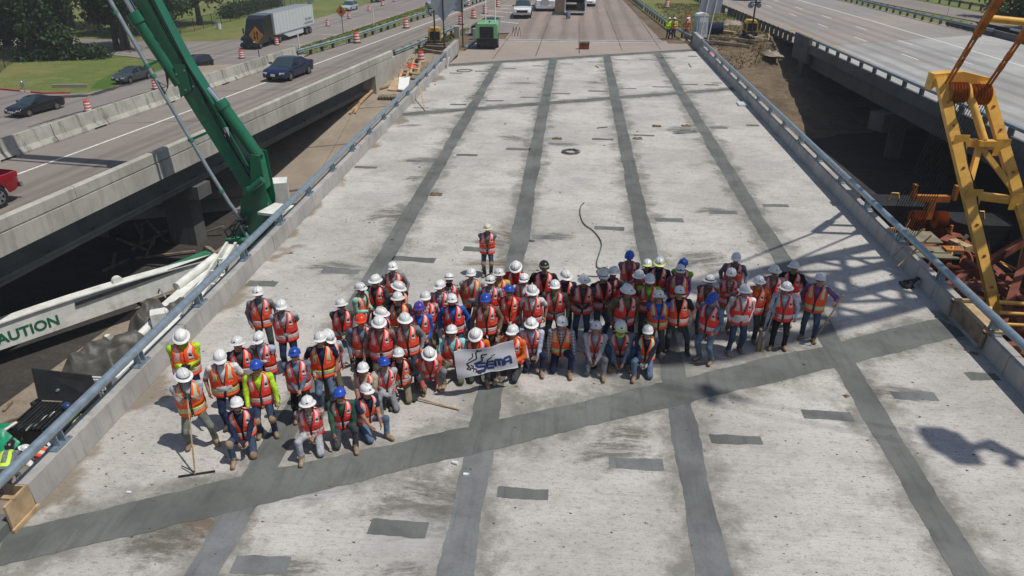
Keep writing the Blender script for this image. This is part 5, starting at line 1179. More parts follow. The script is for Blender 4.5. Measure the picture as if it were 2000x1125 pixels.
for q in range(5):
    mb = MB(); a = q * 1.2; mb.tube([(TX - .5 + .2 * math.cos(a), TY - .9, -2.8), (TX - .4 + .25 * math.sin(a * 2), TY - 1.15, -2.2 - .1 * q), (TX - .1 + .1 * q, TY - 1.0, -1.9), (TX + .2, TY - .6, -2.3 + .1 * q)], .035, 6); mb.build('hydraulic_hose', 'black', pt_, True)
# main boom: tapered box leaning left and up out of the picture, then folding over
def boombox(name, pts, parent, m=GR):
    mb = MB(); n = len(pts)
    for (x, y, z, wd, ht, ux, uz) in pts:
        for a, b in ((-1, -1), (1, -1), (1, 1), (-1, 1)):
            mb.v.append((x + ux * a * ht / 2, y + b * wd / 2, z + uz * a * ht / 2))
    for i in range(n - 1):
        for j in range(4): mb.f.append((i * 4 + j, i * 4 + (j + 1) % 4, i * 4 + 4 + (j + 1) % 4, i * 4 + 4 + j)); mb.m.append(0)
    mb.f += [(0, 1, 2, 3), tuple(range(4 * n - 1, 4 * n - 5, -1))]; mb.m += [0, 0]
    return mb.build(name, m, parent)
b0 = Vector((-14.0, TY, -1.1)); b1 = Vector((-17.9, TY, 8.4)); b2 = Vector((-21.5, TY + .2, 17.0))
bd = (b1 - b0).normalized(); un = Vector((bd.z, 0, -bd.x))        # across the boom in its plane
def bp(s, o=0.0, y=0.0): q = b0 + bd * s + un * o; return (q.x, TY + y, q.z)
def bs(s, wd, ht, o=0.0): q = bp(s, o); return (q[0], TY, q[2], wd, ht, un.x, un.z)
bm_ = boombox('boom', [bs(-.55, .5, .5), bs(.6, .62, .74), bs(2.2, .68, .86), bs(4.2, .68, .98, -.05), bs(6.2, .64, .95, -.16), bs(7.2, .6, .8, -.05), bs(9.2, .58, .74, .08), bs(14, .56, .7, .08), bs(19, .5, .6, .08)], pt_)
for s in (.4, 2.6, 4.6, 8.0):
    mb = MB(); mb.cyl(bp(s, .1, -.40), bp(s, .1, -.36), .09, n=10); mb.build('boom_pin', GR, bm_, True)
# lower lift cylinder to the turret, upper cylinder along the boom
mb = MB(); mb.cyl((TX + .95, TY, .75), bp(4.1, .62), .27, n=16); mb.build('lift_cylinder', GR, pt_, True)
mb = MB(); mb.cyl(bp(4.1, .62), bp(5.0, .4), .13, n=12); mb.build('cylinder_rod', 'chrome', pt_, True)
mb = MB(); mb.cyl(bp(4.0, .62), bp(4.35, .56), .33, n=16); mb.build('cylinder_gland', GR, pt_, True)
mb = MB(); mb.cyl(bp(5.6, -.5, -.15), bp(8.6, -.72, -.15), .3, n=16); mb.build('fold_cylinder', GR, pt_, True)
mb = MB(); mb.cyl(bp(8.3, -.70, -.15), bp(8.75, -.73, -.15), .36, n=16); mb.build('cylinder_gland', GR, pt_, True)
mb = MB(); mb.cyl(bp(8.6, -.72, -.15), bp(13, -.62, -.15), .13, n=12); mb.build('cylinder_rod', 'chrome', pt_, True)
mb = MB(); mb.ext([bp(5.1, -.7, -.42), bp(6.4, -.2, -.42), bp(6.2, .25, -.42), bp(5.2, -.1, -.42)], (0, .06, 0)); mb.build('bracket', GR, pt_)
mb = MB(); mb.cyl((TX + .55, TY - .62, -.65), (TX + 1.25, TY - .62, -.1), .16, n=12); mb.cyl((TX + .5, TY - .7, -.7), (TX + .5, TY + .55, -.7), .22, n=14); mb.build('pivot_link', GR, pt_, True)
mb = MB(); mb.box(bp(3.1, .35, -.36), (.2, .02, .4)); mb.build('warning_plate', 'tape_white', pt_)
# second boom section folded forward over the bridge
mb = MB(); e = Vector(bp(19, .08)); mb.beam(e, e + Vector((-14, 3, 3.5)), .5, .55); mb.build('boom_section', GR, pt_)
# delivery line beside the boom
pl = [bp(-1.0, -1.05, -.5), bp(0.3, -1.2, -.5), bp(2.0, -1.25, -.5), bp(5.2, -1.25, -.5), bp(8.6, -1.2, -.5), bp(14, -1.15, -.5), bp(19, -1.15, -.5)]
mb = MB(); mb.tube(pl, .085, 12); dl = mb.build('delivery_pipe', 'pipe_grey', pt_, True)
mb = MB(); mb.tube([pl[0], (TX - .2, TY - .5, -2.3), (TX + .1, TY - .5, -3.0)], .09, 10); mb.build('delivery_bend', 'pipe_grey', pt_, True)
for s in (.9, 3.4, 6.3, 6.75, 9.0):
    a = Vector(bp(s, -1.245, -.5)); mb = MB(); mb.cyl(a - bd * .07, a + bd * .07, .13, n=12); mb.build('pipe_coupling', 'pump_green_dirty', dl, True)
for s in (3.4, 6.75):
    mb = MB(); mb.beam(bp(s, -1.2, -.5), bp(s, -.4, -.3), .08, .1); mb.build('pipe_bracket', GR, pt_)
for q in range(3):
    mb = MB(); mb.tube([bp(6.4, -1.3, -.5), bp(6.0 - .25 * q, -1.15, -.55), bp(5.7, -.9, -.5), bp(6.2 + .15 * q, -.6, -.4)], .025, 6); mb.build('hydraulic_hose', 'black', pt_, True)
mb = MB(); mb.box((TX + .3, TY + 3.2, -1.9), (.9, 1.0, 1.0), 0, Matrix.Rotation(.3, 3, 'Z')); mb.build('control_box', 'pump_white', pt_)
mb = MB(); mb.box((-13.00, 30.36, -1.50), (1.1, 1.3, .12), 0, Matrix.Rotation(-.25, 3, 'Z')); mb.build('deck_lid', 'pump_white', pt_)
for k, o in enumerate((.18, .26, .34)):
    mb = MB(); mb.tube([bp(s_ * .8 + .3, .2 + .08 * k + .03 * math.sin(s_ * 1.3 + k), -.36 - .02 * k) for s_ in range(24)], .022, 6); mb.build('hydraulic_line', 'black', bm_, True)
for s_ in (1.2, 2.9, 4.7, 6.6, 8.4):
    mb = MB(); mb.box(bp(s_, .3, -.37), (.06, .05, .36), 0, Matrix.Rotation(-.39, 3, 'Y')); mb.build('hose_clamp', 'steel_dark', bm_)
for s_ in (1.6, 3.9, 5.4, 7.3):
    mb = MB(); mb.beam(bp(s_, -.47, -.352), bp(s_, .43, -.352), .012, .03); mb.build('weld_seam', 'pump_green_dirty', bm_)
for s_ in (5.3, 6.0):
    for o in (-.3, .1):
        mb = MB(); mb.cyl(bp(s_, o, -.44), bp(s_, o, -.40), .04, n=8); mb.build('bolt', 'rim', bm_)
# chassis and outriggers
mb = MB(); mb.box((TX + .4, TY - 4, -4.05), (2.3, 15.5, .5)); mb.build('chassis', 'black', pt_)
for y in (TY + 2.6, TY + 1.3, TY - 7.5, TY - 8.8):
    for sx in (-1, 1): wheel(pt_, TX + .4 + sx * 1.05, y, .5, .4, z0=-5.0)
def outrig(p0, p1, h0, h1, wd, name='outrigger', hump=0.0):
    p0, p1 = Vector(p0), Vector(p1); d = (p1 - p0).normalized(); nr = Vector((-d.y, d.x, 0)).normalized() * wd / 2; mb = MB(); k = 6; sec = []
    for i in range(k + 1):
        f = i / k; q = p0.lerp(p1, f); h = h0 + (h1 - h0) * f + hump * math.sin(math.pi * f)
        sec.append([q - nr, q + nr, q + nr + Vector((0, 0, h)), q - nr + Vector((0, 0, h))])
    mb.v = [tuple(v) for s_ in sec for v in s_]
    for i in range(k):
        for j in range(4): mb.f.append((i * 4 + j, i * 4 + (j + 1) % 4, i * 4 + 4 + (j + 1) % 4, i * 4 + 4 + j)); mb.m.append(0)
    mb.f += [(3, 2, 1, 0), tuple(range(k * 4, k * 4 + 4))]; mb.m += [0, 0]; return mb.build(name, 'pump_white', pt_), d
A0 = Vector((-15.35, 29.3, -4.05)); A1 = Vector((-23.2, 19.6, -4.35))
og, od = outrig(A0, A1, .75, .85, .34, hump=.25)
nrm = Vector((-od.y, od.x, 0)); nrm = nrm if nrm.x > 0 else -nrm
if nrm.dot(Vector((15, -25, 0))) < 0: nrm = -nrm
Mx = Matrix((od * -1, Vector((0, 0, 1)), nrm)).transposed().to_4x4(); xdir = -od
cpos = A0.lerp(A1, .655) + nrm * .185 + Vector((0, 0, .24))
text_mesh('CAUTION', .56, 'pump_green', 'lettering', og, Matrix.Translation(cpos) @ Mx, .004, bold=.014)
mb = MB(); K_ = 10
for i in range(K_):
    f0, f1 = i / K_, (i + 1) / K_; hz = lambda f: .75 + .1 * f + .25 * math.sin(math.pi * f) + .03
    mb = MB(); mb.beam(A0.lerp(A1, f0) + Vector((0, 0, hz(f0))), A0.lerp(A1, f1) + Vector((0, 0, hz(f1))), .5, .05); mb.build('top_flange', 'pump_white', og)
mb = MB(); q = A0.lerp(A1, .36) + Vector((0, 0, 1.0)); mb.cyl(q - nrm * .12 + Vector((0, 0, .12)), q + nrm * .12 + Vector((0, 0, .12)), .2, n=12); mb.build('lifting_eye', 'pump_white', og, True)
mb = MB(); mb.beam(A0 + Vector((0, 0, .98)) + nrm * .22, A0.lerp(A1, .5) + Vector((0, 0, .82)) + nrm * .22, .06, .12); mb.build('cable_tray', 'steel_dark', og)
B0 = Vector((-15.0, 29.8, -4.0)); B1 = Vector((-15.6, 22.0, -4.2)); og2, d2 = outrig(B0, B1, 1.0, .8, .5)
mb = MB(); mb.cyl((-15.6, 25.6, -3.1), (-15.1, 28.2, -2.9), .17, n=12); mb.build('outrigger_cylinder', 'pump_white', pt_, True)
mb = MB(); mb.cyl((-15.2, 21.0, -3.3), (-14.9, 23.4, -3.0), .15, n=12); mb.build('outrigger_cylinder', 'pump_white', pt_, True)
C0 = Vector((-14.2, 27.0, -3.9)); C1 = Vector((-14.5, 19.2, -3.9)); og3, d3 = outrig(C0, C1, .8, .7, .25)
for a, b in (((-15.2, 29.6, -2.9), (-14.1, 23.2, -2.9)), ((-14.8, 29.6, -2.9), (-13.7, 23.2, -2.9))):
    mb = MB(); mb.beam(a, b, .1, .22); mb.build('frame_rail', 'pump_white', pt_)
for y in (24.2, 25.4, 26.6, 27.8):
    mb = MB(); mb.beam((-15.1 + (29.6 - y) * .17, y, -2.85), (-14.5 + (29.6 - y) * .17, y, -2.85), .12, .1); mb.build('step_rung', 'pump_white', pt_)
mb = MB(); mb.box((-14.7, 22.6, -3.1), (.5, .5, 1.0), 0, Matrix.Rotation(.5, 3, 'Z')); mb.build('tool_box', 'pump_white', pt_)
# hopper at the rear, lid up
hx, hy = -15.55, 17.55
mb = MB(); mb.add([(hx - .6, hy - .55, -4.6), (hx + .6, hy - .55, -4.6), (hx + .6, hy + .45, -4.6), (hx - .6, hy + .45, -4.6), (hx - 1.05, hy - .75, -3.62), (hx + 1.05, hy - .75, -3.62), (hx + 1.05, hy + .75, -3.62), (hx - 1.05, hy + .75, -3.62)],
                 [(0, 1, 2, 3), (0, 4, 5, 1), (1, 5, 6, 2), (2, 6, 7, 3), (3, 7, 4, 0)]); mb.build('hopper', 'black', pt_)
for k in range(16):
    mb = MB(); mb.beam((hx - .98 + k * .13, hy - .7, -3.6), (hx - .98 + k * .13, hy + .7, -3.6), .03, .05); mb.build('hopper_grate_bar', 'olive_metal' if 'olive_metal' in MATS else 'steel_dark', pt_)
mb = MB(); mb.add([(hx - 1.05, hy + .78, -3.6), (hx + 1.05, hy + .78, -3.6), (hx + .55, hy + 1.3, -2.95), (hx - 1.35, hy + 1.25, -2.75), (hx - 1.05, hy + .83, -3.6), (hx + 1.05, hy + .83, -3.6), (hx + .55, hy + 1.35, -2.95), (hx - 1.35, hy + 1.3, -2.75)], [(0, 1, 2, 3), (7, 6, 5, 4), (0, 4, 5, 1), (1, 5, 6, 2), (2, 6, 7, 3), (3, 7, 4, 0)]); mb.build('hopper_lid', 'black', pt_)
# tarp-covered body between hopper and turret
def lump(name, c, dims, m, parent, seed, n=14, fold=.12):
    r = random.Random(seed); mb = MB(); ph = [r.uniform(0, 6) for _ in range(6)]
    for i in range(n + 1):
        for j in range(n + 1):
            u, v = i / n * 2 - 1, j / n * 2 - 1; e = max(abs(u), abs(v)); ed = max(0, 1 - max(0, e - .55) / .45)
            z = dims[2] * ed ** .7 + fold * (math.sin(u * 5 + ph[0] + v * 2) + math.sin(v * 7 + ph[1] - u * 3) * .7 + (1 - abs(math.sin((u + v * .6) * 6.5 + ph[2] + 1.5 * math.sin(v * 3)))) * .7 + (1 - abs(math.sin((u * .5 - v) * 8 + ph[5]))) * .5) * (.35 + .65 * ed)
            mb.v.append((c[0] + u * dims[0] + .1 * dims[0] * math.sin(v * 4 + ph[3]), c[1] + v * dims[1] + .08 * dims[1] * math.sin(u * 5 + ph[4]), c[2] + max(0.01, z)))
    for i in range(n):
        for j in range(n): a = i * (n + 1) + j; mb.f.append((a, a + 1, a + n + 2, a + n + 1)); mb.m.append(0)
    return mb.build(name, m, parent, 'all')
lump('tarpaulin', (-15.6, 20.7, -4.2), (1.25, 1.5, 1.15), 'tarp_dark', pt_, 2, 40, .13)
lump('tarpaulin', (-15.3, 23.4, -4.3), (1.0, 1.3, 1.2), 'tarp_dark', pt_, 5, 40, .15)
gl = MB()
for i in range(9):
    for j in range(6): gl.box((-15.75 + i * .085, 19.25, -4.0 + j * .12), (.06, .05, .085))
gl.box((-15.41, 19.32, -3.7), (.85, .06, .8)); gl.build('radiator_grille', 'pump_white', pt_)
r = random.Random(21)
for k in range(60):
    x = r.uniform(-17.0, -14.2); y = r.uniform(16.2, 28.5); z = -4.3 + r.uniform(0, .9); mb = MB(); c = Vector((x, y, z)); kd = k % 5
    if kd == 0: mb.tube([c, c + Vector((r.uniform(-.6, .6), r.uniform(-.8, .8), .25)), c + Vector((r.uniform(-.9, .9), r.uniform(-1.2, 1.2), .0))], .035, 6); mb.build('hose', ('black', 'pipe_grey', 'rubber')[k % 3], pt_, True)
    elif kd == 1: mb.cyl(c, c + Vector((r.uniform(-.05, .05), r.uniform(-.9, .9), r.uniform(-.2, .3))), .045, n=8); mb.build('pipe_stub', ('pump_white', 'pipe_grey', 'rim')[k % 3], pt_, True)
    elif kd == 2: mb.box(c, (r.uniform(.1, .4), r.uniform(.1, .5), r.uniform(.1, .35)), 0, Matrix.Rotation(r.uniform(0, 1.5), 3, 'Z')); mb.build('fitting', ('steel_dark', 'pump_white', 'wood_old', 'pump_green_dirty')[k % 4], pt_)
    elif kd == 3: mb.beam(c, c + Vector((r.uniform(-.8, .8), r.uniform(-1, 1), r.uniform(-.1, .3))), .08, .06); mb.build('bracket_bar', ('pump_white', 'steel_dark')[k % 2], pt_)
    else: mb.lathe([(.09, 0), (.13, .28), (.12, .28), (.08, .02)], 10); mb.xf(Matrix.Translation((x, y, -4.95))); mb.build('bucket', ('tape_white', 'black', 'machine_yellow')[k % 3], pt_, True)
# green sheeting and loose bits on the ground
o = lump('green_sheeting', (-17.9, 17.4, -4.97), (.85, 1.3, .4), 'tarp_green', None, 8, 20, .12); tag(o, 'crumpled green plastic sheeting on the ground by the hopper', 'tarp')
o = lump('sack', (-16.5, 17.15, -4.97), (.3, .35, .3), 'tape_white', None, 9, 8, .05); tag(o, 'white bundle lying beside the green sheeting', 'sack')
for q, (a, b) in enumerate((((-18.01, 17.97, -5.00), (-17.05, 19.01, -5.00)), ((-18.59, 18.68, -5.00), (-18.15, 19.12, -5.00)), ((-18.97, 19.40, -5.00), (-19.06, 19.94, -5.00)))):
    mb = MB(); mb.beam((a[0], a[1], -4.93), (b[0], b[1], -4.93), .09, .07); tag(mb.build('timber', 'wood_old'), ('long timber across the dirt beside the green sheeting', 'thin timber left of the hopper lid', 'short dark stick on the dirt left of the hopper')[q], 'timber')
mb = MB(); mb.ext([(-18.97, 27.73, -4.90), (-18.78, 29.03, -4.90), (-17.92, 29.75, -4.90), (-16.75, 27.18, -4.90), (-17.38, 26.42, -4.90)], (0, 0, .12)); tag(mb.build('plywood_sheet', 'wood_old'), 'dirty plywood sheet lying under the white outrigger', 'plywood')
mb = MB(); mb.box((-17.17, 29.22, -3.90), (.5, 2.6, .5), 0, Matrix.Rotation(-.5, 3, 'Z')); g_ = mb.build('equipment_box', 'pump_green_dirty', pt_)
o = lump('rubble', (-17.3, 31.8, -4.98), (.9, 1.0, .5), 'dirt', None, 12, 12, .15); tag(o, 'pile of pale rubble left of the pump turret', 'rubble pile')
# debris in the gloom under the old bridge
for q in range(14):
    r = random.Random(q); x = -20.6 + r.uniform(-2.2, 1.2); y = 31 + r.uniform(-1.2, 4.5); a = r.uniform(0, 3); L = r.uniform(1.2, 3)
    mb = MB(); mb.beam((x, y, -4.85), (x + L * math.cos(a), y + L * math.sin(a), -4.85 + r.uniform(0, .5)), .12, .09)
    tag(mb.build('timber', 'wood_old'), 'loose timber in the dark debris under the left bridge', 'timber', 'timbers under the left bridge')

# ================================================================ CRAWLER CRANE (right of the deck, below)
cr = thing('crawler_crane', 'yellow crawler crane with open mast frame standing right of the deck', 'crane', (0, 0, 0))
mat('olive_metal', (.22, .2, .13), .7, .1, var=.2)
YC = 'yellow_crane'
TLp, BLp = Vector((12.93, 28.00, 5.09)), Vector((14.89, 24.00, -2.14)); TRp, BRp = Vector((14.46, 28.00, 4.97)), Vector((14.89, 24.00, -2.14)) + Vector((1.95, 0, -.1))
def leg(a, b, name='mast_leg', w=.34):
    mb = MB(); mb.beam(a, b, w, w * .95, up=(0, 1, .2)); return mb.build(name, YC, cr)
def ml(f, side): return TLp.lerp(BLp, f) if side == 0 else TRp.lerp(BRp, f)
leg(TLp, BLp); leg(TRp, BRp)
mb = MB(); a, b = ml(0, 0), ml(0, 1); mb.ext([a + Vector((-.25, -.02, -.45)), a + Vector((-.22, -.02, .12)), a.lerp(b, .5) + Vector((0, -.02, .28)), b + Vector((.22, -.02, .12)), b + Vector((.25, -.02, -.45)), b + Vector((-.12, -.02, -.1)), a + Vector((.12, -.02, -.1))], (0, .5, 0)); mb.build('head_plate', YC, cr)
for f in (.27, .50):
    mb = MB(); mb.beam(ml(f, 0), ml(f + .01, 1), .26, .26, up=(0, 1, 0)); mb.build('cross_member', YC, cr)
for f in (.27, .50):
    for sd in (0, 1):
        q = ml(f, sd) + Vector((.12 if sd == 0 else -.12, -.18, -.05)); mb = MB(); mb.ext([q + Vector((-.25, 0, -.3)), q + Vector((.25, 0, -.3)), q + Vector((.25, 0, .3)), q + Vector((-.25, 0, .3))], (0, -.03, 0)); mb.build('gusset', YC, cr)
for sd in (0, 1):
    for f in (.1, .2, .38, .62, .75, .88):
        q = ml(f, sd) + Vector((0, -.19, 0)); mb = MB(); mb.cyl(q, q + Vector((0, -.04, 0)), .05, n=8); mb.build('bolt', 'orange_crane', cr)
mb = MB(); mb.tube([ml(f, 0) + Vector((.2 + .04 * math.sin(f * 30), -.2, 0)) for f in np.linspace(.08, .95, 24)], .025, 6); mb.build('hydraulic_hose', 'black', cr, True)
m0 = ml(.28, 0).lerp(ml(.28, 1), .5)
for sd in (0, 1): mb = MB(); mb.beam(m0, ml(.49, sd), .17, .17, up=(0, 1, 0)); mb.build('brace', YC, cr)
mb = MB(); mb.cyl(ml(0.02, 0).lerp(ml(.02, 1), .5) + Vector((0, -.3, 0)), ml(.25, 0).lerp(ml(.25, 1), .55) + Vector((0, -.3, 0)), .13, n=14); mb.build('strut', YC, cr, True)
mb = MB(); mb.box(m0 + Vector((.1, -.2, .12)), (.55, .3, .2)); mb.build('strut_shoe', YC, cr)
for side in (0.26, 0.76):
    c = ml(.055, 0).lerp(ml(.055, 1), side) + Vector((0, -.15, 0))
    for k in range(6):
        mb = MB(); mb.lathe([(.12, -.03), (.36, -.03), (.31, -.012), (.31, .012), (.36, .03), (.12, .03)], 20); mb.xf(Matrix.Translation(c + Vector(((k - 2.5) * .1, 0, 0))) @ Matrix.Rotation(R(90), 4, 'Y')); mb.build('sheave', 'orange_crane', cr, True)
    for k in range(7):
        mb = MB(); x = c.x + (k - 3) * .1; mb.cyl((x, c.y - .1, c.z - .3), (x + .25, c.y + 3.6, -3.3), .014, n=5); mb.build('hoist_rope', 'black', cr)
BT = Vector((16.6, 12.4, 36.0)); BB = Vector((17.2, 21.5, -2.6))
BB = Vector((18.7, 28.0, -2.6))
# pendants: from the mast head up to the boom point, with yellow spreader bars
PT = [Vector((12.66, 24.90, 7.90)), Vector((14.45, 26.20, 7.10))]
for sd in (0, 1):
    s0 = ml(0.03, sd) + Vector((0, -.1, .05)); s0 = s0 + Vector((.12 if sd == 0 else -.05, 0, 0)); tdir = Vector((12.79, 25.20, 7.83)) - Vector((13.20, 27.90, 4.83)); nx = s0 + tdir * .62
    for o in (-.06, .06):
        mb = MB(); mb.cyl(s0 + Vector((o, 0, 0)), nx + Vector((o, 0, 0)), .042, n=8); mb.build('pendant_bar', 'orange_crane', cr, True)
    for f in (.28, .42, .62):
        mb = MB(); q = s0 + tdir * f; mb.cyl(q - tdir.normalized() * .16, q + tdir.normalized() * .16, .1, n=8); mb.build('pendant_link', 'orange_crane', cr, True)
    e = s0 + tdir * 1.15; mb = MB(); mb.beam(nx, e, .22, .2); mb.build('spreader_leg', 'orange_crane', cr)
    tip = BT + Vector((-.8 if sd == 0 else .8, .6, 0)); mb = MB(); mb.cyl(e, tip, .05, n=8); mb.build('pendant_rope', 'orange_crane', cr, True)
    if sd == 0: e0, n0 = e, nx
    else:
        for f, p0_, p1_ in ((0, e0, e), (1, n0.lerp(e0, .35), nx.lerp(e, .35))):
            mb = MB(); mb.cyl(p0_ + Vector((.05, 0, 0)), p1_, .11, n=12); mb.build('spreader_bar', YC, cr, True)
# lattice boom, nearly upright, its shadow falls across the deck
def lattice(a, b, w0, w1, nb, m, rc, rl):
    d = b - a; ax = d.normalized(); sx = Vector((1, 0, 0)); sx = (sx - ax * sx.dot(ax)).normalized(); sy = ax.cross(sx); C = []
    for i in range(nb + 1):
        f = i / nb; wd = w0 + (w1 - w0) * f if f > 0 else w0; wd = w1 if f > .12 and f < .9 else (w0 + (w1 - w0) * min(1, f / .12) if f <= .12 else w1 + (w0 - w1) * (f - .9) / .1)
        c = a + d * f; C.append([c + sx * p_ * wd / 2 + sy * q_ * wd / 2 for p_, q_ in ((-1, -1), (1, -1), (1, 1), (-1, 1))])
    for k in range(4):
        mb = MB(); mb.tube([C[i][k] for i in range(nb + 1)], rc, 8); mb.build('boom_chord', m, cr, True)
    for i in range(nb):
        for k in range(4):
            k2 = (k + 1) % 4; mb = MB(); p0_, p1_ = (C[i][k], C[i + 1][k2]) if i % 2 == 0 else (C[i][k2], C[i + 1][k]); mb.cyl(p0_, p1_, rl, n=6); mb.build('boom_lacing', m, cr)
lattice(BB, BT, 1.0, 2.6, 17, YC, .27, .12)
mb = MB(); mb.box(BT + Vector((0, -.3, .2)), (1.5, 1.7, 1.4)); mb.build('boom_head', YC, cr)
# hoist lines with main hook block and ball
for nm, off, zz, sz in (('hook_block', Vector((.2, -1.2, 0)), 18.6, 1.0), ('headache_ball', Vector((.1, -.9, 0)), 29.2, .5)):
    q = Vector((BT.x + off.x, BT.y + off.y, zz))
    for o in (-.25, .25): mb = MB(); mb.cyl((q.x, q.y + o * sz, zz), (q.x, q.y + o * .6, BT.z), .02, n=5); mb.build('hoist_rope', 'black', cr)
    mb = MB(); mb.box(q + Vector((0, 0, .1 * sz)), (.35 * sz, .7 * sz, 1.0 * sz), 0, Matrix.Rotation(.5, 3, 'X')); mb.cyl(q + Vector((-.2 * sz, .1, .5 * sz)), q + Vector((.2 * sz, .1, .5 * sz)), .5 * sz, n=16); mb.cyl(q + Vector((-.2 * sz, -.25, .1)), q + Vector((.2 * sz, -.25, .1)), .4 * sz, n=16)
    mb.tube([q + Vector((0, -.1, -.3 * sz)), q + Vector((0, .1 * sz, -.9 * sz)), q + Vector((.2 * sz, .35 * sz, -1.3 * sz)), q + Vector((.3 * sz, .0 * sz, -1.7 * sz)), q + Vector((.1 * sz, -.4 * sz, -1.5 * sz))], .13 * sz, 8); mb.tube([q + Vector((.1, .1, -1.2 * sz)), q + Vector((.4, -.2, -2.6 * sz))], .1 * sz, 6); mb.build(nm, 'yellow_crane', cr, True)
# rotating bed: frames, drums, gratings, counterweights
for x in (13.6, 17.6):
    mb = MB(); mb.beam((x, 19.5, -3.5), (x + .6, 37, -3.5), .45, .9); mb.build('bed_frame', 'rust_red', cr)
for y in (20.5, 24.0, 29.2, 33.0, 36.5):
    mb = MB(); mb.beam((13.6, y, -3.6), (18.0, y, -3.6), .35, .6); mb.build('bed_crossbeam', 'rust_red', cr)
for x, y, z, rr_, L in ((15.7, 27.0, -2.9, .62, 1.9), (15.9, 24.6, -2.8, .72, 2.0), (16.0, 30.2, -3.0, .55, 1.7)):
    mb = MB(); mb.cyl((x - L / 2, y, z), (x + L / 2, y, z), rr_ * .72, n=20); mb.build('rope_drum', 'rust_red', cr, True)
    for sx in (-1, 1): mb = MB(); mb.cyl((x + sx * L / 2, y, z), (x + sx * (L / 2 + .07), y, z), rr_, n=22); mb.build('drum_flange', 'rust_red', cr, True)
for u, v, w_, d_ in ((1795, 462, 1.3, 1.5), (1812, 486, 1.5, .8), (1828, 498, 1.6, .7)):
    pass
for c, d in (((15.35, 31.42, -2.30), (1.35, 1.3, .06)), ((15.19, 30.10, -2.35), (1.4, .6, .06)), ((15.30, 29.58, -2.40), (1.6, .5, .06)), ((15.23, 32.57, -2.50), (.5, .8, .06))):
    mb = MB(); mb.box(c, d); mb.build('grating_panel', 'olive_metal', cr)
for k, (c, d) in enumerate((((16.13, 30.08, -2.40), (.7, .5, .35)), ((16.89, 31.04, -2.50), (.4, .9, .3)), ((16.73, 31.85, -2.60), (.9, .4, .25)), ((16.12, 29.61, -2.50), (.25, .25, .5)))):
    mb = MB(); mb.box(c, d, 0, Matrix.Rotation(k * .4, 3, 'Z')); mb.build('valve_block', ('orange_crane', 'wood', 'rust_red', 'black')[k], cr)
r = random.Random(11)
for k in range(110):
    c = Vector((r.uniform(13.6, 18.0), r.uniform(20.5, 33.0), r.uniform(-3.1, -2.4))); mb = MB(); kd = k % 4; mm = ('rust_red', 'orange_crane', 'black', 'orange_crane', 'olive_metal', 'rust_red', 'yellow_crane')[k % 7]
    if kd == 0: mb.tube([c, c + Vector((r.uniform(-.6, .6), r.uniform(-.6, .6), .35)), c + Vector((r.uniform(-.8, .8), r.uniform(-.8, .8), .05))], .03, 6); mb.build('hydraulic_hose', mm, cr, True)
    elif kd == 1: mb.cyl(c, c + Vector((r.uniform(-.5, .5), r.uniform(-.5, .5), r.uniform(0, .3))), r.uniform(.04, .1), n=8); mb.build('pipe_stub', mm, cr, True)
    elif kd == 2: mb.box(c, (r.uniform(.08, .35), r.uniform(.08, .35), r.uniform(.1, .4)), 0, Matrix.Rotation(r.uniform(0, 1), 3, 'Z')); mb.build('machinery_block', mm, cr)
    else: mb.beam(c, c + Vector((r.uniform(-1, 1), r.uniform(-1, 1), r.uniform(-.1, .4))), .06, .09); mb.build('bracket_bar', mm, cr)
for x, y, nsl in ((19.3, 34.8, 6), (16.3, 37.2, 5)):
    for k in range(nsl):
        e = r.uniform(-.06, .06); mb = MB(); z = -2.55 - (k + 1) * .36
        mb.ext([(x - 1.2 + e, y - .6, z), (x - .8 + e, y - .95, z), (x + 1.2 + e, y - .95, z), (x + 1.5 + e, y - .6, z), (x + 1.5 + e, y + .8, z), (x - 1.2 + e, y + .8, z)], (0, 0, .33)); mb.build('counterweight', 'black', cr)
    mb = MB(); mb.tube([(x - .2, y - .1, -2.55), (x - .1, y - .1, -2.2), (x + .2, y - .1, -2.2), (x + .3, y - .1, -2.55)], .05, 6); mb.build('lifting_eye', YC, cr, True)
# travelling sheave block behind the mast
c = Vector((17.01, 34.54, -2.60))
for sd in (-1, 1):
    for k in range(6):
        mb = MB(); mb.lathe([(.1, -.02), (.42, -.02), (.38, 0), (.42, .02), (.1, .02)], 18); mb.xf(Matrix.Translation(c + Vector((sd * (.3 + k * .09), 0, 0))) @ Matrix.Rotation(R(90), 4, 'Y')); mb.build('sheave', 'orange_crane', cr, True)
mb = MB(); mb.box(c + Vector((0, .1, .5)), (.3, .3, 1.0)); mb.box(c + Vector((0, .1, 1.0)), (1.5, .25, .3)); mb.box(c + Vector((-.9, .1, 1.3)), (.15, .3, .7)); mb.box(c + Vector((.95, .1, 1.3)), (.15, .3, .7)); mb.build('block_frame', 'orange_crane', cr)
mb = MB(); mb.beam((13.30, 24.50, -1.42), (16.74, 26.50, -0.29), .2, .28); mb.build('diagonal_tie', 'rust_red', cr)
mb = MB(); mb.beam((16.19, 25.50, -0.19), (14.45, 22.80, -2.06), .26, .26); mb.build('boom_foot', 'rust_red', cr)
mb = MB(); mb.beam((14.11, 25.50, -0.86), (15.57, 23.50, -1.61), .28, .3); mb.build('catwalk_beam', 'rust_red', cr)
for a, b in (((14.23, 23.00, -1.22), (15.37, 23.00, -1.25)), ((14.34, 23.00, -1.60), (15.48, 23.00, -1.62)), ((14.45, 23.00, -2.02), (15.61, 23.00, -2.04))):
    mb = MB(); mb.cyl(a, b, .07, n=10); mb.build('boom_foot_bar', YC, cr, True)
mb = MB(); mb.cyl(BLp + Vector((-.4, 0, .1)), BLp + Vector((.3, 0, .1)), .16, n=14); mb.build('mast_pin', YC, cr, True)
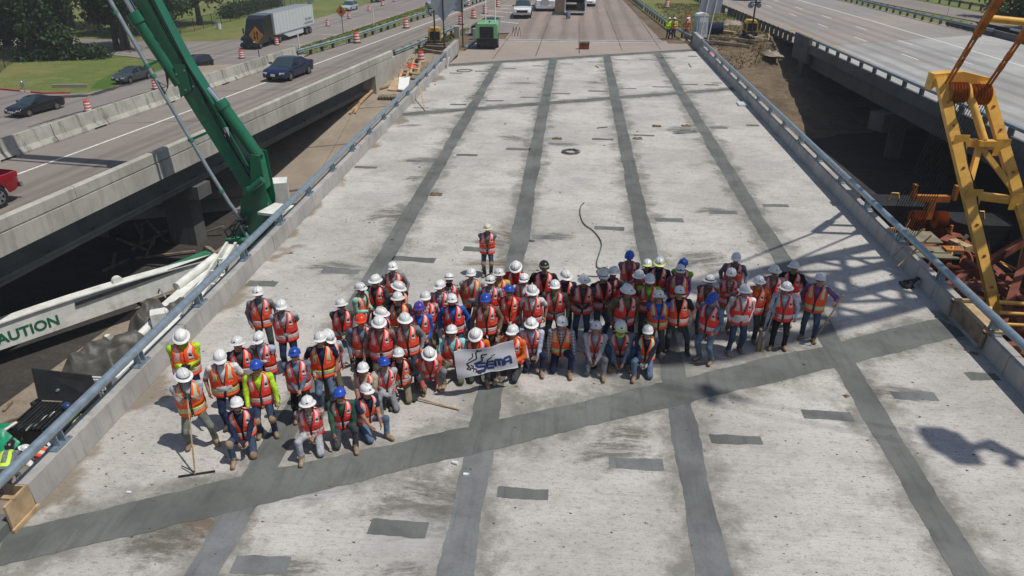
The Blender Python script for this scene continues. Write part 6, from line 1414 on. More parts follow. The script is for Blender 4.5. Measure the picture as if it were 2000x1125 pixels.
for sx in (13.4, 18.4):
    mb = MB(); mb.box((sx, 28, -4.5), (1.1, 11, 1.0)); mb.build('crawler_track', 'black', cr)
mb = MB(); mb.box((15.9, 28, -4.2), (4, 4, .7)); mb.build('car_body', 'rust_red', cr)

# ================================================================ SITE THINGS
# traffic barrels
def barrel_mesh():
    mb = MB(); z = [0.05, .18, .31, .44, .58, .71, .84, .93, .97]; rad = [.29, .285, .28, .27, .262, .25, .24, .225, .19]
    prof = [(rad[i], z[i]) for i in range(9)] + [(0.001, .975)]; mis = [0, 0, 1, 0, 1, 0, 1, 0, 0]
    prof = [(.29, .05), (.287, .16), (.283, .29), (.277, .42), (.27, .55), (.262, .68), (.253, .8), (.238, .93), (.19, .97), (.001, .975)]; mis = [0, 1, 0, 1, 0, 1, 0, 0, 0]
    mb.lathe(prof, 16, mis=mis); return mb.mesh('drum', ['barrel_orange', 'tape_white'], True)
BM = barrel_mesh(); BB_ = MB().lathe([(.001, .07), (.36, .07), (.4, .0)], 16).mesh('rubber_base', ['rubber'], True)
BH = MB().box((0, 0, 1.02), (.2, .05, .1)).mesh('handle', ['barrel_orange'])
def barrel(pt, label, group, z=0.0, tilt=0):
    t = thing('traffic_barrel', label, 'traffic barrel', (pt[0], pt[1], z), random.uniform(0, 3), group); t.rotation_euler.x = tilt
    for nm, m in (('drum', BM), ('rubber_base', BB_), ('handle', BH)): obj(nm, m, t)
g1 = 'barrels dividing the frontage road'
for i, q in enumerate(((-42.77, 62.75, -5.00), (-41.92, 72.82, -5.00), (-40.99, 91.90, -5.00), (-40.70, 103.13, -5.00), (-40.55, 114.16, -5.00), (-40.10, 124.13, -5.00), (-39.62, 135.04, -5.00), (-39.11, 146.94, -5.00), (-39.14, 157.69, -5.00), (-38.71, 166.53, -5.00))):
    barrel(q, ('orange and white barrel right of the black sedan', 'orange barrel right of the dark grey sedan', 'orange barrel in front of the black semi truck', 'orange barrel beside the two-way arrow sign', 'orange barrel beside the white trailer skirt', 'orange barrel behind the white trailer', 'orange barrel just below the silver minivan', 'orange barrel right of the silver minivan', 'small orange barrel below the top dark car', 'farthest orange barrel on the frontage road')[i], g1, -5.0, -.04 if i == 0 else 0)
g1 = 'barrels along the left road'
for q, lab in (((-20.20, 70.61, 0.00), 'orange barrel standing against the curving guardrail'), ((-17.91, 81.72, 0.00), 'orange barrel at the guardrail halfway up the left road'), ((-16.48, 96.93, 0.00), 'orange barrel behind the grey sign post'), ((-12.56, 85.26, 0.00), 'orange barrel left of the light tower behind the grey signs'), ((-11.90, 91.20, 0.00), 'orange barrel at the left edge of the striped gore'), ((-11.15, 96.20, 0.00), 'orange barrel partly behind the sign above the compressor'), ((-10.37, 104.35, 0.00), 'orange barrel right of the sign above the compressor'), ((-14.48, 105.38, 0.00), 'orange barrel far up beside the left road'), ((-12.80, 63.49, 0.00), 'faded orange barrel among the lumber at the left abutment')):
    barrel(q, lab, g1, zg(q[0], q[1]) + .08 if q[0] > -13.5 and q[1] < 70 else 0)
barrel((11.98, 106.16, 0.00), 'orange barrel alone in the grass right of the far guardrail', g1, -.08, .1)
barrel((12.41, 88.22, 0.00), 'orange barrel behind the orange-topped worker', g1, -.08)

# air compressor
t = thing('air_compressor', 'light green towable air compressor at the left end of the deck', 'compressor', (-7.75, 68.6, 0), .05)
mb = MB(); mb.ext([(-.95, -1.1, .95), (-.95, -1.1, 1.95), (-.85, -1.1, 2.15), (.85, -1.1, 2.15), (.95, -1.1, 1.95), (.95, -1.1, .95)], (0, 3.2, 0)); mb.build('canopy', 'comp_green', t)
mb = MB(); mb.box((0, .4, .65), (1.8, 3.0, .6)); mb.build('chassis', 'black', t); mb = MB(); mb.box((0, -1.115, 1.45), (1.2, .03, .95)); gr = mb.build('radiator_grille', 'black', t)
for k in range(7): MB().box((0, -1.14, 1.05 + k * .13), (1.15, .02, .03)).build('louvre', 'steel_dark', gr)
mb = MB(); mb.box((-.1, -1.0, .55), (.7, .12, .1)); mb.build('bumper', 'rim', t)
for sx in (-1, 1): wheel(t, sx * .85, .3, .36, .24)
for k in range(5): MB().box((.962, -.7 + k * .5, 1.12), (.02, .16, .2)).build('vent', 'black', t)
MB().cyl((.2, 0, 2.15), (.2, 0, 2.3), .06, n=8).build('exhaust', 'black', t)
# signs
def sign_post(name, label, loc, posts, panel, pm='galv', panelm='sign_grey', rz=0, tilt=0, ribs=0, pr=.05):
    t = thing(name, label, 'sign', loc, rz); t.rotation_euler.y = tilt
    for x, z0, h in posts: MB().cyl((x, 0, z0), (x, 0, h), pr, n=8).build('post', pm, t, True)
    mb = MB(); mb.ext([(x, .06, z) for x, z in panel], (0, .03, 0)); pn = mb.build('panel', panelm, t)
    xs = [x for x, z in panel]; zs = [z for x, z in panel]
    for k in range(ribs): MB().box(((min(xs) + max(xs)) / 2, .045, min(zs) + (k + .5) * (max(zs) - min(zs)) / ribs), (max(xs) - min(xs), .03, .05)).build('stiffener', 'sign_grey', pn)
    return t
sign_post('road_sign', 'back of a grey sign on two white posts behind the green compressor', (-7.55, 69.4, 0), ((-.43, 2.1, 5.6), (.42, 2.1, 5.6)), [(-.75, 4.0), (.75, 4.0), (.75, 6.2), (-.75, 6.2)], 'white_paint')
sign_post('road_sign', 'tall ribbed back of a grey sign left of the compressor', (-10.6, 69.2, 0), ((.55, -.1, 6.0),), [(-1.2, 3.2), (.65, 2.9), (.65, 6.6), (-1.2, 6.6)], 'steel_dark', ribs=7, pr=.06)
sign_post('diamond_sign', 'back of a grey diamond sign among the equipment at the left abutment', (-11.35, 66.8, 0), ((0, -.1, 4.3),), [(0, 2.4), (1.05, 3.6), (.95, 4.4), (-1.0, 4.4), (-1.05, 3.6)], 'steel_dark', pr=.06)
sign_post('road_sign', 'tilted blank grey sign on two posts by the portable toilet', (12.25, 75.5, -.1), ((-.35, 0, 4.2), (.42, 0, 4.2)), [(-1.0, 2.5), (1.0, 2.6), (1.0, 4.5), (-1.0, 4.4)], 'white_paint', tilt=.12)
def warn(label, pt, z, s_, arrows, zc):
    t = thing('warning_sign', label, 'sign', (pt[0], pt[1], z), -.25)
    MB().cyl((0, .05, 0), (0, .05, zc), .05, n=8).build('post', 'steel_dark', t, True)
    pn = MB().ext([(0, 0, zc - s_), (s_, 0, zc), (0, 0, zc + s_), (-s_, 0, zc)], (0, .03, 0)).build('panel', 'sign_orange', t)
    if arrows:
        for sx, d in ((-1, -1), (1, 1)):
            mb = MB(); x = sx * .2 * s_; mb.box((x, -.012, zc - d * .08 * s_), (.12 * s_, .012, .72 * s_)); mb.ext([(x - .2 * s_, -.018, zc + d * .2 * s_), (x + .2 * s_, -.018, zc + d * .2 * s_), (x, -.018, zc + d * .55 * s_)], (0, .012, 0)); mb.build('arrow', 'black', pn)
    else:
        mb = MB(); mb.cyl((0, -.02, zc - .05), (0, -.005, zc - .05), .3 * s_, n=14); mb.build('symbol', 'tail', pn); MB().box((0, -.012, zc + .42 * s_), (.25 * s_, .012, .2 * s_)).build('symbol', 'black', pn)
warn('orange diamond warning sign with two opposing black arrows', (-37.90, 89.87, -5.00), -5.0, 1.0, True, 3.0)
warn('orange diamond warning sign with red symbol near the silver minivan', (-32.57, 107.35, -4.60), -4.6, .85, False, 3.6)
q = (-46.75, 136.04, -5.00); t = thing('diamond_sign', 'grey back of a diamond sign on the far grass', 'sign', (q[0], q[1], -5)); MB().cyl((0, 0, 0), (0, 0, 3), .05, n=6).build('post', 'galv', t); MB().ext([(0, .05, 1.9), (.85, .05, 2.75), (0, .05, 3.6), (-.85, .05, 2.75)], (0, .03, 0)).build('panel', 'sign_grey', t)
# light towers
def light_tower(label, loc, rz, mast, body='machine_yellow', sc_=1.0):
    t = thing('light_tower', label, 'light tower', loc, rz)
    mb = MB(); mb.ext([(-.55, -.5, .45), (-.55, -.5, 1.35), (-.4, -.5, 1.55), (.4, -.5, 1.55), (.55, -.5, 1.35), (.55, -.5, .45)], (0, 1.5, 0)); mb.build('housing', body, t)
    MB().box((0, .2, .38), (1.2, 1.7, .18)).build('chassis', 'black', t); MB().box((0, -.52, .95), (.9, .03, .7)).build('door', 'black', t); MB().box((-.565, .2, .95), (.03, 1.2, .5)).build('vent', 'black', t)
    for sx in (-1, 1): wheel(t, sx * .62, .3, .3, .2)
    MB().beam((0, -.6, .35), (0, -1.9, .3), .1, .1).build('drawbar', 'black', t); MB().box((0, -.55, mast / 2 + .5), (.14, .14, mast)).build('mast', 'steel_dark', t)
    hd_ = MB().box((0, -.55, mast + .35), (1.0, .1, .1)).build('lamp_bar', 'steel_dark', t)
    for x, z in ((-.55, .5), (.5, .45), (-.45, -.15), (.45, -.2)):
        mb = MB(); c = Vector((x, -.62, mast + .35 + z)); mb.lathe([(.06, .0), (.2, -.12), (.3, -.3), (.001, -.27)], 14, mis=[0, 0, 1]); mb.xf(Matrix.Translation(c) @ Matrix.Rotation(R(70 + 20 * x), 4, 'X') @ Matrix.Rotation(R(30 * x), 4, 'Y')); mb.build('floodlight', ['galv', 'lamp'], t, True)
    return t
light_tower('yellow light tower with folded floodlights at the left abutment', (-12.7, 69.8, -.05), .2, 2.9)
light_tower('yellow and black light tower standing in the scrub on the right', (17.3, 78.8, -.1), .0, 2.9)
# portable toilet
t = thing('portable_toilet', 'blue-grey portable toilet beside the right parapet', 'toilet', (12.15, 77.2, -.08), .12)
mb = MB(); mb.box((0, 0, 1.08), (1.1, 1.15, 2.0)); mb.build('cabin', 'toilet_blue', t)
mb = MB(); mb.ext([(-.6, -.6, 2.08), (.6, -.6, 2.08), (.5, -.6, 2.25), (0, -.6, 2.36), (-.5, -.6, 2.25)], (0, 1.2, 0)); mb.build('roof', 'toilet_roof', t)
d_ = MB().box((.05, -.59, 1.05), (.8, .04, 1.8)).build('door', 'toilet_roof', t)
for k in range(6): MB().box((-.25 + k * .12, -.62, 1.0), (.03, .02, 1.1)).build('rib', 'toilet_blue', d_)
MB().box((0, 0, .04), (1.2, 1.25, .1)).build('skid', 'black', t)
# lumber at the right
def timber(a, b, label, z=None, w_=.2, h_=.12, m='wood_old', name='timber', cat='timber', group=None):
    za = zg(a[0], a[1]) + h_ / 2 + .05 if z is None else z; zb_ = zg(b[0], b[1]) + h_ / 2 + .05 if z is None else z
    return tag(MB().beam((a[0], a[1], za), (b[0], b[1], zb_), w_, h_).build(name, m), label, cat, group)
timber((12.21, 77.78, 0.00), (18.01, 77.88, -0.00), 'longest weathered timber lying across the right embankment', w_=.35, h_=.25)
timber((12.19, 76.33, 0.00), (16.81, 76.35, 0.00), 'second weathered timber just in front of the longest one', w_=.35, h_=.25)
timber((14.75, 81.46, 0.00), (16.10, 80.38, 0.00), 'short pale timber beside the blue drum', w_=.5, h_=.2, m='wood')
for k, (a, b) in enumerate((((13.20, 75.01, 0.00), (12.95, 72.00, 0.00)), ((13.44, 75.03, 0.00), (13.18, 71.70, 0.00)))): timber(a, b, ('left stubby timber beside the red fabric', 'right stubby timber beside the red fabric')[k], w_=.25)
o = lump('red_fabric', ((12.36, 73.25, 0.00)[0], (12.36, 73.25, 0.00)[1], zg(*(12.36, 73.25, 0.00)[:2]) + .02), (.6, 1.0, .3), 'barrel_orange', None, 31, 10, .08); tag(o, 'crumpled red safety fabric at the foot of the tilted sign', 'fabric')
t = thing('hose_reel', 'dark blue drum reel beside the sign posts', 'reel', ((14.07, 79.82, 0.00)[0], (14.07, 79.82, 0.00)[1], -.05)); MB().cyl((-.6, 0, .6), (.6, 0, .6), .55, n=18).build('drum', 'navy_drum' if 'navy_drum' in MATS else 'cloth_navy', t, True)
for sx in (-1, 1): MB().cyl((sx * .6, 0, .6), (sx * .66, 0, .6), .62, n=18).build('flange', 'steel_dark', t, True)
o = lump('rock_pile', ((17.34, 88.62, 0.00)[0], (17.34, 88.62, 0.00)[1], -.1), (1.0, 1.2, .25), 'riprap', None, 33, 9, .15); tag(o, 'pale rock pile in the scrub behind the lumber', 'rock pile')
o = lump('rubble', ((20.05, 73.88, 0.00)[0] - 1.5, (20.05, 73.88, 0.00)[1], zg(18.3, 76)), (.7, 1.2, .2), 'riprap', None, 34, 9, .1); tag(o, 'broken pale rubble beside the right bridge abutment', 'rubble pile')
timber((17.62, 72.38, 0.00), (18.91, 77.96, -0.00), 'thin survey stake standing in the scrub', z=.4, w_=.06, h_=.06, m='wood')
# lumber, forms and pallets left of the deck on the slope
def on_slope(u): return (u[0], u[1], zg(u[0], u[1]) + .14)
for k, (a, b) in enumerate((((-17.07, 53.45, -2.27), (-15.75, 59.41, -1.06)), ((-16.96, 53.89, -2.18), (-15.22, 58.55, -1.21)), ((-16.56, 53.65, -2.27), (-14.95, 58.06, -1.35)), ((-16.16, 53.00, -2.45), (-15.16, 57.78, -1.30)), ((-15.83, 53.18, -2.45), (-15.85, 59.35, -0.97)), ((-15.76, 55.87, -1.86), (-15.75, 60.37, -0.75)), ((-15.64, 56.73, -1.57), (-14.37, 58.21, -1.37)), ((-16.11, 55.91, -1.72), (-15.67, 61.08, -0.71)))):
    tag(MB().beam(a, b, .15, .1).build('timber', 'wood'), ('outermost fresh timber of the heap, reaching lowest left on the slope', 'second fresh timber from the left in the slope heap', 'third fresh timber from the left in the slope heap', 'fresh timber with its foot lowest in the slope heap', 'steep fresh timber crossing the middle of the slope heap', 'short fresh timber high in the slope heap', 'short timber lying across the right of the slope heap', 'fresh timber reaching highest in the slope heap')[k], 'timber', 'timber heap on the left slope')
def quad_panel(label, cs, m, th=.08, name='formwork_sheet', frame=0):
    cs = [Vector(c) for c in cs]; t = thing(name, label, 'formwork', tuple(cs[0])); L = [c - cs[0] for c in cs]
    if not frame: MB().ext(L, (0, 0, th)).build('sheet', m, t); return
    for a, b in ((L[0], L[3]), (L[1], L[2])): MB().beam(a, b, .16, .12).build('side_board', m, t)
    for k in range(frame + 1): f = k / frame; MB().beam(L[0].lerp(L[3], f), L[1].lerp(L[2], f), .34, .11).build('cross_board', m, t)
quad_panel('brown sheet under the pale scribbled sheet', ((-14.36, 57.54, -1.67), (-12.83, 57.72, -1.80), (-13.05, 59.90, -1.27), (-14.26, 59.97, -1.14)), 'plywood')
quad_panel('flat pale sheet with scribbles lying on the left slope', ((-13.56, 57.60, -1.63), (-12.81, 57.62, -1.70), (-13.08, 60.07, -1.14), (-13.91, 59.89, -1.08)), 'tape_white')
quad_panel('large dark plywood sheet on the left slope', ((-13.03, 60.01, -1.21), (-12.23, 59.97, -1.31), (-12.16, 63.62, -0.51), (-12.97, 63.57, -0.43)), 'wood_old')
quad_panel('ladder-like form frame leaning highest on the left slope', ((-13.18, 60.86, -0.92), (-12.58, 60.79, -0.98), (-12.83, 63.54, -0.34), (-13.40, 63.58, -0.27)), 'wood', frame=3)
quad_panel('shorter ladder-like form frame beside the timber heap', ((-13.84, 59.95, -1.05), (-13.35, 59.99, -1.09), (-13.39, 61.26, -0.79), (-13.88, 61.22, -0.75)), 'wood', frame=2)
t = thing('pallet', 'wooden pallet below the pale scribbled sheet', 'pallet', (-14.14, 56.49, -1.96), .2)
for k in range(6): MB().box((-.6 + k * .24, 0, .12), (.18, 1.2, .03)).build('slat', 'wood_old', t)
for y in (-.5, 0, .5): MB().box((0, y, .05), (1.4, .1, .1)).build('runner', 'wood_old', t)
for k, (a, b) in enumerate((((-13.16, 67.72, 0.00), (-11.11, 67.29, 0.00)), ((-13.10, 65.96, 0.00), (-10.05, 65.64, 0.00)), ((-13.35, 69.24, 0.00), (-11.54, 69.07, 0.00)))):
    timber(a, b, ('weathered log behind the faded barrel', 'lowest weathered log at the left abutment', 'short log nearest the light tower')[k], w_=.35, h_=.3)
o = lump('red_fabric', ((-13.37, 62.66, 0.00)[0], (-13.37, 62.66, 0.00)[1], zg(*(-13.37, 62.66, 0.00)[:2])), (.5, .5, .25), 'barrel_orange', None, 41, 8, .08); tag(o, 'small heap of red mesh left of the faded barrel', 'fabric')
# concrete blocks and dark pit behind the compressor
tag(MB().box((-9.3, 74.4, .45), (1.0, .6, 1.0)).build('concrete_block', 'parapet'), 'upright concrete block left of the green compressor', 'concrete block')
tag(MB().box((-11.6, 76.0, .45), (.5, .9, 1.0)).build('concrete_block', 'parapet'), 'narrow concrete block behind the left light tower', 'concrete block')
t = thing('crash_cushion', 'dark crash cushion with steel side rails behind the compressor', 'crash cushion', (-9.2, 80.5, 0), -.06)
for k in range(8): MB().box((0, -3.4 + k * .95, .48), (1.6, .8, .85)).build('cartridge', 'steel_dark', t)
for sx in (-1, 1):
    for zz in (.4, .75): MB().box((sx * .86, 0, zz), (.05, 7.6, .2)).build('side_rail', 'galv', t)
q = (-10.89, 68.82, -0.00); tag(MB().beam((-9.6, 67.6, .15), (-8.4, 70.6, .7), .3, .12).build('loose_rail', 'galv'), 'loose blue-grey rail end leaning left of the compressor', 'rail')
t = thing('sawhorse', 'small dark frame stand right of the compressor', 'stand', (-5.9, 76.2, 0))
for a in (-.3, .0, .3): MB().beam((a, 0, 0), (a + .15, 0, .9), .04, .04).build('leg', 'rebar', t); MB().beam((a + .15, 0, .9), (a + .3, 0, 0), .04, .04).build('leg', 'rebar', t)
t = thing('site_box', 'dark steel box standing on the approach slab', 'box', (.85, 68.6, 0)); MB().box((0, 0, .3), (.85, .5, .5)).build('body', 'rust_red', t); MB().box((0, 0, .58), (.92, .56, .1)).build('lid', 'olive_metal', t)

# ---- things on the deck
mat('rubber_grey', (.09, .09, .085), .7, var=.5, scale=9)
def coil(name, label, c, r0, n, rad, m, cat='hose', ex=1.0):
    pts = [(c[0] + (r0 + .1 * math.sin(i * .37)) * math.cos(i * .5) * ex, c[1] + (r0 + .09 * math.cos(i * .29)) * math.sin(i * .5), .03 + .012 * (i / 12.5)) for i in range(n)]
    return tag(MB().tube(pts, rad, 7).build(name, m, None, True), label, cat)
coil('hose_coil', 'coiled dark hose lying mid-deck between the closure strips', (0.00, 35.38, 0.00), .36, 66, .017, 'rubber_grey')
coil('wire_loop', 'thin wire loop near the left end of the far strip', (-8.17, 56.90, 0.00), .55, 14, .025, 'rebar', 'wire')
hp = [(0.60, 28.14, 0.00), (0.46, 27.65, 0.00), (0.44, 26.79, 0.00), (0.57, 25.83, 0.00), (0.90, 25.14, 0.00), (1.10, 24.48, 0.00), (1.17, 23.83, 0.00), (1.07, 23.07, 0.00), (0.98, 22.43, 0.00), (0.99, 21.95, 0.00), (1.20, 21.84, 0.00), (1.28, 21.62, 0.00), (1.06, 21.48, 0.00), (0.97, 21.71, 0.00), (1.20, 21.96, 0.00), (1.36, 21.66, 0.00), (1.10, 21.30, 0.00), (0.70, 21.26, 0.00), (0.30, 21.27, 0.00)]
sm = []
for i in range(len(hp) - 1):
    p0_, p1_, p2_, p3_ = (Vector(hp[max(0, min(len(hp) - 1, i + k))]) for k in (-1, 0, 1, 2))
    for q in range(6): t_ = q / 6; sm.append(.5 * ((2 * p1_) + (p2_ - p0_) * t_ + (2 * p0_ - 5 * p1_ + 4 * p2_ - p3_) * t_ ** 2 + (3 * p1_ - p0_ - 3 * p2_ + p3_) * t_ ** 3) + Vector((0, 0, .035)))
tag(MB().tube(sm, .019, 7).build('air_hose', 'rubber_grey', None, True), 'black hose snaking down the deck behind the crowd', 'hose')
t = thing('shovel', 'wooden-handled shovel lying on the deck before the crowd', 'shovel', (0, 0, 0)); a, b = Vector((-3.35, 14.16, 0.00)), Vector((-2.33, 13.85, 0.00)); a.z = .07; b.z = .03
MB().cyl(a, b, .02, n=8).build('handle', 'wood', t, True); u = (a - b).normalized(); vq = Vector((-u.y, u.x, 0)); mb = MB(); mb.add([a - vq * .12, a + vq * .12, a + u * .27 + vq * .13, a + u * .31, a + u * .27 - vq * .13, a - Vector((0, 0, .03)), a + u * .15 - Vector((0, 0, .04))], [(0, 5, 6, 4), (5, 1, 2, 6), (6, 2, 3), (4, 6, 3)]); mb.build('blade', 'steel_dark', t)
def hand_at(key, i):
    ob, M, hs = PEOPLE[key]; wr, d, sx = hs[i]; return M @ (wr + d * .07), M
# squeegee
h0, M = hand_at('squeegee', 0); h1, _ = hand_at('squeegee', 1); hm = h0.lerp(h1, .5); foot = Vector((hm.x + .18, hm.y - .62, .03))
t = thing('squeegee', 'long-handled squeegee with wire brace held by the worker at the left', 'squeegee'); MB().cyl(hm + (hm - foot).normalized() * .12, foot, .017, n=8).build('handle', 'wood', t, True)
MB().beam(foot + Vector((-.3, -.1, 0)), foot + Vector((.36, .12, 0)), .025, .035).build('blade', 'steel_dark', t); MB().cyl(foot + Vector((-.38, .2, .02)), foot + Vector((.0, .0, .06)), .012, n=6).build('brace', 'steel_dark', t)
h0, _ = hand_at('tablet', 0); h1, _ = hand_at('tablet', 1); tag(MB().box(h0.lerp(h1, .5) + Vector((0, 0, .03)), (.2, .13, .012), 0, Matrix.Rotation(R(30), 3, 'X')).build('tablet', 'black_gloss'), 'small dark tablet in the hands of the lime-sleeved worker', 'tablet')
h0, _ = hand_at('paper', 0); h1, _ = hand_at('paper', 1); tag(MB().box(h0.lerp(h1, .5) + Vector((.12, -.05, .05)), (.4, .02, .22), 0, Matrix.Rotation(R(-8), 3, 'Y')).build('placard', 'tape_white'), 'small white placard held behind the lime-sleeved worker in blue hat', 'placard')
h1, _ = hand_at('pole', 1); h1 = hand_at('pole', 0)[0] if hand_at('pole', 0)[0].x < h1.x and hand_at('pole', 0)[0].z > h1.z else h1
t = thing('float_pole', 'blue-grey float pole with upright timber block at its foot', 'float'); f_ = Vector((5.10, 17.04, 0.00)); MB().cyl(Vector((h1.x, h1.y, h1.z + .75)), f_ + Vector((.03, .06, .05)), .022, n=8).build('pole', 'pipe_grey', t, True)
MB().box(f_ + Vector((-.06, .05, .27)), (.09, .07, .54)).build('float_board', 'wood_old', t); MB().box(f_ + Vector((.04, .05, .2)), (.07, .06, .4)).build('float_board', 'wood', t)
h0, _ = hand_at('stick', 0); tag(MB().cyl(h0 + Vector((.12, -.05, .3)), Vector((h0.x - .35, h0.y + .1, .03)), .018, n=8).build('wooden_stick', 'wood', None, True), 'thin wooden stick held by the worker in purple shirt', 'stick')
tag(MB().cyl(Vector((-4.02, 14.77, 0.00)) + Vector((0, 0, .6)), Vector((-4.05, 13.83, 0.00)) + Vector((0, 0, .02)), .014, n=6).build('thin_rod', 'rim', None, True), 'thin pale rod beside the kneeling worker with grey sleeves', 'rod')
t = thing('knee_pad', 'black knee pad lying on the deck before the front row', 'knee pad', (0.73, 15.94, 0.00)); MB().lathe([(.1, 0), (.11, .06), (.07, .11), (.001, .12)], 12, sx=1.1, sy=.8).build('shell', 'black', t, True); MB().box((.02, 0, .125), (.16, .04, .02)).build('strap', 'tape_silver', t)
t = thing('plastic_bottle', 'small white object on the near strip', 'litter', (-1.87, 11.67, 0.00)); MB().box((0, 0, .02), (.12, .06, .04)).build('body', 'tape_white', t); MB().box((.05, 0, .022), (.03, .055, .045)).build('label_band', 'mint_band' if 'mint_band' in MATS else 'cloth_mint', t)
t = thing('paper_cup', 'small white cup beside the near strip', 'litter', (-2.15, 12.00, 0.00)); MB().cyl((-.06, .02, .03), (.06, -.02, .035), .03, .04, n=10).build('cup', 'tape_white', t, True)
tag(MB().box(((-8.38, 10.63, 0.00)[0], (-8.38, 10.63, 0.00)[1], .015), (.09, .04, .02)).build('paper_scrap', 'tape_white'), 'white scrap on the near left strip', 'litter')
for q, (a, b, lab) in enumerate((((9.04, 61.48, 0.00), (9.02, 59.84, 0.00), 'short dark bar lying near the far right parapet'), ((9.01, 52.95, 0.00), (9.96, 52.85, 0.00), 'dark timber offcut near the right parapet by the second strip'), ((1.37, 40.22, 0.00), (1.93, 40.49, 0.00), 'short dark stick on the far deck'), ((1.67, 59.94, 0.00), (1.89, 59.04, 0.00), 'tiny dark offcut near the far strip'), ((10.46, 17.47, 0.00), (10.67, 17.33, 0.00), 'thin dark stick near the right parapet'), ((-9.99, 11.17, 0.00), (-9.93, 11.38, 0.00), 'thin wooden strip beside the left parapet'))):
    tag(MB().beam((a[0], a[1], .03), (b[0], b[1], .03), .06, .04).build('offcut', 'wood_old' if q != 5 else 'wood'), lab, 'offcut')
for q, (u, lab) in enumerate((((4.65, 40.94, 0.00), 'dark clod on the far deck right of centre'), ((-0.74, 37.91, 0.00), 'dark clod above the coiled hose'), ((6.26, 41.18, 0.00), 'dark clod beside the right closure strip'), ((3.40, 38.24, 0.00), 'small dark clod below the far patches'), ((-5.45, 28.70, 0.00), 'dark clod beside the left closure strip'))):
    o = lump('clod', (u[0], u[1], .003), (.25, .18, .05), 'soil', None, 50 + q, 6, .02); tag(o, lab, 'clod')
r = random.Random(77); mb = MB()
for _ in range(900):
    x = r.uniform(-9.7, 10.6); y = r.uniform(6, 62) if r.random() < .6 else r.uniform(8, 26); q = r.uniform(.008, .03) * (1 + (r.random() < .06) * 1.5)
    if y < ty(2, x) - 1: a = r.uniform(0, 6); mb.add([(x + q * 1.6 * math.cos(a + k * 2.1), y + q * math.sin(a + k * 2.1), .003) for k in range(3)] + [(x, y, q * .9)], [(0, 1, 3), (1, 2, 3), (2, 0, 3)])
tag(mb.build('deck_grit', 'soil'), 'crumbs of concrete and dirt scattered over the deck', 'grit', kind='stuff')
# wooden formwork at the near end of the left parapet
t = thing('formwork', 'plywood formwork box at the near end of the left parapet', 'formwork', (-9.95, 9.9, 0), 0)
MB().box((.03, -.15, .28), (.05, .6, .62)).build('side_panel', 'plywood', t); MB().box((-.2, .16, .27), (.5, .04, .58)).build('end_panel', 'plywood', t); MB().box((.09, -.15, .05), (.05, .7, .09)).build('bottom_rail', 'wood', t); MB().box((-.18, -.2, .58), (.5, .09, .05)).build('top_batten', 'wood', t); MB().box((-.2, -1.9, .1), (.36, 3.3, .25)).build('fresh_concrete', 'pour', t)
for k in range(5): MB().beam((-.25, -.6 - k * .5, .2), (-.25, -.6 - k * .5, .5), .03, .03).build('rebar', 'rebar', t)
# clamps and braces on the right parapet
t = thing('form_brace', 'timber form braces clamped on the near right parapet', 'formwork', (11.0, 18.4, 0))
for y in (-.9, .9): MB().box((0, y, .6), (.6, .1, .08)).build('crossbar', 'wood', t); MB().box((-.27, y, .35), (.06, .1, .5)).build('clamp_leg', 'wood_old', t)
MB().box((-.24, 0, .38), (.03, 1.8, .45)).build('form_board', 'wood_old', t); MB().box((0, 0, .57), (.4, 1.5, .04)).build('top_board', 'plywood', t)
for q, y in enumerate((22.6, 23.2)): tag(MB().beam((10.35, y - .5, .35), (11.5, y + .3, 1.1), .04, .04).build('timber_strip', 'wood'), ('left thin timber strip leaning over the right pipe rail', 'right thin timber strip leaning over the right pipe rail')[q], 'timber')
t = thing('anchor_frame', 'dark twisted steel bracket at the foot of the right parapet', 'bracket', (10.35, 21.2, 0)); MB().beam((0, 0, .03), (.4, .3, .25), .08, .08).build('arm', 'steel_dark', t); MB().beam((.1, .5, .03), (.35, .1, .3), .06, .06).build('arm', 'steel_dark', t); MB().box((.05, .2, .05), (.3, .4, .06)).build('base', 'steel_dark', t)
tag(MB().beam((-9.75, 47.2, .9), (-8.7, 43.6, .03), .06, .05).build('leaning_board', 'wood'), 'board leaning from the left pipe rail onto the deck', 'board'); tag(MB().box((-9.7, 58.6, .35), (.06, .5, .7), 0, Matrix.Rotation(.2, 3, 'Y')).build('leaning_board', 'tape_white'), 'pale board propped at the far end of the left parapet', 'board')
tag(MB().box((10.35, 46.8, .06), (.5, .9, .1)).build('pale_sheet', 'lamp'), 'pale folded sheet at the foot of the right parapet', 'sheet')

# ---- the banner, cloth with printed emblem and lettering
Lb, Rb = Vector((-2.49, 14.30, 1.30)), Vector((-1.17, 14.82, 1.36))
LbB, RbB = Vector((-2.43, 14.34, 0.55)), Vector((-1.06, 14.86, 0.60))
NB = 34
def bpt(u, v, off=0.0):                              # u along, v up
    top = Lb.lerp(Rb, u); bot = LbB.lerp(RbB, u); q = bot.lerp(top, v)
    sag = -.05 * math.sin(math.pi * u) * v; wv = .022 * math.sin(u * 9 + v * 3) + .014 * math.sin(u * 21 - v * 5) + .01 * math.sin(v * 11 + u * 4)
    nr = (Rb - Lb).cross(top - bot).normalized(); nr = nr if nr.y < 0 else -nr
    return q + Vector((0, 0, sag)) + nr * (wv + off)
bt = thing('banner', 'white cloth banner with tyre-track emblem and blue SEMA lettering held by kneeling workers', 'banner', (0, 0, 0))
mb = MB()
for i in range(NB + 1):
    for j in range(17): mb.v.append(tuple(bpt(i / NB, j / 16)))
for i in range(NB):
    for j in range(16): a = i * 17 + j; mb.f.append((a, a + 17, a + 18, a + 1)); mb.m.append(0)
mat('banner_cloth', (.52, .50, .53), .8, var=.06, scale=3); mat('banner_blue', (.02, .04, .15), .7, var=.1); mat('banner_black', (.02, .02, .03), .7, var=.1)
